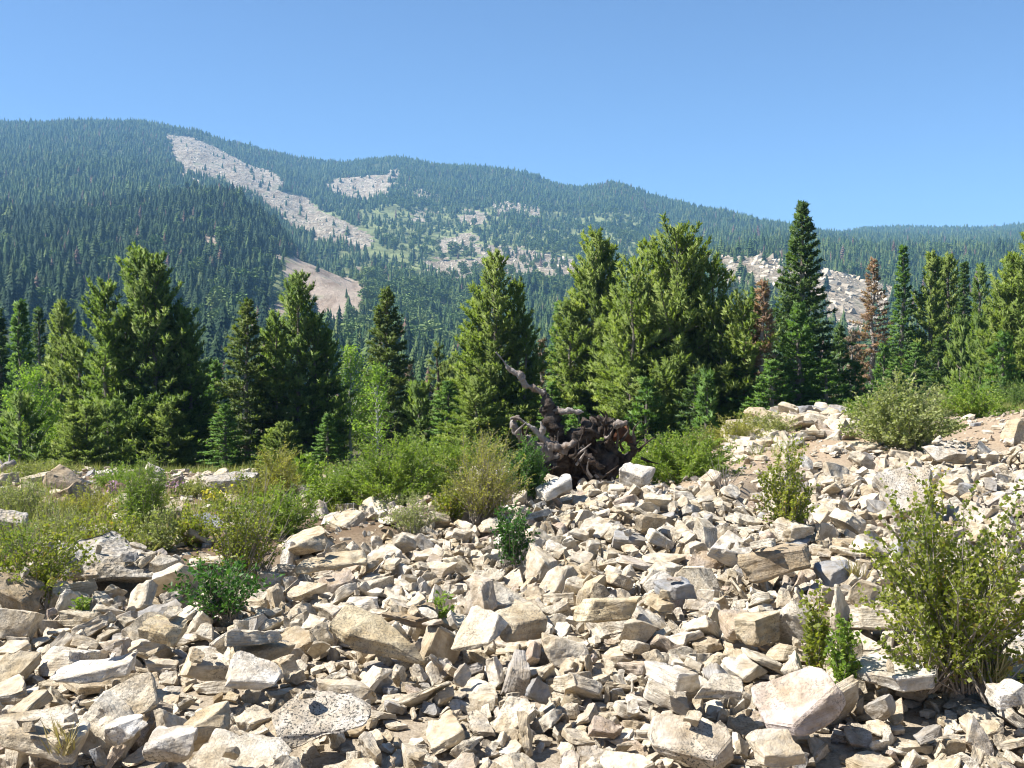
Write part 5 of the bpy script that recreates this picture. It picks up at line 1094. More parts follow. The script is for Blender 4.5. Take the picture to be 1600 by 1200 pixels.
[319,902,-179,34,-2,-32,36,-23,481,-201,30,0,20,17,-321,654,-196,-35,1,17,22,-19,1015,-180,34,2,-34,26,-23,497,-197,6,4,-30,15,39,535,-196,4,-8,-9,16,-217,684,-197,2,2,29,25,292,598,-189,35,-8,21,14,-207,787,-199,0,-1,29,23,-124,446,-180,-3,-10,-12,8,65,529,-198,2,-2,-34,13,-316,679,-198,-3,0,25,12,110,553,-197,1,-2,-13,10,-92,513,-194,-23,6,19,21,
523,1054,-172,-33,-1,-23,25,72,479,-198,1,-2,-7,9,361,1019,-184,3,0,32,24,200,804,-188,-15,7,-19,22,689,1405,-155,-25,6,-30,21,36,1014,-182,-26,-12,34,15,248,1087,-181,-31,-8,34,24,78,1142,-174,1,5,-18,21,28,569,-198,2,0,23,12,-122,655,-198,-33,1,-21,18,-416,927,-184,-14,2,32,13,-357,744,-166,-26,-9,2,7,314,844,-185,-27,-2,-10,8,528,1444,-169,32,2,-26,34,
421,1250,-169,5,0,-22,16,-3,894,-193,35,-7,-29,18,216,1403,-184,7,13,-31,20,494,1001,-175,-27,7,6,13,-260,1459,-220,29,0,-4,14,287,734,-190,2,-1,-10,28,312,1097,-175,7,-1,-29,14,-318,684,-204,34,1,18,21,-102,511,-202,-36,2,-31,9,34,600,-194,-14,-4,5,7,172,798,-157,-23,-1,-26,7,180,797,-193,14,0,12,12,107,1123,-177,22,-16,5,12,266,1132,-177,21,-6,23,10,
58,658,-197,32,-2,5,7,-40,948,-186,36,2,-3,13,13,989,-187,9,1,-5,13,-329,1177,-198,2,-1,15,10,79,912,-194,-8,7,-26,10,130,1359,-186,-6,10,7,22,128,929,-192,-16,5,-9,13,-181,1232,-202,36,-10,-7,7,185,756,-185,2,-1,23,18,-127,1008,-191,25,0,18,11,-352,1822,-241,1,-2,-8,14,321,671,-192,2,-2,-2,21,-391,1594,-221,2,-1,8,13,-229,573,-199,5,-8,33,11,
174,1087,-176,32,-2,19,9,-37,569,-199,3,-2,-6,9,216,650,-185,-33,-2,23,8,191,810,-196,34,1,-30,10,-209,684,-203,34,1,35,12,490,1428,-176,4,7,6,21,357,752,-191,34,0,-1,13,233,1083,-182,0,17,10,8,-111,1191,-189,-30,-6,-14,12,-264,844,-201,-11,9,-29,14,429,933,-188,4,-1,-27,16,-610,1903,-239,0,0,3,11,-17,1337,-189,-15,-2,9,13,349,893,-188,-10,0,7,7,
-310,1674,-231,4,0,27,9,-613,1621,-216,1,-2,-2,9,880,1851,-133,0,-4,1,10,202,987,-190,-2,14,-25,10,232,662,-191,-23,4,-10,9,-393,1457,-188,1,-2,26,10,-202,790,-205,2,-2,-9,15,465,1025,-179,23,14,17,10,630,1526,-159,-5,4,-28,29,454,975,-185,-15,2,27,8,365,1342,-180,3,0,0,28,238,1206,-168,30,-3,11,8,159,799,-195,35,-2,-18,16,87,1125,-176,3,-13,31,17,
562,1358,-170,3,-1,-32,27,-114,1215,-191,-26,-12,-15,8,-246,1763,-243,1,-2,-8,9,-557,1813,-234,0,-2,-4,10,289,755,-180,24,-1,-20,7,-313,1992,-260,1,-1,2,9,319,1002,-192,34,-1,11,12,-250,630,-197,4,13,-28,12,-392,1222,-200,1,-1,1,8,99,476,-183,-19,-3,33,9,93,972,-194,2,-3,27,13,452,1039,-182,-15,6,22,8,-186,839,-198,-34,-7,-23,8,499,1367,-166,-2,1,-14,11,
282,791,-187,23,-2,16,7,301,957,-188,-28,13,6,10,530,1493,-162,33,6,-19,7,-307,2016,-262,2,-2,9,7,774,1961,-149,2,-2,-27,7,467,826,-185,35,-9,14,15,478,867,-176,29,-7,30,26,-274,509,-204,22,-5,-12,7,-424,732,-189,0,-1,27,26,-364,711,-195,6,6,-24,17,-671,1296,-203,3,-3,-19,8,271,481,-194,-15,6,-23,14,-125,754,-199,8,-1,35,19,-200,630,-202,35,-3,1,8,
407,735,-182,6,0,-4,26,-379,610,-199,11,2,14,7,-431,1009,-191,3,-1,28,11,643,1110,-162,4,-2,25,29,809,1584,-117,-14,0,10,11,47,888,-195,10,-4,-24,8,-28,996,-192,-35,4,31,10,-409,705,-205,2,-4,24,9,969,1782,-118,2,-3,-6,13,500,874,-177,20,-6,21,12,382,647,-194,34,0,21,10,106,1000,-180,-7,5,-33,10,323,547,-195,1,-3,-29,9,-322,584,-205,34,0,-32,9,
324,894,-190,-32,-4,-2,7,854,1537,-154,24,4,27,7,-446,758,-197,-5,-2,26,13,71,1674,-229,-34,0,1,19,446,810,-182,-11,0,-20,13,
],
[-204,505,-191,-13,13,-35,27,175,626,-173,-8,-9,-17,31,-266,804,-186,9,4,-33,35,-274,632,-196,-1,3,14,35,132,582,-185,3,3,-14,21,126,666,-186,-4,8,8,23,79,637,-181,16,13,-36,19,320,755,-183,-35,-6,29,30,204,495,-191,-32,4,-34,12,306,635,-188,2,2,-27,23,-115,780,-199,-1,2,19,30,97,634,-191,-32,-10,-33,24,-111,1061,-175,4,1,22,29,424,1332,-168,-24,0,4,35,
126,831,-183,0,1,9,24,324,1064,-176,9,4,-17,25,58,760,-189,15,2,-23,30,-273,1013,-183,35,-8,-3,22,33,713,-189,-31,-11,-19,22,-123,642,-192,12,11,-34,12,-55,599,-195,18,6,28,11,-64,550,-197,32,2,-1,12,90,607,-191,-4,10,-9,20,397,1090,-176,-30,-1,3,29,673,1452,-163,33,-1,2,31,-254,566,-199,-34,7,6,14,-171,724,-192,-35,-8,-11,15,-124,884,-192,-7,0,11,16,
-62,505,-201,0,5,-7,7,-330,775,-193,-28,1,6,13,-229,479,-178,-36,-1,16,8,366,791,-189,35,0,26,16,-19,1077,-181,-4,-4,-5,22,92,1164,-167,0,1,4,17,194,1154,-173,-1,-4,-21,29,482,1027,-171,14,-2,-29,15,312,939,-184,0,0,31,29,258,769,-181,-24,10,34,13,404,789,-187,0,2,-30,25,-301,1724,-234,1,1,-30,25,23,513,-198,25,-10,-19,7,360,1222,-170,-25,15,9,18,
329,932,-181,26,7,-21,20,-106,787,-191,-35,-4,13,10,369,1323,-174,-30,-1,-31,20,233,825,-192,24,2,19,14,232,810,-193,3,5,34,14,-258,683,-199,0,0,29,22,177,1014,-181,-19,6,-35,15,354,1759,-163,-2,-1,6,21,-678,1394,-203,0,2,26,15,85,659,-183,-10,8,-28,15,293,835,-189,-4,0,17,18,561,1466,-165,30,1,-24,21,-250,850,-202,11,3,2,15,-23,527,-199,0,5,11,10,
645,1281,-169,24,-3,25,20,264,663,-185,-28,13,35,8,299,919,-183,-34,-6,-30,15,-600,1311,-201,1,1,-23,15,-121,1008,-187,24,-8,-25,8,-93,608,-200,29,1,-9,7,75,1024,-185,24,2,-33,16,704,1494,-163,3,5,31,28,-66,624,-193,-3,10,-34,12,415,1423,-181,30,0,3,21,410,1299,-171,0,-2,-29,20,21,1126,-174,-24,-6,12,8,-273,1789,-240,-35,-4,-30,15,96,790,-182,2,-5,-26,7,
53,1789,-233,30,-7,18,14,32,992,-189,-1,2,34,22,332,847,-188,-12,3,29,9,192,795,-193,16,2,18,12,79,936,-182,-6,-11,-23,9,275,1120,-185,0,15,17,11,915,1824,-121,15,0,0,13,-746,1596,-212,-1,2,3,12,-178,1646,-237,-30,1,17,10,312,875,-188,19,11,-24,12,-19,1127,-174,-28,5,11,7,290,1162,-184,-28,-2,6,15,670,1491,-158,-3,4,26,21,583,1327,-174,16,2,-3,26,
537,1305,-167,14,-9,-15,22,311,1506,-179,0,3,10,11,-22,505,-202,1,2,-13,7,508,1114,-178,2,2,12,29,-36,1061,-189,-25,13,-8,8,20,1128,-181,1,1,7,15,-701,1653,-215,1,1,-33,9,-66,1040,-191,10,8,-5,11,-544,1484,-209,-33,-11,-30,7,-19,863,-193,5,16,-10,9,-30,753,-187,-29,10,-29,15,-18,987,-188,13,-12,-18,7,358,1870,-168,32,-10,-3,9,681,1638,-146,34,-6,-28,9,
209,570,-189,5,-3,-21,12,472,1027,-182,14,2,-28,11,47,1111,-182,-4,4,-26,10,-35,1871,-249,0,2,7,9,253,1150,-177,-5,2,-31,7,158,637,-167,11,-4,20,8,-45,1936,-254,0,1,-17,9,131,812,-190,22,0,16,15,264,1044,-186,30,6,-23,7,159,944,-192,5,3,-25,14,162,1143,-171,-27,0,-22,19,137,763,-191,-33,3,7,16,-465,1233,-200,0,2,-7,7,37,1103,-177,-21,3,13,8,
266,994,-184,35,-1,-27,22,17,1090,-184,26,-14,-5,9,-181,859,-202,-18,12,26,7,-43,693,-194,21,-1,8,11,331,1108,-177,-25,2,-12,15,-89,877,-193,-34,-7,28,7,146,1524,-214,16,-4,17,26,128,1189,-177,15,1,-27,9,76,880,-193,9,11,16,10,196,821,-194,36,-3,13,10,-85,862,-197,10,-1,21,7,-17,1948,-253,1,3,35,9,386,1355,-179,0,4,25,12,290,1209,-186,-36,0,3,12,
442,894,-183,-14,-15,-34,12,-12,1068,-187,26,1,-5,12,335,1237,-179,7,-11,23,12,-334,815,-201,25,2,-12,13,-497,1302,-200,2,3,-32,10,-555,1159,-195,0,1,-14,9,447,1470,-180,15,3,-28,11,388,1065,-185,-36,0,14,10,353,1119,-176,-4,-1,-10,7,641,1460,-174,0,3,-24,20,234,796,-194,14,2,-19,9,532,1125,-179,8,-13,15,8,98,1005,-178,5,14,-32,7,132,2018,-245,2,5,31,7,
-350,1265,-202,-1,1,-21,8,89,483,-193,4,2,-12,25,-374,601,-199,27,-5,9,15,314,464,-197,-31,-16,-13,14,-397,761,-203,0,2,24,16,612,1113,-169,-29,15,26,13,270,931,-190,-10,-2,-5,13,287,471,-199,-24,0,31,7,-433,694,-191,-19,-7,-13,17,373,704,-188,19,-6,-22,8,391,597,-188,33,-6,-32,7,539,1027,-172,27,1,8,7,590,1043,-177,-33,-9,6,16,307,542,-185,6,-13,32,8,
-195,815,-205,0,2,23,12,152,1019,-183,31,-1,8,13,250,879,-190,14,-3,-9,8,-314,547,-199,-35,2,23,14,-426,791,-191,-34,-6,-8,23,593,997,-165,6,3,26,7,944,1866,-123,-1,4,24,14,276,496,-197,35,1,-23,11,818,1457,-162,-29,0,-10,21,-334,539,-204,-32,-7,10,10,-258,524,-205,35,0,13,9,213,1695,-206,-3,2,18,10,-304,496,-207,0,2,6,10,-293,559,-198,-6,10,18,7,
373,644,-190,-24,0,34,10,589,1008,-179,6,9,16,10,
],
[216,494,-196,-14,-1,1,16,247,495,-195,-31,-1,-28,19,275,641,-188,1,2,0,27,105,621,-192,26,0,-29,26,-188,1179,-195,-18,-2,-25,23,135,678,-184,18,15,11,21,-279,732,-197,32,-5,-1,25,219,554,-196,35,0,-26,14,24,1037,-183,2,-4,-33,32,88,858,-190,4,0,23,23,-48,511,-201,-1,-2,6,11,73,988,-183,-6,-11,-4,20,-267,632,-188,-34,1,-1,9,63,767,-171,31,-6,-22,12,
-26,1365,-194,12,-2,9,23,384,1210,-181,16,-1,-9,16,237,1149,-182,27,2,-3,29,-285,673,-195,-23,0,25,25,293,654,-188,-32,1,-34,14,492,1159,-172,-22,-5,-30,24,-54,973,-187,34,4,22,22,-111,864,-192,0,6,21,10,0,563,-199,35,0,-25,18,100,1259,-175,-28,2,-34,31,412,812,-186,-32,-1,-6,16,-564,1416,-206,0,0,34,17,-117,1004,-196,-2,0,-20,35,323,1010,-188,-29,-7,-10,12,
-55,1145,-175,21,-10,9,9,-289,1222,-201,35,0,30,11,210,1271,-179,-6,-6,22,17,-375,1883,-244,-1,0,-1,28,7,1110,-172,30,2,26,7,296,870,-183,2,2,-21,7,-233,1685,-238,-1,0,-8,12,173,506,-200,0,-1,13,8,-786,1619,-214,0,1,32,11,-546,1534,-213,0,0,35,9,-655,1634,-216,0,0,-6,10,-386,1476,-187,1,-2,8,7,133,1263,-174,-15,1,-5,18,869,1937,-142,0,0,21,7,
-175,1756,-246,1,1,24,16,-170,1599,-238,0,1,-2,9,-217,832,-204,1,-3,-9,21,733,1497,-164,33,11,14,27,-453,1295,-203,-1,0,22,8,402,1780,-150,0,15,9,8,-195,1277,-207,-1,1,14,17,-350,1472,-217,-1,1,0,14,-73,617,-201,0,-1,-20,7,-59,709,-193,28,2,-30,28,-298,835,-176,-4,1,-25,10,256,505,-197,-19,-2,11,7,74,792,-191,17,-2,-6,10,-393,1701,-228,1,0,28,11,
-216,1383,-219,-1,-1,-9,8,-325,727,-200,27,16,21,16,616,1299,-167,20,-10,3,12,-269,827,-205,-21,0,2,10,-58,821,-196,35,-4,-4,7,-198,833,-207,0,0,-3,15,-62,831,-200,-25,-6,-26,7,-234,721,-203,0,0,21,18,359,572,-192,2,0,0,8,133,667,-195,1,-1,-26,8,-296,554,-205,34,-1,27,21,26,553,-200,35,-2,12,7,-89,726,-194,5,-3,-23,23,-57,836,-200,-20,0,-36,10,
611,1460,-163,32,10,3,23,
],
[471,1044,-173,-30,-3,5,34,6,480,-200,5,-4,18,16,-248,602,-200,35,0,-18,34,185,511,-193,-3,-2,25,13,291,885,-179,-34,-1,26,34,383,960,-176,-20,-3,-20,34,-81,632,-200,36,0,36,25,-224,556,-198,29,-2,-3,25,209,1065,-179,-4,0,-22,31,-69,805,-195,-12,9,-20,17,172,768,-185,10,-4,21,24,-70,855,-196,-19,-3,-36,15,599,1216,-168,0,0,16,31,-133,626,-199,29,2,-28,13,
-309,692,-195,35,1,16,17,-210,651,-199,-6,-1,-14,18,235,543,-193,-36,-4,1,7,268,679,-182,-1,7,33,15,-139,979,-197,6,9,5,18,-330,1369,-210,-1,1,8,34,161,1070,-180,35,-4,4,24,204,671,-185,2,-7,-24,13,172,803,-192,15,-8,2,12,-108,654,-199,-6,6,-3,13,67,564,-190,-19,6,-18,7,259,1099,-183,9,-6,25,24,-34,964,-188,-19,-3,23,17,228,650,-186,-33,-3,13,7,
192,1068,-185,-1,-3,27,30,-54,1033,-186,8,3,21,21,23,580,-200,-36,-1,0,10,-188,1420,-223,35,-2,-8,23,-122,680,-193,-19,-3,28,18,-121,679,-202,-1,0,28,15,377,2031,-187,-14,7,10,14,139,1157,-175,-29,-10,18,16,30,1943,-248,1,-3,4,14,547,1179,-172,6,0,-27,18,352,1308,-179,13,11,13,13,-226,1845,-249,0,-1,-25,15,239,574,-192,-5,0,-23,15,175,1187,-173,-6,3,28,14,
483,960,-180,33,1,19,21,-333,728,-200,-17,2,30,11,-7,509,-201,-34,3,-11,7,159,775,-190,-16,-14,-20,7,-58,858,-196,-34,-3,-9,8,-845,1739,-223,-1,0,0,9,99,1024,-182,14,-1,-31,16,680,1376,-170,15,10,1,8,-622,1359,-205,-35,-1,35,8,572,1405,-170,7,-8,27,24,-427,1819,-238,1,0,28,7,-296,1231,-202,0,-1,-27,11,515,1088,-179,0,-4,25,21,78,1093,-172,3,4,-5,9,
599,1245,-173,3,3,20,22,130,1164,-176,-25,10,-10,12,-118,659,-201,-31,0,-28,9,-39,996,-183,0,8,13,7,-97,928,-200,-1,0,0,7,138,749,-197,-35,0,-35,16,128,1024,-185,-30,5,15,20,-364,702,-203,0,-10,-12,7,-122,569,-200,-8,-7,-5,8,326,505,-192,29,9,27,19,-310,585,-202,29,11,-26,12,199,696,-185,11,-8,18,7,336,590,-187,11,-1,35,14,399,764,-178,29,-10,11,28,
-158,841,-199,-35,-1,-13,33,495,1730,-140,1,0,-2,10,561,1035,-180,1,-3,-8,22,-271,797,-197,25,-2,2,7,396,654,-190,-4,-13,2,10,358,696,-188,32,8,5,15,-140,1262,-203,0,-1,-3,9,797,1521,-159,9,-3,-7,32,358,970,-189,-1,0,18,35,
],
[190,577,-183,-23,15,-3,35,-287,576,-199,-2,-1,23,35,47,514,-195,-2,-4,33,18,-288,657,-193,-27,-7,-16,22,39,924,-185,-31,4,-2,22,217,472,-195,-28,-14,-14,15,148,775,-193,17,2,-8,22,493,1142,-168,-13,-1,-15,24,526,1107,-169,35,9,-36,24,110,680,-190,-34,-5,32,16,154,745,-190,14,-9,-34,14,150,979,-179,-3,4,-24,22,26,524,-199,0,-2,8,12,-279,1320,-206,-34,-1,30,22,
-34,488,-203,-1,-1,-19,8,-130,548,-194,-11,8,22,7,198,1039,-184,18,2,12,30,42,653,-194,-2,-4,34,21,186,800,-153,27,-4,-5,10,-821,1654,-215,-2,-2,5,22,125,538,-196,-14,-4,-26,9,178,534,-198,-3,-3,20,7,475,1106,-175,-4,-8,-4,30,-528,2018,-250,-1,-1,16,33,202,1111,-174,36,2,27,31,-261,1632,-231,0,-1,18,23,-82,1034,-184,-15,6,28,12,103,791,-180,-18,17,-11,10,
-88,644,-198,-16,-5,10,12,-5,540,-192,-36,-7,-12,7,689,1393,-171,-30,13,1,21,-114,592,-198,-34,8,-36,15,-420,966,-186,17,2,-19,18,381,1042,-183,-21,-13,22,12,186,853,-189,29,-6,6,12,714,1838,-142,-1,-2,-4,24,52,535,-198,-29,9,-3,7,90,779,-178,26,3,-10,7,280,590,-192,17,-1,33,8,161,728,-192,-33,-5,22,11,10,815,-198,-10,-4,7,13,-49,1956,-254,-1,-1,21,18,
-262,821,-204,30,2,21,12,-199,612,-195,-5,12,13,7,34,1150,-175,4,0,0,22,208,504,-198,28,0,6,7,-224,661,-201,0,-3,-23,15,-485,1963,-249,-1,-3,-20,22,207,1305,-186,-11,-2,19,27,125,969,-177,-1,-4,28,9,113,595,-195,-16,15,-12,10,735,1954,-146,0,-2,12,16,13,1041,-186,-9,0,-24,12,352,1491,-172,17,5,33,8,-169,789,-203,-29,14,32,10,341,845,-190,33,1,-2,7,
382,1192,-183,-26,16,-34,13,-132,553,-198,-35,-3,-30,8,194,637,-190,-19,-6,-26,14,101,844,-192,5,-2,28,14,837,1757,-133,-11,-4,17,8,186,882,-191,-1,-1,3,23,-301,1094,-191,36,2,-4,7,223,773,-190,-34,2,26,7,-414,1698,-226,0,-2,-6,8,-217,1658,-236,-33,0,33,10,-250,1389,-218,0,-3,-30,9,758,1617,-145,17,1,8,9,-102,869,-196,23,11,32,9,-384,1831,-240,20,3,12,7,
-5,1133,-178,30,-13,-16,7,-292,1930,-253,19,3,30,10,-579,1971,-249,1,-3,36,10,176,1038,-185,0,-6,-35,22,-694,1698,-219,-1,-2,-31,7,-672,1985,-247,28,3,28,7,-238,1806,-246,0,-2,-35,7,181,1746,-215,31,2,21,7,367,1159,-184,-1,-1,34,30,195,1966,-226,-3,-2,9,9,-64,898,-196,-1,-1,-25,28,155,1191,-179,-1,-3,35,17,631,1281,-177,8,-2,27,15,144,899,-194,32,0,-34,13,
-159,555,-202,-34,-1,8,10,-947,1979,-244,18,2,-33,7,234,1079,-189,17,1,32,11,343,1729,-169,2,-4,-9,7,113,858,-194,29,2,-6,14,-756,1601,-212,17,2,-6,7,-152,619,-199,-1,-2,11,31,-740,1347,-199,18,2,33,25,249,484,-196,23,0,11,14,774,1420,-164,-7,-4,-10,7,-68,863,-200,-35,1,-29,16,-92,849,-198,-30,-11,19,13,81,658,-194,-1,-5,-33,17,679,1230,-166,-28,0,-1,18,
973,1902,-122,1,-2,-23,12,444,831,-182,-6,-2,25,11,-360,676,-189,-32,4,22,15,469,750,-186,-14,-3,-13,23,306,534,-194,-2,-2,-35,22,348,521,-196,33,15,13,7,621,1187,-169,-33,-4,6,32,377,632,-193,18,2,-29,9,447,1016,-185,-35,1,-15,9,145,553,-192,19,-1,5,21,401,632,-189,-2,-9,-16,7,463,749,-189,-35,-8,32,9,
],
[171,483,-200,-35,-1,10,23,-141,658,-192,33,-2,31,28,-74,459,-194,-36,-2,6,25,33,513,-199,-2,0,-16,18,-245,682,-192,-29,-5,14,34,303,976,-184,18,-16,1,27,-74,1087,-176,-8,-6,-34,33,-28,573,-187,15,-7,9,12,240,1227,-159,1,-4,9,30,-263,1077,-189,10,1,10,22,54,942,-187,11,-11,-32,20,296,1106,-175,34,1,-28,32,-182,565,-200,31,-7,-2,11,-203,808,-201,-3,6,-22,18,
-71,540,-197,35,3,9,16,167,911,-186,31,14,13,22,323,1086,-176,35,14,-23,18,-49,992,-187,32,0,-1,32,-20,1146,-183,19,-13,-36,22,-177,864,-201,24,-3,29,17,-63,647,-169,11,5,-11,8,-13,509,-201,28,1,-21,7,220,829,-193,3,1,-28,25,706,1801,-142,1,1,-33,27,94,1328,-183,16,9,6,21,-222,587,-197,-26,-1,5,20,330,1311,-175,-1,0,32,25,-99,755,-199,1,1,-1,15,
69,476,-203,-1,1,33,25,179,801,-185,12,-6,14,7,-17,886,-192,-16,11,-27,13,235,1892,-202,-6,5,-23,19,-978,1980,-244,-1,2,13,34,-220,890,-205,1,-2,33,22,-284,1296,-207,-1,1,-4,14,-139,573,-203,-1,1,29,7,-598,1273,-199,-1,2,17,17,148,581,-190,-33,0,29,14,-174,806,-202,-36,-4,28,18,-66,1031,-187,4,-3,-10,14,-45,503,-201,-21,0,1,7,365,1289,-177,-30,0,34,22,
108,1089,-179,-2,-9,-13,17,631,1313,-173,19,3,1,21,-361,1655,-224,-4,-4,26,11,-141,898,-196,9,3,-13,14,-107,1032,-191,17,3,-31,9,-600,1259,-200,1,2,-36,11,614,1439,-173,-5,-3,25,19,-159,1290,-207,1,0,-12,16,-580,1496,-209,1,1,24,13,-84,1807,-248,0,1,4,13,234,1049,-184,4,-1,24,14,118,1041,-185,22,1,-5,7,-478,1143,-196,32,-1,15,7,398,1627,-161,0,3,-33,9,
365,1306,-174,27,1,-34,7,-336,718,-203,22,-15,2,8,-100,1261,-192,-20,9,2,9,-201,1810,-247,0,2,0,14,129,1841,-228,7,1,-13,9,173,1352,-187,-28,8,24,28,41,1118,-182,10,-16,21,10,112,906,-193,-33,0,-16,14,-102,1157,-186,-33,-4,-7,7,415,902,-181,11,12,-33,7,461,1346,-179,33,-9,4,17,-122,762,-196,12,1,31,10,684,1396,-173,24,7,-17,13,728,1814,-144,0,1,25,9,
238,643,-192,-35,-1,-5,14,425,1270,-169,8,5,11,7,281,984,-190,-29,0,-12,16,-307,774,-200,12,11,10,8,382,1172,-182,13,2,-33,18,135,980,-188,15,5,-13,18,400,1944,-167,-2,5,25,11,-126,960,-197,19,-13,-20,14,-60,591,-198,-30,-9,-20,7,-289,1323,-209,-1,1,-14,8,134,1046,-178,-2,3,-15,7,-1020,1924,-242,1,1,-33,15,485,858,-184,18,1,6,16,300,578,-192,36,3,31,12,
332,481,-191,-32,1,-14,17,290,533,-195,30,4,12,7,211,682,-194,-35,-1,-23,11,111,734,-194,18,1,32,11,293,559,-192,33,-7,-24,11,-460,812,-198,-30,-4,5,11,-290,501,-207,0,3,27,8,964,1874,-122,2,2,-34,8,-418,657,-202,-4,-3,-28,22,-452,746,-197,2,-4,-30,16,-350,661,-201,-4,-7,-8,13,-32,621,-200,0,1,-29,10,903,1752,-123,0,0,0,25,163,829,-192,35,8,-31,14,
368,614,-189,-8,-6,3,9,80,538,-198,0,2,35,9,
],
[-20,572,-197,0,0,-34,26,165,871,-186,29,-8,27,28,-45,887,-191,-28,1,17,32,322,647,-186,33,-1,22,20,209,468,-196,-15,12,-12,16,-3,918,-186,-4,-6,0,24,64,857,-188,-29,-3,10,18,-314,797,-196,-22,12,-33,19,-459,1018,-190,-34,1,21,28,146,1091,-176,-3,-1,-4,30,-48,1062,-181,-16,-8,-27,21,-81,739,-191,5,-5,32,26,420,1204,-174,-20,-1,-6,21,508,1142,-170,34,5,31,19,
-81,1022,-189,-30,7,16,24,54,670,-195,-28,8,-18,9,59,562,-192,-25,3,29,8,28,508,-201,-34,1,24,10,-439,939,-184,2,-3,5,19,94,1061,-175,-1,-1,21,18,132,735,-195,-33,1,-29,14,-105,612,-199,35,-4,-5,14,-171,489,-205,-4,-2,18,10,146,842,-192,-1,-5,18,29,-311,824,-176,36,-2,33,8,139,933,-191,30,-7,-3,15,-50,559,-199,2,0,-34,8,-47,1005,-183,-1,0,-12,18,
-76,784,-194,36,4,-29,15,-348,1399,-211,-1,-5,3,16,9,515,-199,-24,13,-12,7,129,529,-198,-33,2,6,8,-365,1847,-240,0,-5,-25,21,-165,1126,-192,-1,1,13,11,1,801,-199,0,0,19,18,111,1066,-183,-20,-4,12,10,-215,652,-202,-34,1,20,13,666,1340,-171,-4,-10,8,21,-195,1336,-212,1,0,-28,11,-261,791,-197,34,-15,32,12,72,1124,-179,21,12,12,13,241,820,-193,8,-2,-16,11,
398,1001,-174,21,-2,-16,17,136,1057,-183,7,-2,16,26,-315,1286,-205,0,0,23,8,523,1206,-164,2,8,16,7,35,782,-191,-21,-2,33,7,274,768,-188,-32,-2,-24,32,315,822,-190,-2,-4,-31,18,302,1242,-184,8,11,-9,12,659,1412,-163,-4,-11,28,7,-77,714,-197,31,-7,-28,8,-244,661,-203,-34,1,-25,9,-676,1712,-220,1,1,31,10,608,1882,-129,0,0,19,22,694,1606,-148,-1,0,23,11,
287,930,-188,12,7,-13,21,-79,885,-197,-32,0,-29,14,224,1189,-177,7,3,-26,29,102,729,-191,-15,2,-28,17,155,886,-190,9,-9,1,7,227,503,-198,-1,1,-14,9,377,1763,-159,-3,-1,14,10,84,1353,-196,32,-5,-6,24,-324,1930,-253,-2,0,-9,10,-872,1768,-224,6,1,31,13,-41,910,-184,8,8,5,7,956,1939,-129,1,2,-33,9,470,1936,-143,-4,2,17,12,82,646,-197,0,-2,-2,14,
-532,1753,-228,1,1,30,15,312,1284,-181,10,-9,12,8,101,484,-200,-2,12,-34,10,173,992,-185,0,-2,34,19,80,1897,-241,2,1,-27,8,308,1082,-189,12,2,-30,9,99,881,-196,0,-6,-23,11,165,654,-193,11,0,-29,10,-337,1460,-217,-1,0,-18,14,61,1140,-181,-34,0,15,18,-47,1075,-191,-1,0,13,20,190,525,-197,0,0,-18,11,-74,918,-197,-28,8,7,8,-380,628,-203,7,1,-25,15,
479,889,-179,0,1,20,29,633,1160,-172,3,-1,7,16,-116,840,-196,2,-9,18,7,35,666,-194,9,-7,7,8,282,1180,-179,2,-8,4,7,-331,569,-205,-1,0,28,12,-833,1894,-237,-1,0,16,8,436,711,-182,1,1,-10,21,847,1517,-161,-2,16,-9,7,620,1207,-170,-14,-3,-24,19,548,1025,-175,-34,0,23,8,329,530,-192,33,-5,32,20,-472,753,-196,-3,5,9,30,457,1460,-176,-35,-7,-21,21,
-377,595,-204,15,-7,35,7,-462,792,-198,-16,2,10,21,-499,832,-179,-16,2,-26,21,342,566,-195,0,1,22,10,778,1438,-153,-2,-6,-11,7,590,1030,-179,-15,12,-33,9,295,528,-194,-23,11,24,7,574,995,-181,-1,0,24,24,-83,1583,-239,34,8,16,9,617,1102,-172,20,-17,27,7,520,1320,-172,4,-10,11,28,49,629,-198,-17,4,-4,7,-277,541,-205,-31,2,-29,9,
],
[232,652,-176,32,0,-1,34,2,525,-192,34,7,-26,23,38,563,-190,-8,3,1,23,-137,539,-199,33,1,-24,19,80,772,-179,30,-1,-12,26,282,606,-188,-19,-15,3,15,37,761,-192,35,3,17,31,76,622,-185,0,-3,-29,19,-100,950,-186,-29,-7,-29,21,-77,1044,-179,-8,2,4,26,-224,1184,-193,-11,-14,22,24,-205,609,-200,26,1,-35,11,64,534,-192,36,-8,20,9,15,511,-200,-35,1,6,9,
-148,577,-200,-19,-2,-30,10,233,630,-185,-18,-2,13,19,229,548,-195,-36,-1,11,11,462,1057,-173,-35,6,-13,26,429,1690,-147,0,3,-31,31,206,553,-167,33,1,3,10,98,583,-183,35,-1,-17,20,-181,831,-195,-21,1,12,15,-192,863,-189,-3,1,0,17,108,780,-185,12,-6,8,26,-74,476,-197,16,6,16,15,39,470,-200,-34,-15,-33,13,-358,817,-168,-29,-1,-35,11,-96,619,-198,-16,-2,-16,12,
265,554,-191,-18,-1,27,15,70,593,-195,32,2,-26,8,-60,684,-189,33,10,26,22,551,1246,-166,8,11,-19,25,-235,495,-204,17,11,-11,9,247,661,-188,-5,1,24,22,-303,784,-198,12,5,12,12,383,869,-183,-28,9,-13,16,376,1057,-180,17,-1,31,16,135,696,-185,12,-8,1,17,-77,866,-188,-31,3,5,10,-142,1121,-185,1,4,-29,16,389,1241,-175,-4,-6,-1,28,387,993,-177,-23,4,-5,17,
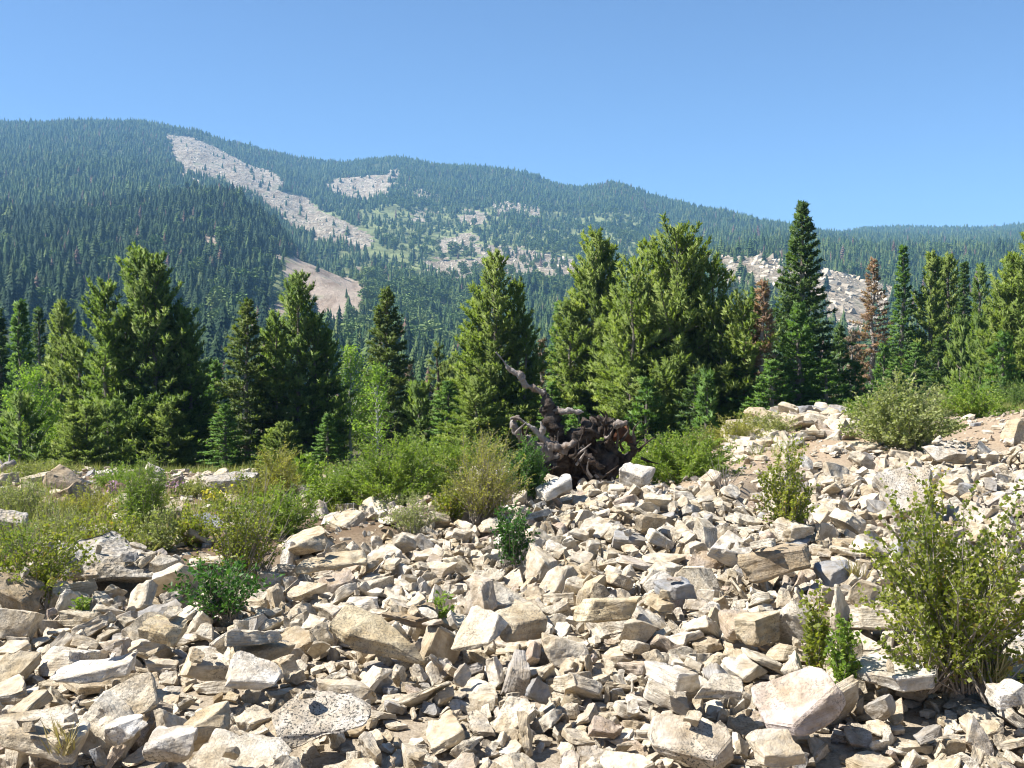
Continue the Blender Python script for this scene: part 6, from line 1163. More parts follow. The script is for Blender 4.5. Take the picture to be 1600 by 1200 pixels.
372,988,-184,-35,-4,-26,22,-436,1045,-191,-35,0,10,15,289,646,-188,32,-7,31,7,75,534,-196,9,5,-5,8,57,566,-197,9,-14,16,7,234,1634,-195,-29,3,35,19,30,1120,-175,2,-4,-12,14,115,1158,-174,23,-2,-9,13,537,1287,-170,19,-15,0,22,-296,741,-188,-33,-8,-31,7,-219,722,-198,7,2,-23,18,54,530,-198,-19,-13,-28,7,309,849,-192,36,1,-30,19,479,1633,-147,0,-1,9,16,
539,1480,-164,3,6,-27,20,-261,511,-205,35,-1,30,12,83,987,-192,0,1,-9,17,361,1192,-179,-8,-5,8,13,-144,782,-201,32,-10,28,10,-215,1209,-202,-1,0,-1,11,-27,943,-189,16,-6,11,14,-336,670,-201,-10,-14,34,11,18,1085,-177,-6,-1,15,8,-486,1608,-214,0,1,32,26,573,1215,-176,35,0,-13,30,370,767,-191,34,1,-23,9,-227,824,-202,7,14,15,10,150,945,-192,10,-7,-17,8,
17,961,-187,-29,-6,28,8,152,731,-193,7,-8,-18,8,-700,1791,-226,-1,0,-12,12,93,1150,-175,-31,2,-33,12,142,949,-191,-2,3,4,13,446,1018,-181,-24,-13,33,7,482,1457,-176,30,1,14,14,-197,881,-198,-23,-8,-18,8,-345,698,-194,4,6,-36,30,-363,1631,-224,-1,0,-19,10,-489,1404,-208,0,1,14,7,154,618,-191,-33,1,-26,15,563,1539,-153,10,1,-22,7,487,1147,-174,33,2,33,7,
103,1885,-236,0,3,34,11,42,1771,-239,-2,0,12,9,-677,1922,-240,0,2,20,9,271,1029,-181,6,-1,-26,23,46,1160,-178,6,-6,3,13,159,753,-194,-35,4,-31,8,130,1950,-235,17,3,6,8,380,1158,-177,25,1,-35,7,-298,727,-205,35,0,-9,9,290,989,-191,-23,-9,34,8,45,893,-195,-12,3,4,8,176,1200,-173,-35,-15,-35,8,-597,1986,-249,-2,1,2,7,-349,1503,-219,0,1,16,9,
-602,1444,-205,35,1,9,14,38,1148,-182,34,-4,25,9,-169,1775,-247,0,1,4,7,-168,738,-196,-9,-16,7,7,-841,1852,-232,36,1,31,17,513,989,-176,-25,10,35,15,564,1052,-177,-29,11,-7,14,469,870,-183,-25,-15,33,14,-331,750,-202,-18,-1,8,12,486,954,-185,0,-6,-12,13,398,604,-193,-19,-15,-18,13,-382,654,-199,-24,3,-2,14,513,895,-179,-35,-8,-8,27,-50,914,-187,-29,-10,-1,8,
-336,511,-202,-2,4,-19,8,-431,769,-199,-34,4,-21,18,-360,561,-204,20,6,-5,8,-318,490,-205,34,-5,-3,8,-346,600,-188,-35,9,-6,8,-308,508,-200,34,-4,18,25,511,873,-182,0,5,-9,15,-425,710,-192,-10,-14,15,14,364,640,-181,16,2,1,7,-94,1020,-193,-7,-6,-4,13,-21,1020,-191,1,0,-15,9,-401,703,-203,3,-9,-1,9,278,517,-195,24,3,9,9,350,576,-193,-18,-13,-1,9,
413,754,-184,-32,2,-6,24,199,865,-191,-25,-4,34,10,-287,725,-202,-27,3,31,9,8,1034,-189,-30,-13,-3,7,466,805,-184,-34,3,6,26,499,829,-177,30,-11,-22,19,294,541,-194,-3,-5,33,7,526,997,-179,-17,-1,-8,23,
],
[-177,599,-201,2,1,34,29,84,469,-172,-34,-1,17,15,62,573,-194,-6,-2,-6,23,329,875,-185,-23,-2,-17,22,-38,763,-195,1,8,-13,21,275,625,-188,-2,-3,-10,17,114,474,-197,29,1,-6,10,-116,856,-196,-33,1,-35,29,279,570,-189,8,8,-15,15,-336,1330,-206,3,1,20,31,-8,535,-194,27,-1,22,9,-165,558,-171,-34,-2,29,7,-603,1838,-233,1,0,-19,33,-155,1822,-244,6,-3,-29,21,
45,915,-194,-28,0,-18,20,-82,778,-196,26,5,-7,13,307,1012,-181,35,1,8,33,47,1138,-180,11,11,-9,12,-299,1524,-224,1,0,-20,20,-271,1295,-208,-36,1,-21,14,-169,539,-199,12,-1,33,16,116,711,-194,-26,-1,32,8,-208,853,-206,-36,2,-18,32,-112,912,-197,-25,4,-28,25,26,799,-191,28,-17,21,7,5,808,-194,34,-5,-13,7,878,2016,-145,1,2,21,23,-43,614,-200,2,1,22,16,
261,574,-192,-25,-11,15,7,-28,890,-196,-10,15,1,10,495,1493,-173,31,7,-30,12,463,921,-187,-15,-3,1,11,593,1405,-164,-11,-10,4,15,-497,1003,-191,9,3,14,7,-685,1482,-209,1,0,-11,13,112,661,-196,-35,2,5,16,-31,886,-196,-21,-9,-11,8,604,1337,-177,-36,8,-28,28,124,738,-196,11,3,-29,8,142,672,-195,2,1,-5,12,501,1679,-142,0,1,-33,11,695,1464,-166,-27,8,-32,18,
53,571,-199,-36,3,31,13,74,1094,-173,-30,-3,10,7,-226,840,-206,33,9,-11,9,-134,654,-202,35,10,-28,8,-55,486,-204,-1,4,19,9,-717,1857,-233,3,1,30,18,367,921,-187,5,-7,-32,14,493,980,-183,-21,-3,12,23,471,919,-181,2,1,26,28,369,1268,-176,-31,-13,-22,8,-636,1684,-219,33,3,16,9,438,1453,-183,-35,2,-19,24,395,1231,-184,35,0,22,26,-724,1571,-212,2,0,-22,16,
-76,695,-197,-31,0,21,17,-485,1965,-243,3,2,14,13,743,1906,-147,36,0,36,22,-663,1620,-215,-34,3,30,7,426,769,-186,0,-1,17,28,87,594,-197,-1,7,9,13,-424,698,-203,28,-13,17,12,-349,1332,-207,2,2,17,8,263,494,-198,33,8,-12,8,-368,686,-192,5,1,20,8,-944,1699,-223,3,1,-35,14,386,986,-185,9,-18,34,10,303,1036,-190,5,2,-17,27,-378,587,-205,1,5,-13,9,
288,529,-196,12,3,-35,7,
],
[-149,589,-169,-3,1,4,31,212,663,-174,19,7,-23,28,229,494,-195,-31,9,-3,16,-165,792,-192,35,3,-25,24,8,500,-196,-15,5,-18,17,313,666,-182,2,2,28,24,93,692,-186,-2,-6,-34,27,-172,515,-198,-9,10,-16,18,-7,941,-185,23,5,32,31,-216,736,-192,-5,3,17,27,196,501,-199,-35,0,-33,14,198,522,-191,-28,6,-17,11,-1,844,-195,28,4,34,19,224,1169,-178,-28,6,-9,27,
428,947,-178,-8,4,23,18,145,646,-194,-1,1,-24,26,243,553,-192,-4,-12,22,10,-18,635,-197,-29,0,13,13,-4,651,-196,1,2,35,15,-63,658,-166,0,6,-31,13,52,496,-199,5,11,31,9,435,906,-176,9,10,10,21,362,1106,-181,-27,4,20,24,164,983,-182,-31,3,-9,20,387,947,-167,-15,-14,-32,12,184,489,-199,-26,0,21,8,52,592,-194,-1,-1,5,12,227,1104,-177,35,-5,-23,21,
286,924,-183,1,12,-12,12,368,751,-187,1,3,14,22,362,1213,-182,-5,0,0,31,-198,720,-199,-9,9,22,11,454,918,-181,-31,7,-33,18,408,1212,-175,-32,-13,-8,20,-107,890,-190,-35,-11,29,16,-291,848,-173,5,7,-4,9,18,777,-194,3,1,-14,14,212,1181,-172,-22,6,36,13,19,1016,-185,9,4,-19,17,451,1274,-171,-6,3,28,33,559,1409,-166,-22,-4,-16,27,270,528,-190,-32,-4,24,23,
732,1478,-162,-11,2,7,28,-432,1358,-205,-2,0,-15,16,-180,813,-196,-29,1,-20,14,-77,627,-195,20,10,-3,8,-347,952,-187,2,2,-33,22,-158,860,-174,-25,9,-21,9,413,1069,-172,-7,-3,24,34,30,1115,-182,-10,3,4,14,99,743,-188,29,1,9,18,-490,1118,-195,-2,0,-22,13,-547,1445,-207,-34,1,-28,14,248,757,-186,-27,-11,-1,17,138,483,-199,-4,15,-23,9,815,1901,-146,-35,1,23,20,
-136,879,-201,8,3,-14,12,227,589,-184,-4,3,7,31,318,692,-189,-27,1,35,14,53,928,-191,3,2,-13,17,-53,954,-187,1,3,-18,8,165,1091,-182,34,2,34,23,390,1042,-186,-1,1,-22,13,298,1812,-182,16,6,8,11,252,1005,-184,-11,0,34,7,-240,816,-204,-1,1,21,33,-300,1092,-195,-2,0,-16,22,433,866,-185,-30,0,-2,16,340,1375,-178,21,3,-35,14,-97,1022,-188,19,0,-23,7,
-54,851,-198,-26,15,6,8,-122,850,-200,35,6,17,16,-450,976,-189,36,1,-16,13,18,744,-193,-6,1,-28,15,517,1147,-163,0,-1,27,8,494,1479,-164,-18,8,1,14,554,1195,-170,30,1,-26,7,85,1212,-177,-3,1,34,20,-224,636,-198,15,6,-4,7,-245,864,-205,-17,2,-19,10,-493,2007,-254,-33,-1,-26,14,612,1260,-173,0,4,-9,22,-622,1618,-215,-5,0,-8,7,510,1670,-143,-2,1,5,8,
5,508,-198,-32,-15,29,8,431,1856,-144,-34,-1,-6,9,-51,780,-191,-15,-8,36,7,-131,1713,-247,-1,1,18,9,507,1109,-169,-22,1,-23,7,-291,1642,-232,-1,0,33,7,532,1516,-156,-2,-2,1,7,653,1582,-147,-3,-7,24,10,161,593,-191,9,5,-5,7,25,590,-196,9,11,32,8,51,990,-186,-10,2,24,8,564,1219,-166,24,9,-20,7,366,895,-180,2,6,32,7,613,1407,-139,5,-1,7,7,
20,980,-188,-14,-11,8,9,282,1891,-197,-1,-2,-8,9,-98,1064,-186,36,3,-33,13,-101,1557,-239,-31,2,-9,8,635,1421,-175,-20,5,4,10,226,769,-193,2,2,18,17,-118,578,-200,33,11,-26,7,605,1472,-171,-15,14,-10,12,388,1322,-182,-2,-3,26,23,235,747,-192,35,-2,15,14,217,1209,-171,-21,13,22,8,235,993,-188,1,3,28,13,143,1140,-173,5,-1,-21,7,206,707,-186,-2,8,-8,13,
389,1420,-178,-19,12,-24,8,174,672,-194,-35,0,23,16,89,1170,-174,10,7,-23,7,377,1298,-176,27,-1,30,9,-160,900,-202,33,-11,23,9,253,1127,-180,13,11,-31,7,362,568,-190,-32,10,-33,7,-117,556,-198,28,4,34,15,-228,785,-200,-26,-2,4,13,190,723,-191,-30,0,35,18,-358,581,-205,-32,0,-12,13,-54,681,-194,17,5,-29,12,549,1032,-175,-35,11,13,16,210,769,-193,-31,0,-11,18,
-214,813,-204,-26,2,25,8,414,851,-184,1,4,26,18,131,787,-192,-31,6,27,13,148,646,-187,32,2,32,8,-465,779,-200,33,7,-19,7,568,1105,-177,-10,3,21,21,401,623,-192,-1,3,25,20,345,619,-191,-30,4,27,16,-132,570,-202,35,0,25,7,44,798,-198,-16,3,1,8,477,829,-183,26,5,25,7,589,1099,-169,-22,0,-20,7,591,1086,-174,1,3,11,36,647,1162,-172,-28,4,15,23,
736,1263,-168,32,5,-5,32,118,488,-201,32,4,13,9,347,561,-192,29,3,-32,10,360,610,-190,-19,-6,19,10,349,589,-193,-35,1,-32,27,
],
[247,560,-183,11,-6,-27,33,255,619,-185,-32,0,17,34,-300,604,-197,3,-5,19,32,-260,548,-194,-31,3,-23,23,214,631,-187,-30,1,-19,32,77,608,-194,1,-2,-23,26,-287,828,-178,6,-2,16,24,239,746,-185,-16,1,-33,25,-257,654,-198,-15,0,-8,30,21,590,-191,-25,-6,-23,17,158,553,-187,-2,-13,-36,30,-61,462,-203,-15,0,14,25,-322,716,-200,-13,1,-24,25,29,1082,-180,-29,3,-33,30,
447,961,-174,-1,1,-9,30,240,483,-198,-3,1,-16,12,-235,821,-195,23,0,-31,17,-84,960,-187,-22,9,-5,24,75,502,-192,-32,2,30,22,-159,578,-201,32,-2,30,10,705,1520,-159,-14,-5,-35,31,-5,506,-197,8,4,-21,9,565,1493,-158,-33,1,-3,31,-111,623,-199,36,-6,23,10,211,1089,-179,22,-17,-29,23,58,875,-194,-35,1,-10,31,311,863,-185,6,3,-4,14,513,1412,-166,4,13,-25,22,
19,938,-187,15,-12,6,21,267,1015,-171,11,12,-9,16,273,690,-187,-24,-1,-4,26,-150,702,-196,17,17,30,15,507,1066,-174,1,4,14,26,180,792,-155,1,2,12,12,111,482,-202,-25,4,29,8,-324,1479,-218,2,0,-13,22,802,1690,-136,4,-1,-7,19,361,1129,-177,25,0,-10,24,-514,1192,-196,3,0,-27,12,548,1457,-166,-17,3,21,21,-161,855,-176,23,-3,-3,7,27,600,-195,14,-4,24,9,
399,1050,-182,-14,0,-4,21,177,746,-181,-23,0,14,9,359,893,-182,3,-6,-5,8,121,722,-194,-14,0,-19,10,38,1036,-178,-11,-6,-9,13,-12,883,-190,-4,6,-17,8,51,1144,-175,1,-8,35,13,139,1112,-176,-1,9,-29,18,-26,1015,-190,-19,1,26,15,-139,1311,-206,4,1,-33,12,400,1315,-176,2,3,-20,27,42,640,-194,2,-9,1,17,538,1064,-170,-6,-3,-10,21,-376,1150,-184,35,0,-17,11,
-82,860,-194,-22,-5,25,7,180,1197,-172,-23,-6,12,11,35,551,-197,2,5,10,10,639,1303,-174,-11,3,8,16,306,1091,-182,-36,-1,-33,17,192,1057,-182,-1,4,-7,14,285,913,-193,3,1,34,32,-186,831,-202,-27,-3,22,14,706,1707,-144,3,1,-33,9,494,1471,-170,-10,-4,-23,13,-482,1148,-196,2,0,23,7,382,1370,-178,-13,-4,-27,13,-109,683,-196,2,-1,31,32,220,733,-192,2,-5,-6,15,
313,1193,-182,22,4,-33,14,-222,2016,-260,3,1,15,10,98,917,-191,-4,-8,-20,7,-32,776,-196,35,-10,35,11,439,1022,-183,3,1,-26,19,-292,841,-174,14,-13,-8,7,94,887,-195,-28,7,-26,8,937,1948,-133,1,1,21,8,265,534,-193,1,-5,28,15,-35,680,-194,23,-3,31,18,428,1409,-174,6,-5,7,7,620,1410,-138,30,-3,-28,7,336,1246,-174,16,1,-32,7,10,847,-197,22,-3,33,14,
-599,1216,-199,3,0,-14,9,-462,956,-188,3,0,-31,9,-87,996,-191,-32,-2,5,20,-204,704,-203,-15,1,32,9,183,1170,-178,-17,14,26,12,225,1951,-218,3,3,30,17,148,1112,-168,3,7,27,7,104,816,-190,23,3,-1,12,622,1233,-169,-9,5,17,17,172,639,-187,-32,-1,0,12,285,1134,-183,-4,-2,-17,10,345,774,-187,-17,10,-31,11,398,1886,-158,35,0,17,9,250,998,-190,-6,5,-9,16,
-399,1470,-186,-9,-9,16,7,285,954,-190,36,0,-2,17,229,1061,-188,-31,-9,33,8,104,1236,-176,-18,0,-14,7,365,917,-191,3,0,7,10,80,638,-197,0,-7,-31,7,-467,783,-201,19,-6,-1,7,-184,527,-201,-34,3,-2,17,38,698,-196,3,0,-19,8,395,772,-189,-34,9,22,8,145,750,-194,4,1,27,13,498,884,-184,22,-3,-2,18,323,537,-194,2,-3,34,12,579,1053,-174,-35,1,-26,18,
-302,515,-207,3,0,30,11,577,1009,-179,-29,-2,-2,11,23,560,-199,0,0,-19,7,-148,643,-194,-29,9,33,21,305,476,-200,-15,-4,20,8,-723,1360,-201,-15,1,22,22,309,513,-196,-28,1,-27,9,390,651,-193,4,1,-9,10,336,625,-192,-30,10,36,9,531,1034,-175,-34,10,-28,24,314,520,-194,35,-6,23,10,23,611,-198,2,-15,30,7,-343,576,-205,3,0,0,9,71,850,-191,-15,15,-11,7,
],
[-135,617,-197,35,9,-9,19,108,652,-188,33,-2,9,27,365,726,-186,-27,-1,4,21,-4,480,-202,0,4,-19,19,-104,869,-186,35,-6,14,18,406,912,-181,-35,13,-17,18,-295,746,-195,32,-3,-11,27,379,1212,-173,7,-3,-26,27,-228,579,-172,-6,1,14,13,58,602,-191,7,-15,2,10,240,546,-195,1,5,-16,12,-66,1194,-176,15,3,-22,22,-124,530,-202,4,2,-6,15,-105,641,-201,0,3,18,15,
-294,1465,-219,-1,3,-6,29,-442,917,-184,11,4,18,13,142,630,-160,-23,-4,-6,7,320,1251,-174,8,-2,11,18,36,527,-200,35,2,-35,8,59,772,-181,24,5,8,18,-459,1056,-190,21,15,-16,13,-75,651,-169,9,2,8,7,93,1087,-169,-33,1,13,18,91,1204,-168,33,9,12,20,-48,907,-185,31,3,9,12,-19,935,-182,-14,5,-17,15,-287,603,-204,2,-1,-2,7,493,993,-180,4,4,27,15,
-503,1089,-194,-1,3,-12,11,190,512,-199,-36,0,35,10,465,936,-187,0,3,-19,35,-310,638,-198,-31,0,32,30,-48,856,-198,3,12,-32,12,634,1267,-174,-17,0,-23,21,213,718,-189,-5,-5,29,19,-6,1051,-181,2,2,0,16,-225,748,-202,0,1,32,21,310,835,-190,31,3,-27,13,143,1002,-182,-22,-11,-10,19,-435,1198,-196,-35,-13,34,9,-880,1828,-231,1,4,27,30,208,758,-184,-9,0,10,18,
-46,859,-199,10,2,-20,9,191,820,-185,0,-3,29,22,360,979,-183,18,-11,2,7,647,1315,-173,17,-13,-8,17,481,1356,-172,35,1,24,27,-7,1254,-176,36,-3,-3,13,116,1019,-184,36,2,16,19,-451,1177,-194,31,3,-32,13,289,731,-183,11,0,-11,9,-518,1634,-219,1,3,33,12,667,1373,-172,14,-11,4,9,1,1071,-181,-36,1,-22,16,121,501,-201,-1,3,-34,16,342,785,-188,33,3,4,18,
-296,783,-199,-13,2,-15,10,-78,975,-184,-16,-3,-6,7,74,959,-192,-35,-2,2,25,-183,888,-201,0,8,14,15,-253,1491,-225,-1,2,-15,11,299,585,-190,5,0,-20,16,148,601,-191,-35,0,7,13,-74,1000,-194,9,2,-26,13,-258,1969,-259,-1,3,-1,13,191,519,-196,-18,3,8,7,-21,968,-189,33,-2,-7,18,798,1886,-147,1,2,-23,7,272,672,-183,-13,1,7,14,-66,762,-193,28,-5,1,15,
580,1678,-145,0,2,30,9,389,1190,-180,28,-10,-34,12,-60,668,-168,-34,3,-9,7,-10,858,-191,30,-11,10,7,-283,817,-201,-15,11,15,10,425,1902,-151,28,-2,13,7,303,696,-193,0,3,30,20,538,1050,-176,1,0,8,20,-348,697,-204,36,4,27,9,730,1522,-164,0,1,-30,14,-475,2012,-256,-1,2,-16,7,-160,1693,-243,0,3,19,11,434,1233,-183,0,3,17,35,561,1058,-171,26,-3,16,7,
510,958,-180,-4,-3,-5,12,483,789,-186,23,-12,21,16,259,918,-192,-1,4,-23,13,-358,645,-203,11,1,-5,7,-279,542,-202,10,7,-32,7,64,1153,-180,-32,-5,-6,7,-300,543,-207,-36,-1,14,8,447,887,-185,8,-2,-15,11,454,784,-184,31,5,-23,23,209,989,-194,35,0,-27,10,-601,1569,-213,1,3,27,9,-991,1899,-238,1,2,-31,21,433,839,-185,35,5,14,18,-398,617,-200,-6,2,-12,27,
27,644,-193,-2,10,2,19,-120,735,-197,1,5,27,9,547,1013,-182,1,2,-7,35,
],
[51,473,-197,2,1,-10,26,139,954,-181,31,-1,-19,36,-105,805,-193,15,6,-33,26,-195,486,-202,27,-6,16,18,-134,732,-194,23,1,-7,24,34,676,-190,-3,-4,17,14,316,680,-182,-23,-10,1,15,325,839,-187,27,-3,29,15,65,739,-182,23,-7,-36,18,32,606,-194,-31,-11,2,13,-15,1275,-174,27,1,13,28,243,502,-196,-8,2,-28,10,-61,1457,-214,-3,-8,17,24,154,963,-180,20,0,28,14,
-260,775,-192,-31,-4,-14,24,81,870,-188,28,-3,1,15,-57,918,-191,6,-3,28,26,-64,519,-201,-2,-1,26,8,351,1053,-178,0,-2,-4,29,41,948,-183,15,0,2,16,878,1970,-140,-1,-2,5,32,-336,1418,-214,1,0,13,26,195,561,-195,33,-4,-5,11,132,684,-185,16,-4,-27,17,-463,1151,-194,21,-4,-27,12,-124,574,-199,-16,-3,-3,12,27,498,-200,-29,-2,-14,10,48,999,-186,17,-15,28,13,
308,1047,-182,23,-8,-22,17,-191,762,-199,-9,2,-3,17,-192,599,-203,33,-3,15,7,245,1038,-187,-3,1,3,26,623,1840,-135,1,1,-5,21,-7,461,-201,2,-4,14,18,-42,588,-197,11,-7,-19,9,267,599,-192,1,0,-11,19,693,1435,-163,-17,2,5,14,-324,1160,-198,0,-1,-15,14,435,1468,-172,35,-2,-5,22,732,1480,-149,3,6,21,18,-254,823,-199,-35,-1,14,19,157,954,-186,3,10,9,10,
263,1744,-192,-2,-4,7,18,-179,742,-197,10,0,-30,16,-191,750,-201,6,4,26,15,-321,774,-202,23,-3,19,12,-217,1370,-216,-34,-3,-31,12,-249,1736,-240,35,-1,22,14,701,1383,-165,-1,0,-16,33,326,1018,-187,29,1,-5,15,631,1588,-150,-3,1,-35,9,479,1404,-178,8,-4,25,24,373,774,-191,-36,-2,29,10,238,1023,-191,0,0,-21,28,441,1023,-176,20,-10,19,7,-845,1756,-224,0,-2,-15,17,
-338,1824,-242,1,0,22,14,422,1964,-163,4,-3,-18,15,490,1487,-176,11,-5,-27,11,-206,1822,-248,0,-1,0,14,51,1118,-179,3,7,10,9,405,886,-186,-24,-3,-19,11,-360,1551,-220,34,-1,-34,12,-237,1338,-213,2,1,22,12,-848,1957,-242,0,0,8,18,243,1229,-165,-34,-3,12,17,39,1070,-185,5,-2,-32,14,330,735,-191,-35,-7,2,8,76,982,-188,19,4,-4,7,-652,1748,-225,0,-1,-2,8,
415,908,-189,1,-1,-18,20,-541,1285,-201,1,-2,-12,7,-416,1455,-190,1,-2,7,7,459,1368,-178,-1,-6,9,16,477,1678,-144,-3,-2,12,9,404,1255,-170,8,-6,-17,12,-98,580,-197,28,-3,16,12,-214,1523,-230,2,0,18,7,269,1110,-190,-36,-2,13,18,186,866,-195,1,-1,34,15,-697,1662,-217,0,-1,-11,7,-272,560,-201,15,6,-14,9,-175,870,-204,22,-4,-4,13,690,1404,-173,0,-3,16,8,
-374,1176,-198,1,-1,32,20,-97,894,-198,3,0,-10,20,232,1899,-211,0,-4,-4,18,711,1487,-172,0,0,-26,28,-28,1036,-192,36,-1,-35,15,-589,1305,-200,-14,-2,14,11,-29,788,-186,-35,-2,-19,15,415,646,-187,5,-3,-1,30,269,753,-184,22,-3,34,14,637,1177,-168,-14,3,1,14,404,720,-185,-13,-7,-15,13,-112,725,-193,9,-5,-15,14,-417,698,-205,32,-3,4,8,-436,1028,-193,2,-1,7,8,
-407,632,-199,-24,-3,-22,12,-38,645,-196,30,9,10,8,-564,1078,-192,0,-1,-10,12,-245,807,-199,-5,-4,7,12,-413,782,-197,3,-12,-28,15,435,794,-186,6,3,17,19,-434,691,-205,2,0,12,19,-88,1041,-192,-31,0,0,19,301,481,-201,35,-2,31,7,837,1532,-155,36,-5,14,25,431,1191,-179,25,15,-13,14,-288,719,-204,29,-3,8,9,415,672,-187,-29,-3,-16,7,-380,707,-196,-33,-1,-26,28,
-345,655,-202,-17,1,21,9,236,681,-190,8,-4,22,16,
],
[33,621,-189,-15,0,-36,28,-277,761,-190,-8,-6,23,24,35,808,-190,-4,-9,13,29,189,519,-187,-15,-4,-9,17,-302,717,-193,-35,1,30,26,13,531,-181,17,3,8,15,129,966,-168,-13,4,8,26,-183,791,-195,-21,7,21,26,12,619,-190,-7,12,31,20,260,524,-193,-3,-7,-34,14,31,545,-197,18,-3,32,11,-49,964,-178,-35,4,-5,17,91,934,-193,35,0,-30,27,-238,662,-196,33,1,3,24,
8,1131,-173,-30,-12,-20,22,-274,713,-198,23,-3,16,24,96,833,-192,-12,-12,-35,19,-497,1287,-198,36,-1,30,19,112,534,-196,-7,-10,-10,9,17,638,-195,20,-3,-3,16,121,600,-191,-19,15,-2,15,-297,825,-175,8,0,-19,11,175,809,-183,1,-5,22,13,-96,1037,-180,-35,5,20,15,241,973,-189,-1,-5,-11,30,473,1132,-175,32,-5,21,26,224,528,-195,32,4,-27,7,662,1398,-172,1,-4,-4,30,
-217,771,-199,-15,5,-33,25,285,1146,-176,7,2,14,17,370,906,-182,25,-13,29,13,-287,613,-203,1,-2,33,9,-297,836,-172,20,-7,30,8,386,1260,-169,26,-5,26,18,-84,900,-195,32,5,24,15,444,1655,-148,29,-5,21,15,279,632,-188,-30,3,1,7,307,1184,-176,15,-10,-17,15,101,1164,-175,2,-2,-9,25,-331,788,-201,36,-1,-33,26,-702,1738,-219,36,0,20,21,133,553,-195,-16,9,-14,8,
-156,1133,-186,-22,11,19,17,219,810,-188,33,-9,7,10,206,455,-198,8,-2,-14,17,-9,888,-195,-11,7,22,12,58,977,-189,34,0,-29,27,301,1071,-187,3,-3,-17,22,-235,892,-201,8,-1,-31,10,370,1180,-184,1,-2,-28,24,-183,1565,-234,2,-2,16,11,-59,669,-196,32,0,-24,13,24,1391,-195,-12,7,-27,19,20,578,-196,-17,-3,-32,7,510,1021,-180,7,-3,-28,19,602,1790,-135,2,-3,10,13,
231,694,-182,33,-1,34,18,-932,1901,-235,-8,-12,-15,12,42,887,-192,-36,-8,-9,7,277,1617,-184,-36,5,12,14,-232,856,-205,-1,6,15,9,60,560,-198,36,-1,-4,8,78,632,-194,-17,4,13,7,297,993,-190,-12,-12,20,14,639,1731,-142,2,-4,12,10,54,631,-198,-31,5,-23,7,245,1187,-173,-13,3,-25,15,401,1349,-176,17,0,28,14,319,1027,-186,-24,-12,-35,13,95,908,-194,26,-3,13,17,
-133,909,-199,-5,3,13,19,79,896,-195,-11,-12,-33,9,-70,795,-195,34,6,33,9,365,1262,-179,8,10,6,15,-519,1847,-234,25,-2,14,15,185,1324,-187,-1,-1,9,23,381,1690,-160,3,-2,-18,8,320,1118,-182,23,-12,25,17,47,1087,-182,-27,-9,-27,7,-120,797,-189,-15,12,-7,7,286,722,-184,-17,-6,-25,8,-515,1408,-207,2,-4,-30,8,-365,1303,-204,-3,1,12,7,76,932,-193,24,-9,14,7,
303,1155,-182,-7,10,0,20,-186,1957,-257,1,-3,-19,11,-7,590,-193,22,8,18,8,356,981,-184,-16,3,12,7,223,1198,-168,-16,-7,16,8,-22,980,-192,1,-3,7,14,165,788,-196,36,0,-26,9,-260,1983,-257,-1,-6,-14,13,-642,1696,-219,-1,-2,-6,10,74,775,-188,7,-4,-2,8,644,1298,-176,-11,-12,1,17,277,1005,-179,19,1,28,16,345,735,-191,9,-5,4,7,-66,1300,-194,0,1,28,14,
688,1417,-169,19,-4,35,9,-697,1487,-209,0,-2,6,8,75,945,-196,-6,0,-30,9,-8,552,-199,35,-1,27,9,-391,1663,-224,34,-3,-27,10,410,824,-188,36,0,-14,12,31,906,-194,-36,-1,7,19,90,732,-194,-34,2,-23,11,-39,1051,-189,30,-2,-18,16,709,1408,-173,-1,-5,-35,16,64,937,-193,-17,8,-26,14,383,1122,-183,-7,-5,-28,8,233,1092,-187,19,-3,-19,16,-415,661,-198,-32,6,2,7,
210,1210,-176,12,3,26,15,509,862,-180,-25,-9,-10,14,454,881,-187,-35,2,-21,7,-375,638,-201,-17,13,34,14,266,464,-191,-20,1,28,7,438,810,-183,-12,3,-26,13,266,471,-198,-29,-13,10,8,-259,495,-205,-7,3,-20,12,-190,716,-199,17,-8,-29,13,291,483,-197,2,-2,-7,18,436,823,-182,18,-3,25,7,599,1379,-168,-35,7,-22,7,521,950,-180,-33,-8,-9,7,-301,816,-202,-6,-13,34,11,
261,474,-197,-13,-11,-28,11,-369,600,-203,-17,5,18,10,464,790,-189,-7,6,-35,10,-267,501,-206,16,-4,-10,7,251,838,-185,-34,9,10,17,638,1117,-174,0,-3,-25,28,-412,738,-199,-5,1,-14,28,-391,726,-194,32,-8,35,27,190,1645,-210,12,2,25,15,
],
[169,516,-198,-35,2,13,23,121,541,-195,19,-1,4,15,-245,798,-194,19,16,-25,18,-132,524,-201,0,-6,6,17,241,536,-195,-4,-1,-29,14,201,738,-185,8,13,-33,30,180,516,-196,30,2,-29,16,-295,1113,-191,34,-5,-32,24,-32,541,-198,-31,2,-22,17,261,666,-183,-27,-18,14,12,347,1495,-169,-24,0,-33,21,-259,585,-203,0,-1,14,13,-202,822,-197,21,-2,-23,13,-189,935,-200,22,6,-30,25,
-264,1608,-231,-1,-1,-5,21,-125,549,-198,-22,-6,19,16,360,971,-185,-1,-1,34,20,749,1800,-142,0,-1,29,24,-10,932,-185,-10,9,-26,15,269,609,-189,26,-5,17,7,-420,1188,-199,0,-1,4,14,421,1223,-174,-33,-1,-2,24,464,1384,-177,-10,-1,34,29,566,1189,-174,5,-2,-1,19,-328,774,-202,10,9,20,11,527,1124,-171,8,-6,-25,19,71,1078,-176,0,-2,23,18,-219,627,-203,2,-1,9,7,
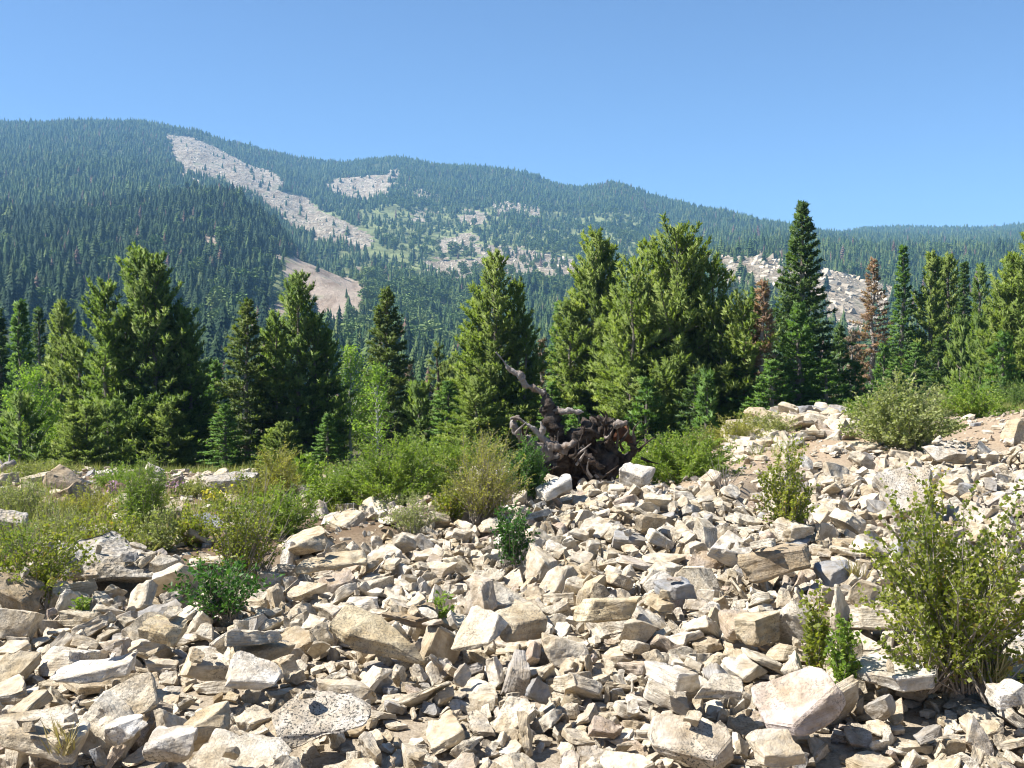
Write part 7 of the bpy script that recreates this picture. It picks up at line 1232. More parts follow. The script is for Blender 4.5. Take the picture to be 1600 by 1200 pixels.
-305,842,-172,-10,0,-4,7,-487,1096,-195,-35,3,35,9,-805,1871,-234,-1,-1,8,12,-548,1598,-216,0,-1,32,14,-435,1834,-237,-1,-1,0,20,-147,824,-204,0,-1,-34,33,-64,624,-198,-27,2,-12,15,-220,874,-206,0,-6,23,16,429,913,-184,-1,-8,34,17,635,1752,-142,3,-1,1,8,-274,1251,-204,-1,-2,30,9,-309,1599,-228,0,-1,14,8,-53,865,-196,33,4,-18,8,-123,1275,-202,2,-1,-28,11,
288,1131,-188,0,-2,22,32,217,1191,-171,-22,-7,9,16,115,668,-195,3,-8,-25,8,254,1927,-210,-2,-3,-5,7,-757,1906,-237,0,-3,-20,10,-117,1279,-200,-33,-5,11,9,489,1171,-177,-17,-3,29,15,510,1218,-176,-8,3,7,20,-44,999,-194,1,-2,17,10,324,856,-191,-26,2,34,14,-1037,1958,-245,1,-2,-27,23,937,1735,-121,-1,-2,19,7,172,643,-192,1,-8,-32,12,-163,546,-202,-11,-6,-1,8,
-1043,1936,-243,0,-2,-20,20,-286,507,-200,-34,3,-34,29,-446,723,-195,-32,2,-17,22,195,1214,-173,-20,3,-11,11,-13,1934,-253,-1,-1,12,9,-325,636,-203,-35,3,33,27,37,1609,-227,-22,-3,17,28,276,475,-200,6,-4,15,9,467,776,-186,-35,-6,17,24,555,987,-179,1,-2,-10,29,250,676,-184,-28,6,28,34,
],
[200,467,-196,-29,-6,-11,17,-30,681,-188,0,2,-7,34,-217,649,-170,3,-2,15,13,45,601,-190,-15,-2,-20,16,11,915,-191,-20,-4,12,19,-31,565,-195,-33,-1,-4,11,207,729,-184,6,-13,25,21,-156,703,-192,-30,-13,23,8,-26,650,-195,35,-5,22,18,120,732,-193,-3,-10,21,9,295,1081,-179,34,3,-28,25,-258,755,-186,-19,-5,-1,7,-67,960,-186,-2,-4,-30,20,233,565,-195,1,0,8,11,
-187,557,-201,4,3,-15,10,-27,924,-183,-2,5,7,16,-130,633,-197,-8,11,-28,7,181,504,-200,35,2,-19,14,209,819,-188,-35,-9,11,15,72,583,-198,-35,1,25,12,518,1731,-135,12,1,-6,14,-25,994,-188,32,0,14,19,274,1156,-177,1,-7,-22,14,-209,714,-201,6,0,-30,16,46,692,-196,2,1,-24,17,-277,842,-176,22,11,1,7,595,1459,-169,34,1,11,28,-321,979,-190,-26,2,-6,7,
-77,870,-197,-1,6,10,17,-37,863,-196,-30,0,-25,13,46,1095,-180,7,2,28,18,183,1036,-181,6,3,14,25,176,522,-196,-36,-1,-29,7,600,1418,-136,3,4,-10,9,-160,1644,-240,1,1,4,14,-494,1362,-205,2,0,-34,10,384,1148,-174,12,6,30,8,-21,1031,-185,-20,-4,8,24,310,1214,-181,-5,-11,12,18,495,1382,-169,-32,3,-24,16,143,581,-193,-32,-1,25,22,393,912,-186,22,1,12,17,
366,908,-188,-24,-3,22,14,-200,708,-200,1,-3,-12,7,116,1997,-244,2,3,29,17,-156,1743,-248,1,0,-29,8,-124,835,-196,-4,7,3,11,-741,1806,-230,0,2,13,9,-165,694,-197,-32,-1,-27,23,460,1354,-178,-26,-16,9,14,-39,552,-200,35,1,-16,8,261,735,-185,-21,-8,-22,13,150,1071,-179,24,6,17,18,-539,1563,-214,-35,-2,-9,7,121,1084,-178,4,-1,10,7,391,1117,-182,21,6,-4,8,
160,1103,-183,3,-2,3,12,383,1780,-158,4,3,-28,10,-193,1561,-234,2,1,-10,9,-117,807,-199,21,-3,2,13,408,925,-190,2,1,30,17,-312,1837,-245,3,0,35,12,224,1613,-203,-31,1,-5,10,192,1806,-213,-13,5,15,9,-255,862,-204,35,5,2,19,215,1152,-175,-35,-3,26,14,113,2019,-248,0,-1,0,10,265,1404,-181,3,-1,-18,14,114,692,-193,-12,-3,14,9,-4,1026,-186,-22,-5,-31,16,
315,587,-193,1,0,-24,32,-315,534,-202,-5,-9,17,16,-101,853,-197,21,15,14,7,-301,530,-206,36,0,11,16,573,1027,-182,2,0,-10,17,-231,679,-202,-34,3,-13,12,328,519,-194,4,8,-9,11,312,1035,-188,-12,5,-14,11,341,524,-187,-9,-6,13,24,798,1970,-149,2,1,23,11,316,501,-194,28,0,18,20,669,1211,-168,-16,17,11,28,387,726,-185,33,4,3,25,-19,609,-199,-1,-2,18,8,
-300,1777,-242,2,0,34,10,382,678,-190,-36,0,23,22,445,700,-185,6,3,-7,9,-301,663,-198,0,0,-12,10,-649,1166,-199,2,1,-32,10,402,659,-190,-33,10,3,10,-278,533,-203,-6,12,17,9,338,510,-196,6,-5,-25,9,
],
[-336,680,-188,14,2,-2,30,337,1016,-178,11,-1,23,30,-43,485,-201,1,-1,20,23,180,954,-179,12,16,-19,33,-141,821,-194,1,-3,8,31,124,646,-192,-1,-2,7,20,101,709,-180,-1,1,-12,17,345,1329,-173,-16,0,24,35,-44,549,-198,27,1,30,10,134,741,-188,-13,-2,35,15,-130,608,-199,-18,-3,12,11,-316,779,-195,1,3,-8,15,282,819,-184,-28,-6,-20,21,96,536,-168,34,4,-6,9,
181,821,-192,34,2,-23,32,29,696,-190,-14,-1,-31,20,-692,1447,-204,1,-1,-7,23,468,955,-177,18,-8,-31,14,-130,973,-191,-4,15,-19,17,322,1207,-176,-11,-10,-32,21,240,838,-190,-18,-1,22,24,-14,536,-196,-18,-2,20,14,-224,917,-204,8,-1,-29,17,-198,587,-201,27,2,1,10,109,605,-192,12,2,4,20,392,1060,-176,3,5,21,18,-41,780,-188,-28,-4,-25,9,207,1093,-166,29,0,-1,14,
207,995,-182,30,0,8,14,640,1399,-169,19,1,-16,20,-75,532,-198,-1,-5,-23,10,-49,814,-194,35,2,6,14,470,1373,-169,-29,-7,-1,14,194,759,-191,5,2,-20,17,113,722,-194,21,-1,-32,9,6,861,-194,24,6,-26,17,175,711,-188,11,6,27,16,168,749,-193,17,1,5,14,69,467,-196,-5,15,1,7,9,1155,-175,3,0,-13,24,514,1487,-165,27,4,-30,24,-204,885,-203,18,1,15,27,
511,1119,-169,-23,2,-9,10,225,1093,-184,22,-4,-20,19,231,1140,-178,-2,10,-24,14,598,1474,-163,-34,6,-30,18,152,931,-189,-33,-14,3,9,103,1045,-177,1,1,-25,12,-351,1523,-218,34,3,14,15,-161,796,-199,24,4,6,12,355,1043,-185,34,1,6,25,114,1237,-174,0,4,19,15,-466,1176,-195,1,-1,-24,16,340,851,-189,17,8,35,10,69,568,-196,-9,-4,-5,8,-296,617,-203,36,2,-22,9,
-620,1384,-201,4,0,-6,17,234,1304,-170,24,5,-34,9,331,699,-186,33,5,-16,14,-208,639,-200,-18,-6,4,9,-76,992,-186,23,-2,32,7,-182,960,-193,-34,-1,-14,11,94,1010,-186,4,-1,2,28,-371,804,-192,-14,-2,20,18,120,1192,-175,32,9,10,12,309,662,-190,-1,-11,25,9,475,997,-181,19,10,29,13,267,617,-191,33,2,-19,11,-41,451,-193,29,4,16,13,-254,503,-206,0,-3,-1,7,
172,780,-195,33,1,9,12,-753,1549,-210,2,-1,27,11,-281,550,-199,-12,15,-26,11,492,1185,-173,-2,-4,30,29,61,1031,-186,18,-9,-17,9,-175,918,-204,34,1,-2,29,-67,2002,-256,-17,-1,33,11,-351,1877,-242,-2,0,0,22,-175,781,-203,26,0,14,9,-420,1100,-195,32,0,-1,8,516,1121,-168,-10,12,-6,9,93,1188,-171,-17,-6,23,20,-628,1892,-235,18,2,7,13,62,568,-197,-18,-1,24,7,
3,693,-188,26,-2,4,27,106,918,-195,34,4,-35,13,253,1729,-193,-25,6,-28,7,-585,1761,-227,1,-1,-20,14,724,1957,-143,20,2,12,13,-89,763,-194,-15,-2,29,12,-443,1399,-209,18,1,0,8,140,925,-191,21,-10,35,7,191,1380,-196,24,8,23,29,-342,752,-203,-17,-4,-3,8,631,1394,-174,-12,-17,-18,12,-781,1841,-232,34,2,24,12,40,900,-194,13,3,8,9,844,1952,-143,5,-2,-26,10,
165,1059,-184,-33,-3,-4,13,126,1065,-177,-11,-2,-22,7,-229,1381,-218,-36,0,-30,7,318,1271,-181,28,1,23,16,304,1905,-192,-1,2,20,7,-320,1669,-230,-35,0,25,7,396,1790,-153,5,-1,-16,8,106,854,-195,-18,-1,28,10,-828,1723,-221,35,2,30,8,-239,1776,-243,-36,2,-35,7,691,1486,-158,-25,-5,-35,7,106,478,-203,30,-3,-3,9,78,1917,-241,35,4,-9,8,282,1114,-187,22,-5,15,12,
237,1002,-190,13,-2,15,7,-10,862,-194,2,-4,-4,8,340,1030,-184,9,-3,-7,17,-183,905,-200,4,-9,26,13,-55,1015,-184,26,6,8,7,-228,851,-207,29,-1,-2,9,-55,868,-200,1,-1,20,10,-298,730,-195,-20,11,10,10,504,1358,-165,6,-7,-2,7,-149,800,-203,11,7,-7,7,-610,1979,-248,0,0,-8,7,-609,1367,-203,2,0,26,16,4,868,-196,-17,-9,-32,11,349,618,-181,-33,-5,-35,25,
-316,578,-203,19,7,28,7,-370,629,-202,-25,-9,-9,7,322,489,-197,12,2,-19,13,-345,668,-196,27,4,26,15,-307,551,-205,1,0,-22,13,361,651,-182,31,2,-35,28,467,915,-188,1,-1,1,12,573,1016,-172,0,1,23,12,-114,741,-198,-9,-11,-19,12,426,703,-186,32,-1,-15,20,451,852,-180,4,-5,28,20,302,503,-197,26,-1,-7,7,711,1312,-174,-17,-1,-14,13,-371,652,-203,-31,1,19,8,
-416,1059,-193,32,-1,-35,7,-86,546,-198,-15,-8,-18,9,-623,1062,-190,-17,-1,30,10,158,1291,-179,33,-1,1,24,-932,1705,-223,3,-1,-20,7,-362,602,-204,32,-2,-1,7,576,1067,-171,-7,10,21,10,-336,640,-203,19,1,11,10,743,1400,-163,27,-17,33,26,350,518,-186,25,-2,16,25,767,1398,-164,-27,-9,-16,7,264,938,-188,24,8,13,10,535,959,-182,2,0,-20,26,551,956,-179,14,17,-28,15,
395,749,-188,-17,-6,3,9,-408,696,-203,16,-1,-22,9,444,806,-189,-17,-2,11,7,-593,1466,-207,2,-1,-17,7,-354,665,-196,-15,-2,-22,9,-149,492,-205,34,1,25,9,
],
[-35,513,-196,-32,1,-17,30,-67,473,-189,-15,8,-8,17,119,525,-197,-35,2,-15,19,-437,1157,-194,-1,1,-29,33,-344,799,-191,-34,0,-28,35,-91,796,-196,35,3,-12,27,207,490,-197,3,-15,-3,9,-185,702,-194,-4,-2,14,29,318,719,-191,-1,1,33,23,518,1164,-171,-12,-12,-15,29,-161,602,-167,-21,5,12,13,221,539,-196,0,0,10,10,304,791,-185,-8,-1,-20,34,341,867,-186,33,2,-2,26,
522,1072,-166,14,-2,-11,17,426,900,-174,15,3,16,19,0,509,-199,-34,-11,14,11,-153,601,-166,31,-12,17,9,74,581,-192,-7,14,3,7,-142,1208,-192,-21,6,24,19,89,1080,-172,32,0,-12,17,-134,598,-202,-11,-1,1,7,58,897,-193,-35,-6,34,20,253,649,-181,3,-1,-11,8,473,1013,-175,2,6,-17,9,243,562,-195,-36,0,16,8,102,754,-185,-34,-7,-9,15,-508,1541,-212,-1,1,-28,19,
174,799,-195,15,-7,1,8,447,1067,-181,36,1,35,25,-253,1658,-233,-35,2,11,22,167,798,-191,-30,0,-10,7,-112,923,-190,31,4,-29,13,-149,818,-185,34,2,1,8,-657,1696,-217,-6,-1,-21,17,261,1053,-185,1,-2,23,16,563,1302,-166,27,-2,-30,28,224,496,-196,29,10,-5,8,115,1104,-176,-1,3,20,20,-208,820,-201,35,-1,13,13,383,883,-179,-2,10,-8,11,-134,1978,-257,17,-2,11,14,
149,1719,-220,35,-1,32,13,-439,1318,-203,-1,1,-29,12,421,1241,-177,2,5,34,33,-892,1792,-228,-2,2,8,22,155,947,-187,-14,9,-26,7,265,1127,-180,-18,6,-12,7,-500,1401,-206,36,-2,-2,15,-551,1553,-213,-1,2,11,14,-193,888,-200,-12,2,-28,8,-242,1198,-202,0,1,-34,9,-102,792,-199,3,1,-12,9,-191,574,-203,-36,1,-15,8,-159,704,-197,7,9,28,8,390,878,-181,-2,4,12,12,
-865,1749,-223,-1,0,-14,15,320,656,-190,-6,-1,34,17,191,1255,-180,-3,-1,-3,33,-36,588,-199,-30,1,-13,9,429,857,-183,-4,-12,-16,15,28,745,-191,-16,7,7,8,-7,833,-199,-35,1,-9,13,204,1204,-170,-13,2,2,7,-73,1027,-189,-24,13,32,7,198,1317,-185,-15,-3,-29,16,606,1210,-177,-1,1,33,32,-96,953,-199,-2,2,12,8,-240,860,-206,-4,-1,18,14,-455,1415,-210,-1,2,2,13,
-413,1381,-209,0,2,20,10,334,1762,-172,-2,-4,1,7,-202,1430,-224,35,-3,-8,8,380,1116,-182,-32,-4,4,7,150,597,-188,-36,3,-7,8,99,983,-193,35,5,19,9,308,915,-192,18,-3,-5,12,415,949,-188,-24,1,19,10,-518,1830,-235,-11,-15,6,9,322,792,-188,8,4,-29,13,187,807,-185,10,-9,4,12,80,1243,-180,32,7,-14,7,425,941,-186,-19,-2,27,7,-370,1767,-234,16,-2,0,7,
672,1683,-146,-1,0,13,7,-755,1633,-215,-30,1,-31,7,323,560,-190,-1,-1,-32,31,500,1038,-179,-34,2,0,26,307,583,-191,-6,1,23,7,236,722,-185,1,-10,20,7,454,819,-186,-6,2,-26,8,-275,498,-199,20,-11,33,8,18,924,-191,-20,7,18,12,470,812,-176,-29,-7,-17,8,-386,648,-205,-1,1,27,12,-271,533,-206,-36,2,-26,8,272,800,-186,1,-2,30,8,568,1123,-172,-16,-4,-26,7,
-412,715,-196,12,-11,-22,16,-70,1046,-192,-3,2,-34,13,167,585,-188,32,1,1,24,-289,540,-201,-36,-5,19,23,188,562,-191,23,2,19,10,364,624,-192,-31,1,-25,15,-421,1245,-201,-1,1,8,10,393,610,-192,5,11,-27,9,
],
[-288,699,-195,-30,3,-29,32,83,1001,-179,-30,4,-9,28,40,495,-201,-2,1,-34,15,105,872,-188,4,1,25,34,189,479,-197,4,-11,-3,11,-424,915,-183,-32,-2,-16,27,-195,477,-194,-12,-3,-20,11,70,555,-195,-1,4,-4,16,274,1449,-173,-16,-3,5,27,-25,595,-194,-26,-1,-29,21,62,912,-191,5,-1,13,22,-207,752,-195,3,17,10,22,-277,609,-204,-1,1,-23,13,298,751,-183,-27,2,17,20,
529,1243,-173,-2,-4,17,31,26,533,-196,-7,-11,-16,11,373,1407,-177,-14,-14,23,29,597,1295,-164,35,-5,-5,28,170,1079,-171,-19,-6,-13,14,278,903,-183,0,0,-28,21,-100,494,-171,-32,-3,-29,8,-68,896,-189,-1,-1,26,15,-106,1042,-187,3,4,-7,13,-252,493,-205,-8,4,-17,11,18,668,-191,2,9,-19,18,245,1158,-174,-3,2,-24,16,271,884,-182,-34,0,14,14,-237,640,-201,-9,1,-20,8,
153,1038,-181,-5,0,-11,28,245,694,-182,-8,5,-18,15,120,748,-186,20,1,-24,31,232,1069,-182,-35,-4,-27,21,203,640,-188,-27,4,6,10,67,491,-201,-1,-3,4,9,57,552,-197,-1,3,-5,11,206,543,-194,4,2,-18,13,-202,704,-197,-32,-2,-29,9,-28,1087,-183,18,9,9,16,197,616,-190,-34,-6,20,20,557,1440,-164,-34,-4,18,17,86,783,-190,32,3,-35,23,-863,1822,-227,11,2,8,15,
256,1027,-189,20,1,8,15,-589,1447,-204,27,0,16,12,-111,1149,-184,4,2,-20,15,-236,557,-202,-35,-7,-27,9,252,544,-195,-34,-2,-31,11,-810,1714,-217,19,2,18,13,190,807,-191,-2,-4,-1,13,372,1025,-181,9,-9,-35,8,-50,622,-193,-15,3,-35,7,-278,787,-201,-3,1,-17,36,564,1151,-166,-31,-14,-5,13,531,1381,-165,-3,3,-25,34,670,1376,-174,-18,1,29,15,481,1376,-172,-1,7,-29,17,
310,1229,-179,0,1,34,16,228,1340,-174,-10,-1,7,9,106,510,-192,-7,-1,-26,7,-45,919,-189,-10,-12,2,12,-27,532,-198,10,1,-30,8,-562,1225,-198,-1,1,-19,10,-273,1756,-240,-35,-3,-21,17,536,1190,-170,-2,-7,16,18,-78,1272,-193,1,-1,-17,11,-42,853,-201,-1,1,29,8,-21,1045,-182,35,2,-9,18,741,1533,-164,0,10,-23,17,172,1774,-217,0,3,26,13,63,927,-187,6,-13,-2,7,
241,1490,-195,25,-12,13,11,-411,1073,-194,-35,-5,2,9,-659,1654,-217,-1,0,-28,9,546,1267,-169,-5,6,-28,29,-227,545,-201,34,-1,16,17,327,1712,-173,2,-2,-11,12,-632,1585,-214,-1,1,21,10,-182,551,-204,-1,1,-24,9,-71,1012,-189,9,-12,-10,8,167,1698,-216,-26,-8,-5,7,412,892,-185,-10,0,29,13,355,1615,-168,-1,4,-26,8,724,1415,-163,2,5,-10,34,128,584,-194,-34,-3,28,16,
313,669,-190,33,0,33,9,-79,770,-198,-9,-14,36,9,613,1782,-139,-2,1,-14,8,-235,654,-202,34,-3,-18,10,-754,1583,-212,0,1,26,9,248,1166,-181,-3,4,27,25,-176,793,-203,32,1,25,10,155,900,-190,-32,3,-13,16,175,736,-191,-5,1,18,21,16,1148,-165,-16,12,-9,7,-224,634,-203,-1,1,-15,9,-231,843,-206,31,-2,-24,9,3,1053,-188,-36,-2,23,27,-133,593,-203,-1,1,21,7,
316,797,-190,27,-2,15,12,247,582,-189,-25,-17,-10,12,-675,1342,-204,35,-3,-29,7,-186,1698,-242,0,1,23,10,-83,1051,-189,19,-9,34,8,115,994,-187,29,-11,10,19,-200,1930,-255,1,0,-34,7,-247,815,-199,23,3,-33,7,-265,1581,-230,-36,-2,-8,7,-17,1704,-237,-33,5,28,20,615,1493,-162,15,1,21,26,109,1137,-181,-1,0,18,21,-18,594,-200,-35,-2,-12,11,246,1061,-190,-1,1,14,27,
-22,939,-187,19,13,6,7,198,710,-182,8,-9,21,7,-27,786,-193,30,1,-27,14,1048,1944,-117,-2,-1,-2,7,557,1096,-171,31,4,34,16,1032,1933,-117,1,0,-23,13,-275,526,-205,-31,0,-10,12,-362,610,-201,-12,3,18,8,-470,777,-201,5,6,4,8,477,781,-188,21,1,-8,12,443,765,-187,34,3,-6,14,-730,1430,-203,-34,-1,-26,23,795,1415,-164,10,11,16,11,173,572,-193,-26,-3,-4,8,
747,1317,-159,-3,2,-30,28,284,571,-194,-2,1,-33,10,213,1027,-190,-1,0,30,26,340,813,-191,-35,-3,-6,16,390,637,-191,6,-12,-35,10,113,836,-191,35,-1,-10,14,
],
[-46,635,-188,-20,-15,9,27,3,582,-191,-21,-1,-17,26,83,551,-190,-36,-4,33,23,24,840,-183,-20,1,-12,31,189,875,-175,-31,-3,14,35,357,798,-183,32,3,22,28,245,711,-175,19,11,34,22,143,794,-186,17,3,26,34,401,939,-178,-2,-3,2,35,264,974,-175,-2,-2,26,30,112,965,-186,1,2,2,34,-11,753,-190,31,1,-27,31,-345,768,-189,13,7,-13,23,-204,852,-196,0,-2,-33,26,
-245,503,-201,16,2,18,18,-275,651,-191,-32,-3,-35,16,37,583,-194,33,1,6,22,0,958,-182,-8,12,30,32,306,722,-182,13,-1,-18,18,-204,673,-190,27,-1,35,12,288,706,-185,16,2,10,25,487,1015,-177,31,2,23,26,363,939,-173,-18,-3,6,17,396,1448,-170,-5,10,-17,27,66,975,-181,1,3,-3,17,-97,874,-194,-18,-4,27,19,-240,882,-201,-6,-2,-9,16,125,1118,-170,-2,-3,0,22,
185,542,-194,33,17,-14,9,-114,648,-199,-17,5,15,10,-333,803,-181,32,2,-32,10,352,848,-171,-17,7,24,10,106,707,-173,16,0,29,8,430,1289,-171,35,-2,-20,27,87,1101,-178,2,-1,0,33,-148,709,-197,-15,15,-2,17,396,1216,-176,-35,6,-34,15,566,1253,-170,-23,10,-33,21,-327,721,-189,12,-1,10,7,-60,579,-195,3,0,32,10,-320,701,-200,-14,-5,25,11,166,926,-188,33,4,-36,22,
334,675,-183,-5,-11,-19,11,333,1001,-186,-1,-6,35,14,526,1343,-167,-28,6,25,32,242,1394,-179,35,-4,-8,19,62,1114,-178,1,2,11,16,-66,1860,-247,0,-1,12,21,-22,894,-180,-11,-4,7,10,101,1137,-174,2,-3,0,17,-145,802,-198,-32,1,15,10,0,556,-193,-35,5,22,9,382,856,-185,4,-4,6,13,-51,586,-198,0,1,19,9,574,1239,-172,-21,-1,-30,25,80,1394,-197,-5,8,28,29,
109,954,-175,-21,-3,10,8,-374,1256,-199,3,-1,-6,11,-300,774,-198,-6,-2,1,7,540,1091,-175,17,2,21,29,31,1007,-186,-19,16,-20,15,278,921,-184,-16,-2,-10,10,-85,786,-192,-14,3,-18,7,-12,1157,-182,29,13,-23,19,121,933,-187,9,10,-32,8,-53,843,-198,-25,-2,-24,9,-22,874,-191,6,-1,-36,8,312,721,-186,-7,-1,19,7,46,682,-190,-10,12,13,7,222,1077,-177,24,-12,2,7,
357,888,-188,25,0,-31,8,-555,1386,-204,1,0,12,8,-335,1203,-199,2,-1,-35,10,527,1083,-171,-23,-1,-14,19,-232,612,-197,26,-7,2,9,595,1504,-167,30,0,33,26,372,922,-182,-4,-5,-16,15,16,807,-193,-25,0,-4,8,-530,1681,-222,2,0,19,13,395,886,-181,27,-6,-33,8,-144,522,-201,-12,-13,-12,9,392,978,-183,-33,12,-22,16,-662,1333,-203,18,3,11,7,-156,793,-202,3,9,31,8,
-231,915,-199,-2,8,20,8,-20,1059,-184,-35,-10,15,16,409,1247,-170,-29,0,-33,7,107,1077,-181,-36,1,10,15,-104,795,-194,4,0,24,8,652,1435,-163,35,0,14,9,232,476,-200,36,0,1,8,414,989,-181,-30,0,30,19,284,681,-180,-1,11,-16,7,-398,1934,-246,36,16,-15,11,-271,547,-199,15,0,32,11,-343,1601,-224,0,4,13,7,-237,850,-202,-23,-8,11,7,25,1008,-184,17,4,-21,8,
-249,868,-203,-18,6,-19,8,-68,837,-198,8,0,-1,11,533,1073,-180,2,-3,-9,9,434,1772,-142,28,2,22,9,211,1203,-169,-36,9,22,8,-272,835,-181,25,-5,-30,7,-156,1945,-257,1,0,10,10,6,733,-191,2,13,-23,12,-251,1677,-234,-5,14,14,8,80,1161,-175,-35,-6,-22,14,377,939,-181,-22,9,31,7,212,751,-191,35,-1,30,14,67,774,-174,35,-3,-12,7,528,1501,-161,-2,2,-34,10,
187,1213,-173,12,-8,-27,7,-147,787,-202,17,2,6,10,72,956,-186,-20,-9,23,7,286,661,-189,17,10,34,10,458,1794,-137,1,-4,-2,7,135,1123,-179,-7,11,26,13,455,1027,-182,-14,14,-9,9,625,1362,-172,-19,-12,6,12,192,704,-190,2,-1,18,21,-181,1981,-257,17,3,21,9,-749,1647,-213,1,-1,0,15,457,1476,-175,-36,-6,-23,16,730,1437,-151,1,5,16,23,-87,1072,-190,29,-4,-16,12,
542,1496,-164,-17,-10,-34,13,14,1098,-186,-11,14,-19,8,-41,775,-196,22,2,17,12,112,1171,-174,-31,0,-4,10,-41,651,-191,-33,4,-16,14,245,737,-184,-3,-4,13,8,-460,1825,-233,3,-1,28,14,415,832,-186,-20,-1,-17,10,369,1431,-185,-4,12,-15,17,629,1403,-176,-31,-10,1,9,130,1072,-180,20,-2,-32,8,-102,1046,-193,-22,-10,29,10,-296,781,-203,-8,12,-2,7,146,888,-195,34,-1,9,13,
-97,454,-196,2,-4,31,18,421,936,-186,12,-2,-26,9,86,747,-188,-35,1,-2,7,442,1182,-170,-33,3,-16,30,318,576,-185,7,3,34,14,-66,742,-193,-17,-14,19,16,279,543,-193,1,-2,14,16,378,1137,-184,-7,-13,-35,8,193,1730,-210,-1,0,21,12,-520,929,-185,2,-1,34,12,406,706,-182,30,-11,22,12,452,792,-187,-32,2,1,12,526,1015,-173,-12,-3,5,18,45,533,-199,1,-1,22,8,
-342,558,-202,36,0,-35,19,-285,524,-204,-33,8,23,8,9,718,-187,31,-4,24,13,337,623,-186,5,0,24,7,-88,678,-192,18,4,15,21,389,588,-196,0,-1,-30,11,-309,571,-203,-34,4,-34,11,-429,706,-200,21,-4,10,8,608,1067,-175,-5,-8,-18,9,583,1107,-173,-4,8,-34,15,-417,703,-199,-32,4,18,13,748,1372,-164,18,2,-21,7,630,1081,-163,0,5,27,36,-147,695,-195,7,0,34,9,
754,1443,-161,-12,4,20,29,
],
[-82,576,-193,-2,10,-31,24,-65,869,-191,33,0,26,36,-74,941,-194,4,0,1,35,178,614,-184,23,4,0,16,-189,579,-202,15,0,33,14,-45,606,-189,-31,9,2,11,-103,586,-195,-3,10,29,22,110,541,-197,32,1,-29,10,265,511,-197,2,1,-4,16,-265,600,-203,1,1,-15,17,219,657,-191,1,1,-7,35,389,1249,-165,-23,-3,-10,16,227,541,-194,-3,13,-2,7,-61,945,-186,-35,-5,18,18,
56,1077,-179,-36,-7,-7,25,-399,857,-185,-35,-3,-34,11,115,940,-195,1,2,-26,30,-166,749,-198,13,6,-5,18,131,945,-190,-2,11,-7,18,-54,1757,-246,2,1,-23,28,429,1006,-178,-15,-1,-15,20,-359,1857,-238,-1,-3,-25,26,-36,546,-197,-4,-4,10,7,-715,1464,-208,1,1,12,16,-427,1111,-196,4,1,17,13,262,1597,-193,0,0,16,16,472,1793,-135,35,1,-34,16,699,1450,-165,11,6,-27,24,
-470,948,-187,-32,-2,27,9,-188,1540,-231,15,1,20,20,372,856,-182,-24,4,-6,7,203,779,-150,8,6,31,7,47,739,-193,0,4,30,31,-201,476,-201,-18,-7,15,7,-37,1081,-188,26,11,19,10,141,979,-181,-23,16,17,9,215,1037,-182,-33,1,19,15,74,1179,-174,2,3,-1,14,15,587,-198,15,0,-17,18,322,1084,-188,-35,-1,12,24,-796,1714,-221,1,0,-22,9,347,1251,-177,32,-3,-8,32,
3,534,-196,7,-2,0,23,850,1774,-131,16,2,-32,11,-98,967,-196,33,0,-16,25,770,1693,-141,0,3,34,7,-462,1406,-210,0,1,-1,9,373,1088,-182,4,9,-3,14,597,1209,-173,1,-2,4,12,-362,1617,-224,14,0,-12,11,-241,649,-203,-36,0,17,11,491,1131,-174,15,-5,36,14,-30,674,-184,32,12,-18,7,-711,1453,-208,-2,1,-10,9,95,1920,-239,2,-1,-12,13,644,1906,-135,1,3,0,14,
245,731,-192,1,1,7,34,-274,1902,-251,2,0,-19,12,2,1176,-184,32,3,-24,12,237,1501,-198,12,8,-24,7,-533,2025,-244,0,1,16,8,693,1568,-149,24,1,-7,8,512,1107,-172,34,-2,-24,8,-463,1922,-247,3,1,35,10,220,569,-195,1,1,28,12,177,658,-193,1,1,-27,19,322,735,-192,14,-1,7,10,102,1169,-168,4,-2,-9,7,34,1722,-237,0,0,7,26,-205,621,-202,14,4,13,7,
645,1468,-165,-1,3,-1,31,120,691,-194,-35,0,-21,20,-848,1587,-210,15,0,-33,34,-173,730,-202,1,1,31,33,504,865,-187,-36,0,-17,14,-612,1104,-193,1,1,10,16,-387,609,-199,30,10,-11,19,383,657,-186,4,-2,20,21,588,1057,-167,-34,-1,-2,19,-46,571,-197,-28,-3,23,8,342,637,-187,-36,-6,-1,18,-372,617,-204,1,1,16,18,399,723,-186,1,16,0,11,387,623,-193,4,1,-13,22,
373,621,-193,10,5,2,9,-277,502,-205,1,1,27,25,738,1365,-167,8,13,-2,7,417,655,-191,6,1,-5,25,-193,881,-203,-6,2,12,18,-363,653,-201,-34,-4,33,18,362,779,-190,-15,1,35,9,634,1128,-166,34,-11,31,9,342,553,-192,10,-3,7,17,
],
[-46,556,-191,-30,4,-34,25,-17,520,-194,-36,4,-13,17,-44,607,-194,27,2,-24,21,27,474,-198,-32,9,-17,15,-187,501,-205,-34,-3,12,13,298,644,-185,11,0,-25,30,298,582,-185,35,4,31,32,-198,572,-201,-4,0,28,21,-63,534,-200,35,0,-9,13,-64,572,-199,-36,-1,-19,28,347,899,-183,-12,-10,34,14,-118,630,-200,-35,2,-27,16,-14,479,-200,9,0,-17,16,145,632,-193,6,0,-1,19,
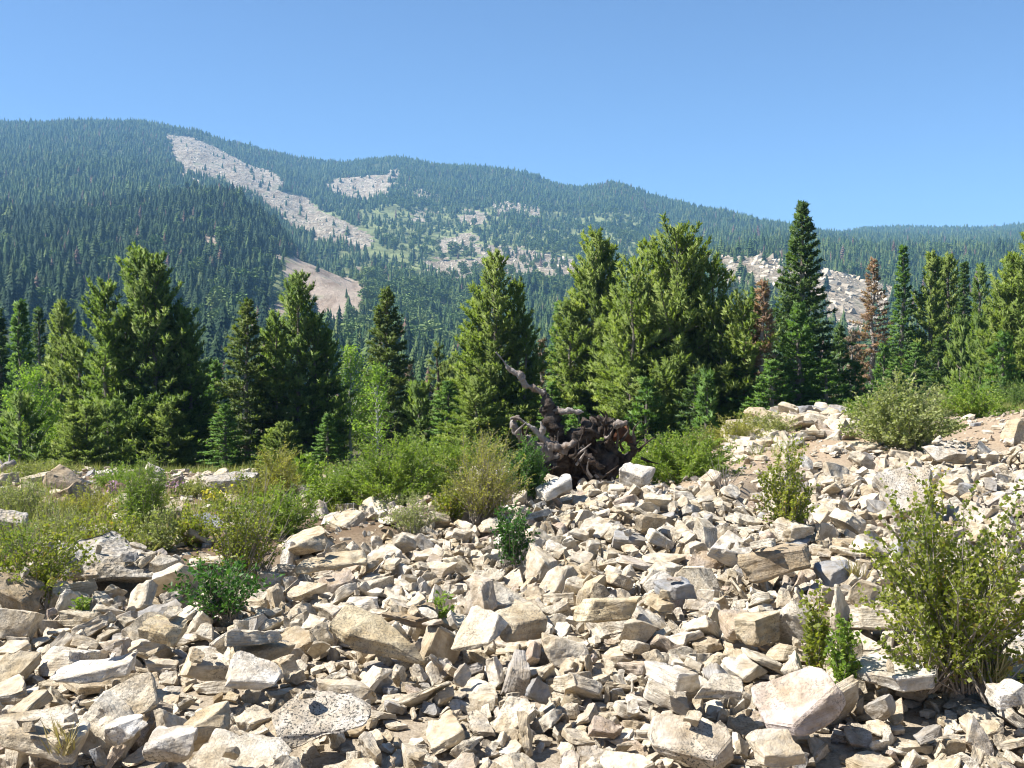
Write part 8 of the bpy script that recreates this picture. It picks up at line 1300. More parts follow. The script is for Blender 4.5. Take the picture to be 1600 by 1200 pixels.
-184,1107,-190,-2,1,-35,19,433,1058,-178,-7,-1,20,26,-219,823,-201,-13,14,32,15,137,1070,-175,32,-5,-33,21,15,1195,-177,6,-5,17,34,177,549,-188,-31,-10,-1,20,234,1018,-184,34,-1,31,16,381,1137,-177,30,-1,15,20,115,718,-165,35,-1,35,9,397,1407,-179,-11,3,34,27,19,557,-197,-26,4,-14,12,117,1284,-177,-8,0,8,34,42,677,-190,-22,-5,27,7,50,912,-191,-8,12,-14,17,
-476,1285,-202,-1,-1,-30,15,483,1780,-135,-2,1,36,23,-280,744,-194,21,5,-27,8,593,1482,-166,-25,8,-2,24,-105,828,-195,24,-8,-34,19,312,850,-184,-7,11,-31,7,423,993,-178,-34,-3,34,20,-176,890,-206,0,-1,-8,34,268,959,-188,0,-2,12,31,238,1161,-175,-27,-3,16,17,-122,651,-203,-1,-1,7,11,393,1000,-177,9,15,14,17,-133,1032,-183,-31,1,-13,8,199,649,-191,-14,1,23,12,
-4,606,-197,7,-6,12,11,195,1188,-167,33,-3,-31,13,-92,1036,-190,-4,2,-31,16,146,770,-195,-17,3,29,9,-831,1788,-228,0,1,23,20,-306,689,-201,-29,4,22,19,156,594,-196,-1,0,29,24,-100,940,-196,-35,7,-6,11,119,1057,-184,-27,10,34,7,668,1357,-173,1,-5,-3,28,-385,1659,-223,28,-2,-22,13,-46,829,-199,-1,1,-28,26,-273,1569,-229,0,0,-1,11,700,1463,-157,29,-1,-7,7,
672,1415,-169,1,-2,-10,30,241,807,-189,36,-8,-1,7,-261,810,-202,-33,4,21,9,179,1097,-185,-1,1,-11,27,-169,902,-206,-15,1,-7,8,114,1758,-237,1,6,-6,22,523,1128,-178,3,-8,-30,14,377,1202,-184,-32,-3,-29,25,-148,541,-204,35,0,-12,12,132,945,-171,-1,-2,-21,7,-61,655,-170,-1,-2,20,7,375,1392,-182,15,-7,-14,20,302,843,-186,-6,8,-6,7,502,1230,-173,-29,1,8,31,
853,2005,-148,-1,0,-24,9,54,1039,-188,33,-4,-31,10,430,1040,-183,6,-1,11,8,-128,509,-199,-3,-5,-27,19,116,1077,-179,-19,14,21,10,605,1446,-133,-8,8,-6,7,403,1266,-175,4,0,16,26,-30,540,-200,-34,-2,-17,8,-269,1811,-245,-2,-1,-12,16,181,1004,-181,-4,5,10,8,706,1461,-163,-5,8,-33,13,-80,926,-199,0,0,-21,18,-767,1347,-203,0,0,21,30,-115,761,-200,10,7,-11,7,
317,622,-188,-12,9,10,15,5,603,-193,-34,2,-33,7,745,1434,-154,-32,-5,-14,19,461,819,-183,-6,-2,-33,15,578,1017,-180,-7,2,2,13,-200,661,-200,-32,-4,-16,20,364,567,-195,-1,0,-18,28,494,876,-177,-16,-8,17,16,-300,546,-205,-4,-4,-13,7,-477,793,-190,3,-3,32,10,-301,570,-202,22,-12,-14,9,473,902,-176,36,3,29,18,-392,663,-205,-1,-1,1,26,78,1182,-178,35,-1,24,29,
],
[330,724,-181,6,0,10,28,-16,549,-195,-16,1,32,16,144,647,-178,0,-3,16,30,350,915,-182,-4,-6,9,30,159,1098,-168,-10,-1,-4,31,-116,933,-195,-34,-2,10,31,-126,673,-192,19,-8,32,17,-28,908,-192,-35,0,-6,35,-38,556,-194,-35,-7,-11,15,-216,703,-195,-19,11,-35,20,210,688,-183,0,2,14,29,195,726,-182,-2,8,-22,15,117,561,-189,-32,11,2,23,223,562,-189,-2,-1,-24,23,
100,576,-193,-1,-1,19,33,73,926,-185,28,-12,-5,17,323,1152,-177,31,1,15,35,-71,513,-200,-35,2,-13,13,17,797,-195,23,6,33,15,-165,952,-198,-20,-5,1,30,-211,484,-179,14,0,7,7,123,1209,-171,36,3,-17,26,139,1172,-168,-6,-11,-5,20,-56,505,-200,-7,-12,-31,8,101,550,-195,1,-8,14,8,380,759,-187,-24,3,28,12,621,1292,-173,-24,3,7,21,52,620,-197,-4,-1,8,13,
78,760,-189,21,6,30,19,-95,648,-196,-26,14,6,15,-192,776,-201,-31,-2,-16,19,-281,592,-203,-36,-1,6,9,-38,1012,-187,-27,2,-15,19,352,1188,-180,24,-9,20,14,-360,785,-201,2,-4,30,17,-23,514,-199,-4,-1,20,11,-39,901,-184,-14,9,-21,8,129,636,-196,-1,-2,4,12,640,1345,-170,-22,9,15,20,51,637,-196,-27,-11,-5,8,-391,1810,-236,-2,-1,-2,19,282,599,-191,6,-1,-10,7,
303,615,-188,27,10,-35,14,806,1775,-137,0,0,35,16,83,942,-191,-13,12,17,12,314,656,-186,27,-3,4,7,43,691,-189,5,-12,-32,12,-218,761,-194,-19,11,-15,15,-144,600,-201,29,2,-33,9,273,1130,-180,-14,-10,-22,11,-231,587,-200,-15,-3,-30,10,526,1145,-176,-2,-2,34,33,206,579,-193,-20,-3,1,8,264,1152,-176,27,14,32,7,-310,1024,-190,-25,-4,30,8,495,1087,-175,22,1,-25,22,
-564,1689,-222,0,-2,28,10,303,926,-180,7,-5,30,8,649,1437,-172,35,3,27,28,329,1293,-178,-16,-7,11,17,-227,1168,-198,24,2,-16,10,148,590,-188,-1,2,15,9,553,1108,-173,-20,11,-4,18,175,863,-194,-14,-9,15,8,422,917,-186,2,-6,-36,12,101,716,-191,-11,-4,2,15,-155,1401,-218,-2,-3,-13,11,561,1162,-175,22,0,25,22,641,1687,-144,-8,-3,34,9,-308,817,-204,34,2,-18,9,
9,1950,-251,-2,0,21,12,-462,1358,-204,-2,0,13,8,248,1010,-188,2,3,-23,10,508,1914,-131,1,-3,-21,10,7,553,-195,13,12,-13,7,-181,1741,-245,-2,-2,-16,14,165,759,-194,-7,1,8,11,425,1413,-181,17,0,2,15,165,1187,-173,31,3,28,15,452,1052,-182,18,0,19,9,-98,1051,-189,-3,3,35,8,-788,1633,-215,0,-2,-10,7,-241,872,-206,20,5,33,8,328,990,-188,32,8,-12,8,
197,1335,-189,-15,11,-32,17,-137,1901,-256,-2,-1,32,7,230,671,-191,21,0,-18,14,-50,567,-199,-1,-1,-4,9,381,1111,-184,-28,-7,3,7,-292,1992,-259,33,-1,-20,9,269,1131,-183,5,-1,-23,7,530,1496,-169,-29,-14,24,10,204,825,-194,-10,-4,17,10,-39,1118,-183,-34,2,-27,17,-542,1750,-228,0,0,24,9,-838,1920,-238,-1,-2,-25,13,257,1078,-190,-6,0,35,10,605,1767,-139,-1,0,-12,7,
500,1459,-172,28,9,-33,20,-369,676,-199,-35,0,30,34,442,689,-187,-31,2,28,15,481,1478,-178,-1,-15,-3,7,-168,682,-199,35,6,32,15,579,1084,-179,-34,-3,19,14,548,924,-179,-22,-3,-11,16,-805,1473,-207,-1,-2,-21,14,517,849,-170,-34,6,-29,8,260,584,-189,15,1,-14,13,78,502,-200,34,3,34,13,297,452,-195,-28,12,-35,18,62,1362,-191,29,3,-27,20,535,933,-179,-2,-9,-29,16,
-321,592,-201,-10,-4,-3,12,-324,617,-199,-2,-3,8,18,-110,581,-199,-13,12,14,7,207,977,-191,-18,14,25,12,-155,911,-198,-8,12,-5,19,571,989,-175,-3,-1,-9,8,246,632,-191,-1,-2,-23,11,1058,1956,-113,20,0,-1,21,513,973,-176,-20,-2,1,27,-65,1533,-235,-35,2,28,22,678,1260,-165,7,-2,19,7,-196,703,-201,-30,3,-25,9,474,1281,-175,15,-2,-30,22,518,875,-170,11,13,-11,16,
59,1868,-239,-10,6,-4,9,-838,1664,-218,-2,-1,15,10,-708,1612,-210,-1,-1,33,29,
],
]
LARGEST = [9, 4, 21, 5, 10, 5, 7, 9, 25, 4, 6, 7, 10, 9, 17, 3, 17, 18, 3, 9, 14, 1, 1, 13, 6, 11, 26, 4, 10, 16]
# ------------------------------------------------------------------ the scree: boulders, stones and rubble
STONE_FORMS = []
for i in range(PROTO_N):
    prng, d, c = proto_spec(i)
    bm = cut_stone(prng, d, c)
    rough_stone(bm, prng, 1.0, 0.020, 3, 0.5 if i % 3 else 0.15)
    STONE_FORMS.append(mesh_from(bm, "stone", M['stone'], 26))

for i, b in enumerate(BOULDERS):
    bm, dims, rot, loc, brng = boulder_geometry(i)
    tone = b[8]
    rough_stone(bm, brng, max(dims), 0.024 if tone in ('grey', 'brown') else 0.015, 3, 0.5)
    o = bpy.data.objects.new("boulder", mesh_from(bm, "boulder", M[tone], 26))
    link(o); o.location = loc; o.rotation_euler = rot.to_euler()
    tag(o, b[9], "boulder" if 'slab' not in b[9] else "slab")

rows = np.array([list(STONES[f][i:i + 7]) + [f, 0 if i // 7 < LARGEST[f] else 1] for f in range(len(STONES)) for i in range(0, len(STONES[f]), 7)], float).reshape(-1, 9)
rows = rows[np.argsort(rows[:, 8], kind='stable')]      # the stones that show largest come first
pos_s = rows[:, 0:3] / 100
eul_s = np.radians(rows[:, 3:6] * 5)
size_s = rows[:, 6] / 100
form_s = rows[:, 7].astype(int)
scree = bpy.data.objects.new("scree_slope", None)
link(scree); tag(scree, kind="structure")
OWN_STONES = sum(LARGEST)
for i in range(OWN_STONES):
    o = bpy.data.objects.new("stone", STONE_FORMS[form_s[i]])
    link(o, scree); o.location = pos_s[i]; o.rotation_euler = tuple(eul_s[i]); o.scale = (size_s[i],) * 3
sfo = []
for i, me in enumerate(STONE_FORMS):
    sfo.append(bpy.data.objects.new("stone_form_%02d" % i, me))
# fine rubble between the stones and over the bare dirt
rg = np.random.RandomState(8)
m = 26000
Yg = 3.2 + rg.rand(m) ** 0.8 * 18; Xg = rg.uniform(-1, 1, m) * (0.6 * Yg + 1.2)
ins = in_poly(Xg, Yg, SCREE_XY)
dirt = (Xg > 2.2) & (Yg > 11)
kp = ins | (rg.rand(m) < np.where(dirt, 0.5, 0.30))
Xg, Yg, ins = Xg[kp], Yg[kp], ins[kp]
Zg = ground_z(Xg, Yg) - 0.19 * ins
sg = np.clip(rg.gamma(2.2, 0.022, len(Xg)), 0.015, 0.15)
Pg = np.stack([Xg, Yg, Zg + sg * 0.1], 1)
eg = np.stack([rg.normal(0, 0.5, len(Xg)), rg.normal(0, 0.5, len(Xg)), rg.uniform(0, 6.28, len(Xg))], 1)
hy = rg.uniform(9.5, 24, 420); hx = rg.uniform(-0.60, 0.12, 420) * hy      # rocks strewn through the hollow
ho = ~in_poly(hx, hy, SCREE_XY) & (vnoise(hx, hy, 2.4, 51) > -0.25); hx, hy = hx[ho], hy[ho]
hs = np.clip(rg.gamma(2.4, 0.11, len(hx)), 0.10, 0.75)
my = rg.uniform(15.2, 20.2, 520); mx = rg.uniform(0.215, 0.345, 520) * my    # the pile of broken rock on the far mound
mk = vnoise(mx, my, 1.3, 53) > -0.35; mx, my = mx[mk], my[mk]
hx = np.concatenate([hx, mx]); hy = np.concatenate([hy, my]); hs = np.concatenate([hs, np.clip(rg.gamma(2.6, 0.095, len(mx)), 0.10, 0.6)])
Pg = np.concatenate([Pg, np.stack([hx, hy, ground_z(hx, hy) + hs * 0.06], 1)])
eg = np.concatenate([eg, np.stack([rg.normal(0, 0.3, len(hx)), rg.normal(0, 0.3, len(hx)), rg.uniform(0, 6.28, len(hx))], 1)])
sg = np.concatenate([sg, hs]); Xg = Pg[:, 0]
P_all = np.concatenate([pos_s[OWN_STONES:], Pg]); E_all = np.concatenate([eul_s[OWN_STONES:], eg])
S_all = np.concatenate([size_s[OWN_STONES:], sg]); F_all = np.concatenate([form_s[OWN_STONES:], rg.randint(0, PROTO_N, len(Xg))])
scatter("loose_stones", P_all, E_all, np.repeat(S_all[:, None], 3, 1), F_all, sfo, scree, "stuff")

# ------------------------------------------------------------------ shrubs, flowers and the uprooted stump
M['leafy'] = leaf_material("currant_leaves", (0.17, 0.21, 0.036), (0.33, 0.34, 0.062), (0.42, 0.26, 0.09), 0.45, 0.5, 0.3)
M['leafy_green'] = leaf_material("green_shrub_leaves", (0.14, 0.23, 0.036), (0.28, 0.36, 0.066), (0.38, 0.4, 0.1), 0.45, 0.5, 0.3)
M['leafy_dark'] = leaf_material("deep_green_leaves", (0.034, 0.1, 0.018), (0.09, 0.2, 0.036), (0.15, 0.25, 0.05), 0.35, 0.5, 0.3)
M['yellow_shrub'] = leaf_material("yellow_green_leaves", (0.23, 0.24, 0.05), (0.4, 0.37, 0.085), (0.48, 0.4, 0.15), 0.4, 0.5, 0.3)
M['sage'] = leaf_material("grey_green_leaves", (0.21, 0.24, 0.085), (0.36, 0.38, 0.16), (0.43, 0.43, 0.23), 0.4, 0.5, 0.3)
M['juniper'] = leaf_material("juniper_sprays", (0.13, 0.2, 0.034), (0.29, 0.37, 0.07), (0.42, 0.44, 0.11), 0.45, 0.5, 0.3)
M['feather'] = leaf_material("feathery_leaves", (0.14, 0.22, 0.036), (0.29, 0.37, 0.07), (0.36, 0.41, 0.1), 0.42, 0.5, 0.3)
M['pink'] = leaf_material("pink_petals", (0.36, 0.20, 0.34), (0.48, 0.30, 0.44), None, 0.3)
M['yellow'] = leaf_material("yellow_petals", (0.60, 0.52, 0.05), (0.70, 0.60, 0.10), None, 0.3)
M['straw'] = leaf_material("dry_grass_blades", (0.30, 0.24, 0.12), (0.45, 0.37, 0.20), None, 0.3)
M['meadow'] = leaf_material("meadow_blades", (0.2, 0.24, 0.06), (0.35, 0.35, 0.12), (0.46, 0.4, 0.19), 0.35, 0.5, 0.3)

SHRUB = {  # leaf size, leaves per metre of twig, stems, spread, side twigs, leaf aspect
    'leafy': dict(leaf=0.025, per=58, stems=44, side=20, aspect=0.95, wood=0.0065),
    'green': dict(leaf=0.028, per=50, stems=36, side=14, aspect=0.7, wood=0.005),
    'low': dict(leaf=0.040, per=40, stems=34, side=9, aspect=0.5, wood=0.005),
    'sage': dict(leaf=0.024, per=56, stems=52, side=12, aspect=0.35, wood=0.0045),
    'feather': dict(leaf=0.040, per=70, stems=70, side=9, aspect=0.16, wood=0.004),
    'juniper': dict(leaf=0.032, per=80, stems=56, side=14, aspect=0.36, wood=0.006),
    'twig': dict(leaf=0.02, per=1.5, stems=26, side=4, aspect=0.4, wood=0.006),
}
def grow_shrub(seed, kind, H, hw, leaf_mat, dens=1.0, wood_mat='twig', coarse=1.0):
    k = SHRUB[kind]; rng = random.Random(seed); rs = np.random.RandomState(seed)
    W = Wood(); P = []; D = []; T = []
    ns = max(8, int(k['stems'] * dens))
    roots = [(rng.gauss(0, 0.22), rng.gauss(0, 0.22)) for _ in range(5)]
    for i in range(ns):
        az = i * 2.39996 + rng.gauss(0, 0.3)
        f = math.sqrt((i + 0.5) / ns)
        ux, uy = math.cos(az), math.sin(az)
        reach = hw * f * rng.uniform(0.75, 1.08)
        hz = H * (math.sqrt(max(0.0, 1 - (f * 0.97) ** 2)) * 0.92 + 0.08) * rng.uniform(0.5, 1.12)
        cl = roots[i % len(roots)]; b = Vector((cl[0] * hw + ux * hw * 0.1 * rng.random(), cl[1] * hw + uy * hw * 0.1 * rng.random(), -0.08))
        e = Vector((ux * reach, uy * reach, hz))
        q0 = rng.uniform(0.3, 0.8); c = Vector((ux * reach * q0, uy * reach * q0, hz * rng.uniform(0.4, 0.7)))
        def bez(t): return b * (1 - t) ** 2 + c * (2 * t * (1 - t)) + e * t * t
        r = k['wood'] * (0.7 + 0.6 * rng.random()) * (0.6 + 0.5 * H)
        W.tube([bez(0), bez(0.3), bez(0.6), bez(0.85), bez(1)], [r, r * 0.8, r * 0.55, r * 0.35, r * 0.15], 4, 0, None, False)
        L = (e - b).length
        tone0 = rng.uniform(0.15, 0.7)
        for j in range(k['side']):
            t = rng.uniform(0.10, 0.99)
            p = bez(t); dr = (bez(min(1, t + 0.05)) - p).normalized()
            td = (dr + Vector((rng.gauss(0, 0.55), rng.gauss(0, 0.55), rng.gauss(0.1, 0.35)))).normalized()
            tl = L * rng.uniform(0.10, 0.26)
            W.tube([p, p + td * tl * 0.5, p + td * tl], [r * 0.3, r * 0.22, r * 0.1], 3, 0, None, False)
            m = int(tl * k['per'] * rng.uniform(0.8, 1.3) + rng.random())
            for q in range(m):
                s = (q + rng.random()) / max(1, m)
                P.append(p + td * tl * s); D.append(td + Vector((rng.gauss(0, 0.7), rng.gauss(0, 0.7), rng.gauss(0, 0.5)))); T.append(tone0 + rng.gauss(0, 0.16))
        m = int(L * 0.55 * k['per'] * 0.6)
        for q in range(m):
            t = 1 - 0.55 * rng.random()
            P.append(bez(t)); D.append(Vector((rng.gauss(0, 1), rng.gauss(0, 1), 0.4))); T.append(tone0 + rng.gauss(0, 0.16))
    P = np.array(P) if P else np.zeros((1, 3)); D = np.array(D) if D else np.ones((1, 3)); T = np.array(T) if T else np.zeros(1)
    V, F, TT = leaves(rs, P, D, k['leaf'] * coarse, T, k['aspect'], 0.3)
    return W.mesh("stems", M[wood_mat]), mesh_np("foliage", V, F, M[leaf_mat], {"tone": TT})

def place_shrub(name, meshes, loc, label, category="shrub", group=None):
    e = bpy.data.objects.new(name, None); e.empty_display_size = 0.2
    link(e); e.location = loc
    for nm, me in zip(("stems", "foliage"), meshes): link(bpy.data.objects.new(nm, me), e)
    return tag(e, label, category, group)

SHRUBS = [  # name, kind, u, foot y, height, half width (px), leaf material, density, label
    ("leafy_bush", 'leafy', 1490, 1052, 282, 138, 'leafy', 1.6, "large leafy bush with yellowing leaves rooted beside the flat white slab"),
    ("leafy_sprig", 'leafy', 1276, 1050, 132, 22, 'leafy', 0.3, "thin leafy sprig with two bare stems beside the upright tan block"),
    ("leafy_sprig", 'leafy', 1318, 1066, 95, 24, 'leafy_green', 0.4, "short green sprig at the edge of the flat white slab"),
    ("leafy_bush", 'leafy', 1228, 826, 124, 36, 'leafy', 0.6, "upright thin bush growing from the scree below the far mound"),
    ("leafy_bush", 'green', 804, 872, 92, 34, 'leafy_dark', 0.9, "small dark green bush in the middle of the white stones"),
    ("small_weed", 'low', 684, 962, 34, 26, 'leafy_green', 0.5, "tiny green weed between stones above the brown pitted rock"),
    ("small_weed", 'low', 128, 952, 18, 12, 'leafy_green', 0.4, "tiny weed among white stones near the grey brown boulder"),
    ("broadleaf_plant", 'low', 346, 952, 78, 78, 'leafy_dark', 1.6, "glossy dark green plant spreading over the stones under grey stalks"),
    ("tall_shrub", 'green', 378, 896, 135, 62, 'leafy', 1.2, "yellow green shrub with long bare grey stalks behind the glossy plant"),
    ("bare_twigs", 'twig', 402, 890, 140, 72, 'sage', 1.0, "spray of bare grey stalks leaning beside the yellow green shrub"),
    ("leafy_bush", 'green', 60, 928, 108, 78, 'leafy', 1.5, "broad leafy shrub in front of the pitted ledge at the picture's edge"),
    ("leafy_bush", 'green', 168, 880, 80, 66, 'leafy', 1.2, "leafy shrub growing along the top of the pitted ledge"),
    ("leafy_bush", 'green', 246, 862, 66, 44, 'sage', 1.0, "low grey green shrub between the pitted ledge and feathery shrub"),
    ("feathery_shrub", 'feather', 226, 832, 112, 36, 'feather', 1.3, "tall feathery green shrub beside the pink flowers"),
    ("juniper_shrub", 'juniper', 432, 838, 74, 62, 'juniper', 1.2, "spreading dark juniper above the bare grey stalks"),
    ("leafy_bush", 'sage', 436, 776, 74, 36, 'yellow_shrub', 1.2, "pale yellow green bush beside the rough grey boulder"),
    ("juniper_shrub", 'juniper', 522, 798, 62, 42, 'juniper', 1.1, "rounded olive juniper beside the brown dip"),
    ("juniper_shrub", 'juniper', 612, 796, 104, 72, 'juniper', 1.6, "wide bright juniper with upswept sprays below the aspens"),
    ("juniper_shrub", 'juniper', 688, 768, 78, 46, 'juniper', 1.2, "darker juniper between the wide bright juniper and yellow bush"),
    ("yellow_bush", 'sage', 758, 804, 124, 58, 'yellow_shrub', 1.8, "yellow green bush with brown twiggy base near the stump"),
    ("juniper_shrub", 'juniper', 822, 774, 84, 30, 'fir', 1.1, "small deep green juniper touching the stump's roots"),
    ("leafy_sprig", 'sage', 640, 822, 48, 44, 'sage', 0.7, "low grey twiggy shrub at the scree's upper edge"),
    ("leafy_sprig", 'green', 706, 806, 46, 26, 'leafy', 0.8, "small yellow green sprig in front of the yellow bush"),
    ("juniper_shrub", 'juniper', 1064, 762, 72, 74, 'juniper', 1.7, "low bright green juniper behind the crest beside the stump"),
    ("bare_twigs", 'twig', 1130, 764, 54, 36, 'sage', 1.0, "grey bare twigs at the end of the low bright juniper"),
    ("yellow_bush", 'sage', 1150, 694, 46, 44, 'yellow_shrub', 1.1, "thin yellow green bush on the far mound before the young fir"),
    ("yellow_bush", 'sage', 1098, 706, 36, 34, 'meadow', 1.0, "pale grassy bush beside the flat pale boulder"),
    ("leafy_bush", 'green', 1408, 698, 96, 74, 'sage', 2.0, "big round grey green bush on the dirt slope"),
    ("leafy_bush", 'green', 1346, 664, 40, 26, 'leafy_green', 1.0, "small green bush between far mound and the big round bush"),
    ("leafy_bush", 'green', 1520, 654, 58, 52, 'leafy_green', 1.4, "green bush behind the dirt track under the sparse pine"),
    ("leafy_bush", 'juniper', 1588, 640, 44, 44, 'pine', 1.0, "dark low bush at the foot of the pine by the track"),
    ("leafy_bush", 'sage', 1470, 652, 44, 34, 'sage', 1.0, "pale twiggy bush beside the big round bush"),
    ("sage_bush", 'sage', 26, 812, 66, 48, 'sage', 1.3, "grey green sage bush behind the boulder at the edge"),
    ("sage_bush", 'sage', 96, 842, 46, 50, 'sage', 1.1, "dry grey sage bush above the broad leafy shrub"),
    ("sage_bush", 'sage', 306, 776, 30, 36, 'meadow', 1.0, "low pale bush at the foot of the rough grey boulder"),
    ("leafy_bush", 'green', 478, 762, 48, 34, 'leafy_green', 1.0, "green bush in the shade between boulder and olive juniper"),
    ("sage_bush", 'sage', 186, 762, 34, 40, 'leafy_green', 1.0, "low green undergrowth beneath the big dark pine"),
    ("sage_bush", 'sage', 60, 750, 30, 46, 'meadow', 1.0, "grassy pale bush under the bright young aspen"),
    ("juniper_shrub", 'juniper', 368, 776, 30, 30, 'juniper', 0.9, "small juniper spilling over the rough grey boulder"),
    ("leafy_bush", 'green', 970, 742, 40, 40, 'juniper', 1.0, "green shrub showing through the arch of the stump's roots"),
    ("yellow_bush", 'sage', 556, 776, 60, 40, 'leafy_green', 1.2, "yellow green shrub between the two junipers below the open pine"),
    ("yellow_bush", 'sage', 400, 786, 44, 40, 'yellow_shrub', 1.0, "low yellowish shrub in front of the rough grey boulder's end"),
    ("yellow_bush", 'green', 660, 744, 56, 50, 'leafy_green', 1.2, "light green shrub under the half bare pine"),
    ("yellow_bush", 'green', 740, 730, 50, 44, 'juniper', 1.2, "green shrub at the foot of the olive pine behind the yellow bush"),
    ("yellow_bush", 'sage', 142, 806, 40, 42, 'yellow_shrub', 1.0, "yellowish low shrub below the two shaded brown boulders"),
    ("leafy_bush", 'green', 300, 852, 54, 40, 'leafy', 1.0, "leafy shrub beside the blue grey boulder"),
    ("leafy_bush", 'sage', 20, 868, 50, 50, 'leafy_green', 1.0, "green shrub at the picture's edge above the broad leafy one"),
    ("yellow_bush", 'sage', 1200, 678, 34, 40, 'meadow', 1.0, "pale tuft of shrub between far mound and the young fir"),
    ("leafy_sprig", 'green', 1000, 738, 40, 40, 'leafy_green', 0.9, "low green shrub beyond the stump's broken end"),
]
for i, (nm, kind, u, yf, h, hw, lm, dens, label) in enumerate(SHRUBS):
    g = on_ground(u, yf)
    if nm == "juniper_shrub" and u == 1064: g = Vector((at(u, yf, 14.2).x, 14.2, 0)); g.z = gz(g.x, g.y)
    d = g.y
    H = max(h * d / 1600, at(u, yf - h, d).z - g.z)
    place_shrub(nm, grow_shrub(500 + i, kind, H, hw * d / 1600 * (1.28 if yf < 850 else 1.1), lm, dens * (1.25 if yf < 850 else 1.0), 'twig', min(1.7, max(1.0, d / 9))), g, label)

def flowers(seed, u, yf, h, hw, petal, label, n):
    rng = random.Random(seed); rs = np.random.RandomState(seed)
    g = on_ground(u, yf); s = g.y / 1600
    W = Wood(); P = []; D = []
    Pl = []
    for i in range(n):
        b = Vector((rng.uniform(-hw, hw) * s, rng.uniform(-hw, hw) * s, -0.03)); t = b + Vector((rng.gauss(0, 4) * s, rng.gauss(0, 4) * s, h * s * rng.uniform(0.75, 1.1)))
        W.tube([b, (b + t) / 2, t], [0.006, 0.005, 0.003], 3, 0, None, False)
        for q in range(16):
            f = rng.random()
            (P if f > 0.55 else Pl).append(b.lerp(t, f) + Vector((rng.gauss(0, 0.02), rng.gauss(0, 0.02), 0))); 
    rnd = lambda k: rs.normal(0, 1, (k, 3))
    e = bpy.data.objects.new("flowering_plant", None); link(e); e.location = g; tag(e, label, "flowers")
    link(bpy.data.objects.new("stems", W.mesh("stems", M['feather_stem'])), e)
    V, F, T = leaves(rs, np.array(P), rnd(len(P)), 0.045, rs.rand(len(P)), 0.8, 0)
    link(bpy.data.objects.new("blossoms", mesh_np("blossoms", V, F, M[petal], {"tone": T})), e)
    V, F, T = leaves(rs, np.array(Pl), rnd(len(Pl)), 0.06, rs.rand(len(Pl)), 0.3, 0)
    link(bpy.data.objects.new("foliage", mesh_np("foliage", V, F, M['feather'], {"tone": T})), e)
M['feather_stem'] = bark_material("green_stem", (0.10, 0.14, 0.05), (0.16, 0.17, 0.07), None, 10, 0, 0.2)
flowers(1, 184, 780, 34, 16, 'pink', "clump of pink flowers left of the feathery green shrub", 11)
flowers(2, 262, 778, 36, 14, 'pink', "clump of pink flowers right of the feathery green shrub", 8)
flowers(3, 335, 796, 38, 14, 'yellow', "small yellow flower head before the rough grey boulder", 12)

# meadow grass in the hollow and dry tufts on the scree: nobody could count the blades
def blades(name, P, L, mat, label, rs):
    n = len(P)
    D = rs.normal(0, 0.35, (n, 3)); D[:, 2] = 1
    V, F, T = needles(rs, P, D, 3, L, 0.010, 0.35, rs.rand(n), 0.0)
    o = link(bpy.data.objects.new(name, mesh_np(name, V, F, mat, {"tone": T})))
    return tag(o, label, "grass", None, "stuff")
rsg = np.random.RandomState(3)
nb = 42000
Yb = rsg.uniform(9, 36, nb) ; Xb = rsg.uniform(-0.62, 0.62, nb) * Yb
okb = ~in_poly(Xb, Yb, SCREE_XY) & (vnoise(Xb, Yb, 1.6, 41) + 0.5 * vnoise(Xb, Yb, 0.5, 42) > np.where((Xb > 2.0) & (Yb < 22), 0.75, np.where((np.abs(Xb + 2.0) < 1.2) & (Yb < 13), 0.9, 0.22)))
Xb, Yb = Xb[okb], Yb[okb]
blades("meadow_grass", np.stack([Xb, Yb, ground_z(Xb, Yb)], 1), rsg.uniform(0.10, 0.28, len(Xb)), M['meadow'], "pale green and straw coloured grass in the hollow behind the scree", rsg)
tuft = []
for (u, y, n_) in ((95, 1182, 26), (88, 1170, 14), (1560, 1060, 60), (1545, 1070, 40), (122, 892, 30), (1340, 905, 20)):
    g = on_ground(u, y)
    for _ in range(n_): tuft.append((g.x + rsg.normal(0, 0.03), g.y + rsg.normal(0, 0.03), g.z))
blades("dry_grass", np.array(tuft), rsg.uniform(0.08, 0.2, len(tuft)), M['straw'], "dry straw coloured grass wisps between stones", rsg)

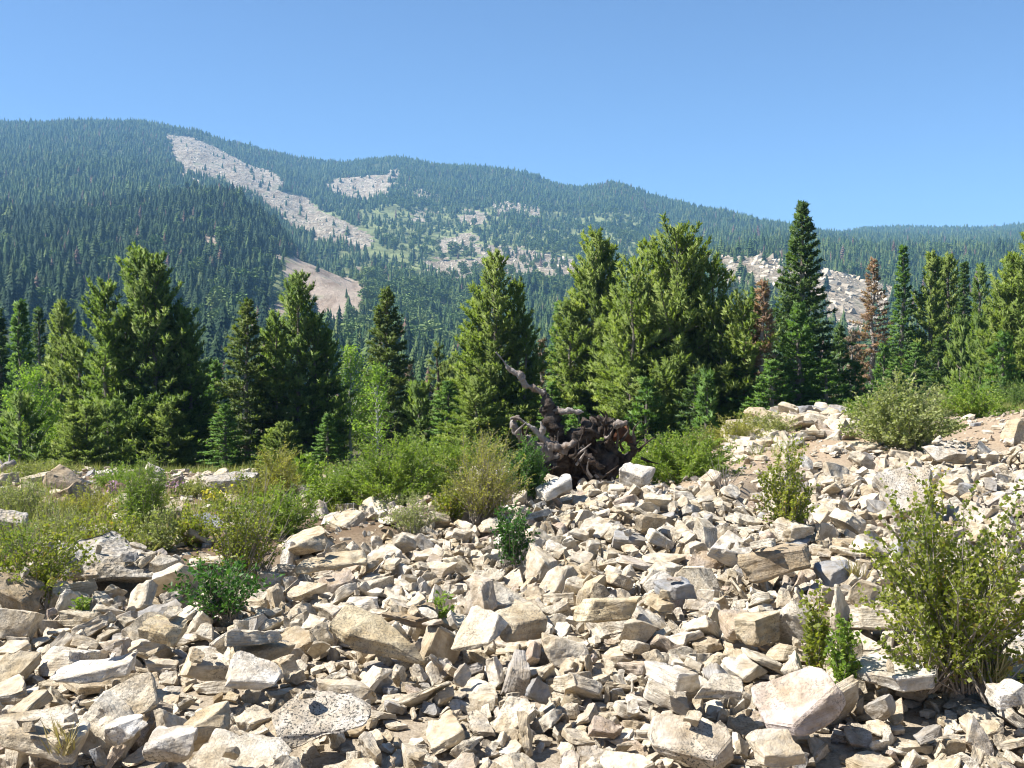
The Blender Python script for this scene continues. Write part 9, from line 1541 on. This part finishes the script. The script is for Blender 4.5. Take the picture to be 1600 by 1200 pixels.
# the uprooted stump with twisted limbs
M['stump_bark'] = bark_material("dark_torn_bark", (0.022, 0.016, 0.013), (0.075, 0.050, 0.034), (0.17, 0.15, 0.13), 18, 0.4, 1.0)
M['stump_wood'] = bark_material("weathered_wood", (0.10, 0.058, 0.034), (0.24, 0.18, 0.13), (0.42, 0.39, 0.36), 13, 0.8, 1.0)
M['stump_red'] = bark_material("reddish_torn_wood", (0.15, 0.055, 0.022), (0.23, 0.10, 0.045), (0.05, 0.033, 0.024), 13, 0.8, 0.9)
SD = 13.6
stump = bpy.data.objects.new("uprooted_stump", None)
sfoot = at(905, 742, SD); sfoot.z = gz(sfoot.x, sfoot.y)
link(stump); stump.location = sfoot
tag(stump, "dark uprooted stump with twisted roots and a pale crooked limb behind the crest", "stump")
def limb(name, pts, mat, seed, sides=18, rough=0.24):
    """pts: u, y, radius (px), depth offset (m)."""
    rng = random.Random(seed)
    ctr = [at(u, y, SD + dd) - sfoot for u, y, r, dd in pts]; rad = [r * SD / 1600 for u, y, r, dd in pts]
    n = len(ctr); P = []; Rr = []
    steps = 9
    for i in range(n - 1):
        p0, p1, p2, p3 = ctr[max(i - 1, 0)], ctr[i], ctr[i + 1], ctr[min(i + 2, n - 1)]
        for s in range(steps):
            t = s / steps
            P.append(0.5 * ((2 * p1) + (p2 - p0) * t + (2 * p0 - 5 * p1 + 4 * p2 - p3) * t * t + (3 * p1 - p0 - 3 * p2 + p3) * t ** 3))
            Rr.append(rad[i] * (1 - t) + rad[i + 1] * t)
    P.append(ctr[-1]); Rr.append(rad[-1])
    W = Wood(); W.tube(P, Rr, sides)
    for j, v in enumerate(W.V):
        k = min(j // sides, len(P) - 1); c = P[k]
        dv = v - c
        a = mnoise.noise(v * 5.5 + Vector((seed, 0, 0))) * 0.9 + mnoise.noise(v * 14 + Vector((0, seed, 0))) * 0.9 + mnoise.noise(v * 34 + Vector((0, seed, 0))) * 0.8
        rg_ = 1 - abs(mnoise.noise(Vector((v.x * 9, v.y * 9, v.z * 3)) + Vector((seed, seed, 0)))) * 2
        W.V[j] = c + dv * (1 + (a + 0.7 * rg_ - 0.35) * rough * 3.0)
    me = W.mesh(name, M[mat])
    return link(bpy.data.objects.new(name, me), stump)
limb("trunk", [(834, 752, 20, 0.1), (856, 728, 25, 0), (890, 718, 27, 0.05), (925, 726, 25, 0.1), (958, 746, 20, 0.15)], 'stump_bark', 1, 26, 0.17)
limb("trunk_base", [(866, 764, 26, 0.2), (905, 748, 28, 0.15), (944, 758, 24, 0.25)], 'stump_bark', 2, 24, 0.18)
limb("upright_limb", [(884, 712, 20, 0), (872, 684, 14, 0), (862, 655, 12, -0.05), (856, 632, 8.5, -0.05), (851, 616, 6, -0.05), (846, 611, 5, -0.05)], 'stump_bark', 3, 12)
limb("crooked_branch", [(850, 614, 5, -0.05), (834, 607, 4.8, -0.08), (820, 600, 4.6, -0.1), (813, 587, 4.2, -0.1), (797, 578, 3.4, -0.12), (788, 566, 2.2, -0.14), (775, 550, 1.4, -0.16)], 'stump_wood', 4, 9)
limb("broken_branch", [(858, 645, 5, 0), (866, 640, 7, -0.05), (878, 642, 5, -0.1), (895, 642, 3.6, -0.12), (912, 645, 3, -0.15)], 'stump_wood', 5, 8)
limb("root", [(866, 720, 18, -0.1), (840, 699, 11, -0.2), (817, 684, 6.5, -0.25), (806, 671, 4.4, -0.3), (802, 659, 3.6, -0.3), (810, 651, 2.8, -0.3), (798, 654, 2.4, -0.35)], 'stump_wood', 6, 10)
limb("root", [(886, 704, 7, -0.3), (864, 697, 5.5, -0.35), (848, 684, 4.2, -0.35), (834, 671, 3.4, -0.38), (819, 660, 2.8, -0.4), (805, 651, 2.4, -0.4)], 'stump_wood', 7, 9)
limb("root", [(846, 680, 4, -0.35), (848, 670, 3, -0.38), (845, 659, 1.6, -0.4)], 'stump_wood', 8, 6)
limb("arched_root", [(884, 706, 16, 0.05), (900, 690, 15, 0.0), (917, 674, 15, -0.05), (936, 667, 16, -0.05), (954, 672, 14, -0.05), (968, 679, 12, -0.05)], 'stump_bark', 9, 24, 0.2)
limb("torn_root_end", [(962, 676, 12, -0.08), (974, 681, 10, -0.1), (984, 686, 7, -0.1), (994, 686, 2, -0.12)], 'stump_red', 10, 12, 0.16)
limb("root", [(960, 664, 5, -0.15), (970, 661, 5, -0.2), (980, 660, 3, -0.2)], 'stump_wood', 11, 7)
limb("root", [(948, 690, 9, 0.1), (958, 705, 8, 0.15), (970, 718, 7, 0.2), (980, 732, 6, 0.2)], 'stump_bark', 12, 8)
limb("root", [(986, 690, 7, 0.1), (990, 705, 5, 0.15), (978, 720, 5, 0.2), (968, 738, 4, 0.2)], 'stump_bark', 13, 8)
limb("root", [(905, 706, 10, -0.3), (920, 716, 8, -0.4), (932, 726, 6, -0.45), (945, 730, 3, -0.45)], 'stump_bark', 14, 8)
limb("root", [(852, 742, 10, -0.3), (838, 740, 6, -0.4), (822, 744, 3, -0.4)], 'stump_bark', 15, 8)
limb("root", [(880, 705, 7, -0.35), (888, 697, 6, -0.4), (900, 692, 3, -0.4)], 'stump_wood', 16, 8)

rrg = random.Random(31)
for k in range(46):                                     # thin broken rootlets and splinters
    cu, cy = rrg.choice([(850, 722), (880, 712), (905, 735), (930, 700), (950, 690), (970, 700), (985, 700), (930, 742), (860, 742), (900, 700), (815, 680), (940, 665)])
    cu += rrg.gauss(0, 10); cy += rrg.gauss(0, 8); dd = rrg.uniform(-0.45, 0.0)
    an = rrg.uniform(-3.0, 0.4); ln = rrg.uniform(14, 40)
    mu, my = cu + math.cos(an) * ln * 0.5 + rrg.gauss(0, 3), cy + math.sin(an) * ln * 0.5 + rrg.gauss(0, 3)
    limb("rootlet", [(cu, cy, 2.6, dd), (mu, my, 1.7, dd - 0.05), (cu + math.cos(an) * ln + rrg.gauss(0, 5), cy + math.sin(an) * ln + rrg.gauss(0, 5), 0.6, dd - 0.12)], rrg.choice(['stump_bark', 'stump_bark', 'stump_wood']), 40 + k, 6, 0.1)

# fallen timber
def log(name, a, b, r0, r1, mat, label, seed):
    rng = random.Random(seed)
    p, q = at(*a), at(*b); base = p.copy()
    e = bpy.data.objects.new(name, None); link(e); e.location = base; tag(e, label, "log")
    pts = [p.lerp(q, i / 8) - base + Vector((rng.gauss(0, r0 * 0.15), rng.gauss(0, r0 * 0.15), rng.gauss(0, r0 * 0.15))) for i in range(9)]
    W = Wood(); W.tube(pts, [r0 + (r1 - r0) * i / 8 for i in range(9)], 9, 0.1, rng)
    link(bpy.data.objects.new("stem", W.mesh("stem", M[mat])), e)
    W = Wood()
    for t in (0.35, 0.6, 0.8):
        c = p.lerp(q, t) - base; W.tube([c, c + Vector((rng.gauss(0, 0.1), rng.gauss(0, 0.1), 0.18))], [r1 * 0.5, r1 * 0.2], 5)
    link(bpy.data.objects.new("branch_stubs", W.mesh("branch_stubs", M[mat])), e)
log("fallen_log", (-16, 744, 17.6), (22, 722, 17.6), 0.075, 0.05, 'bark_dead', "grey log leaning up at the picture's edge below the dark spruce", 1)
log("fallen_branch", (478, 806, 12.2), (508, 796, 12.6), 0.03, 0.02, 'bark_dead', "short grey branch lying in the brown dip", 2)
log("fallen_branch", (520, 842, 10.4), (560, 806, 11.6), 0.03, 0.015, 'bark_dead', "thin grey branch leaning out of the brown dip beside the scree", 3)

# ------------------------------------------------------------------ the air: thin summer haze over the valley
def haze_box():
    me = bpy.data.meshes.new("haze")
    x0, x1, y0, y1, z0, z1 = -3300.0, 3300.0, -80.0, 3900.0, -60.0, 545.0
    V = [(x, y, z) for z in (z0, z1) for y in (y0, y1) for x in (x0, x1)]
    F = [(0, 2, 3, 1), (4, 5, 7, 6), (0, 1, 5, 4), (2, 6, 7, 3), (0, 4, 6, 2), (1, 3, 7, 5)]
    me.from_pydata(V, [], F)
    m = bpy.data.materials.new("haze"); m.use_nodes = True
    t = m.node_tree; t.nodes.clear()
    out = t.nodes.new("ShaderNodeOutputMaterial"); v = t.nodes.new("ShaderNodeVolumePrincipled")
    v.inputs["Color"].default_value = (0.31, 0.62, 1.0, 1)
    v.inputs["Density"].default_value = HAZE
    v.inputs["Anisotropy"].default_value = 0.0
    t.links.new(v.outputs[0], out.inputs["Volume"])
    me.materials.append(m)
    o = bpy.data.objects.new("haze", me); link(o)
    tag(o, "thin blue summer haze filling the valley air", "haze", None, "stuff")
HAZE = 0.00017
haze_box()
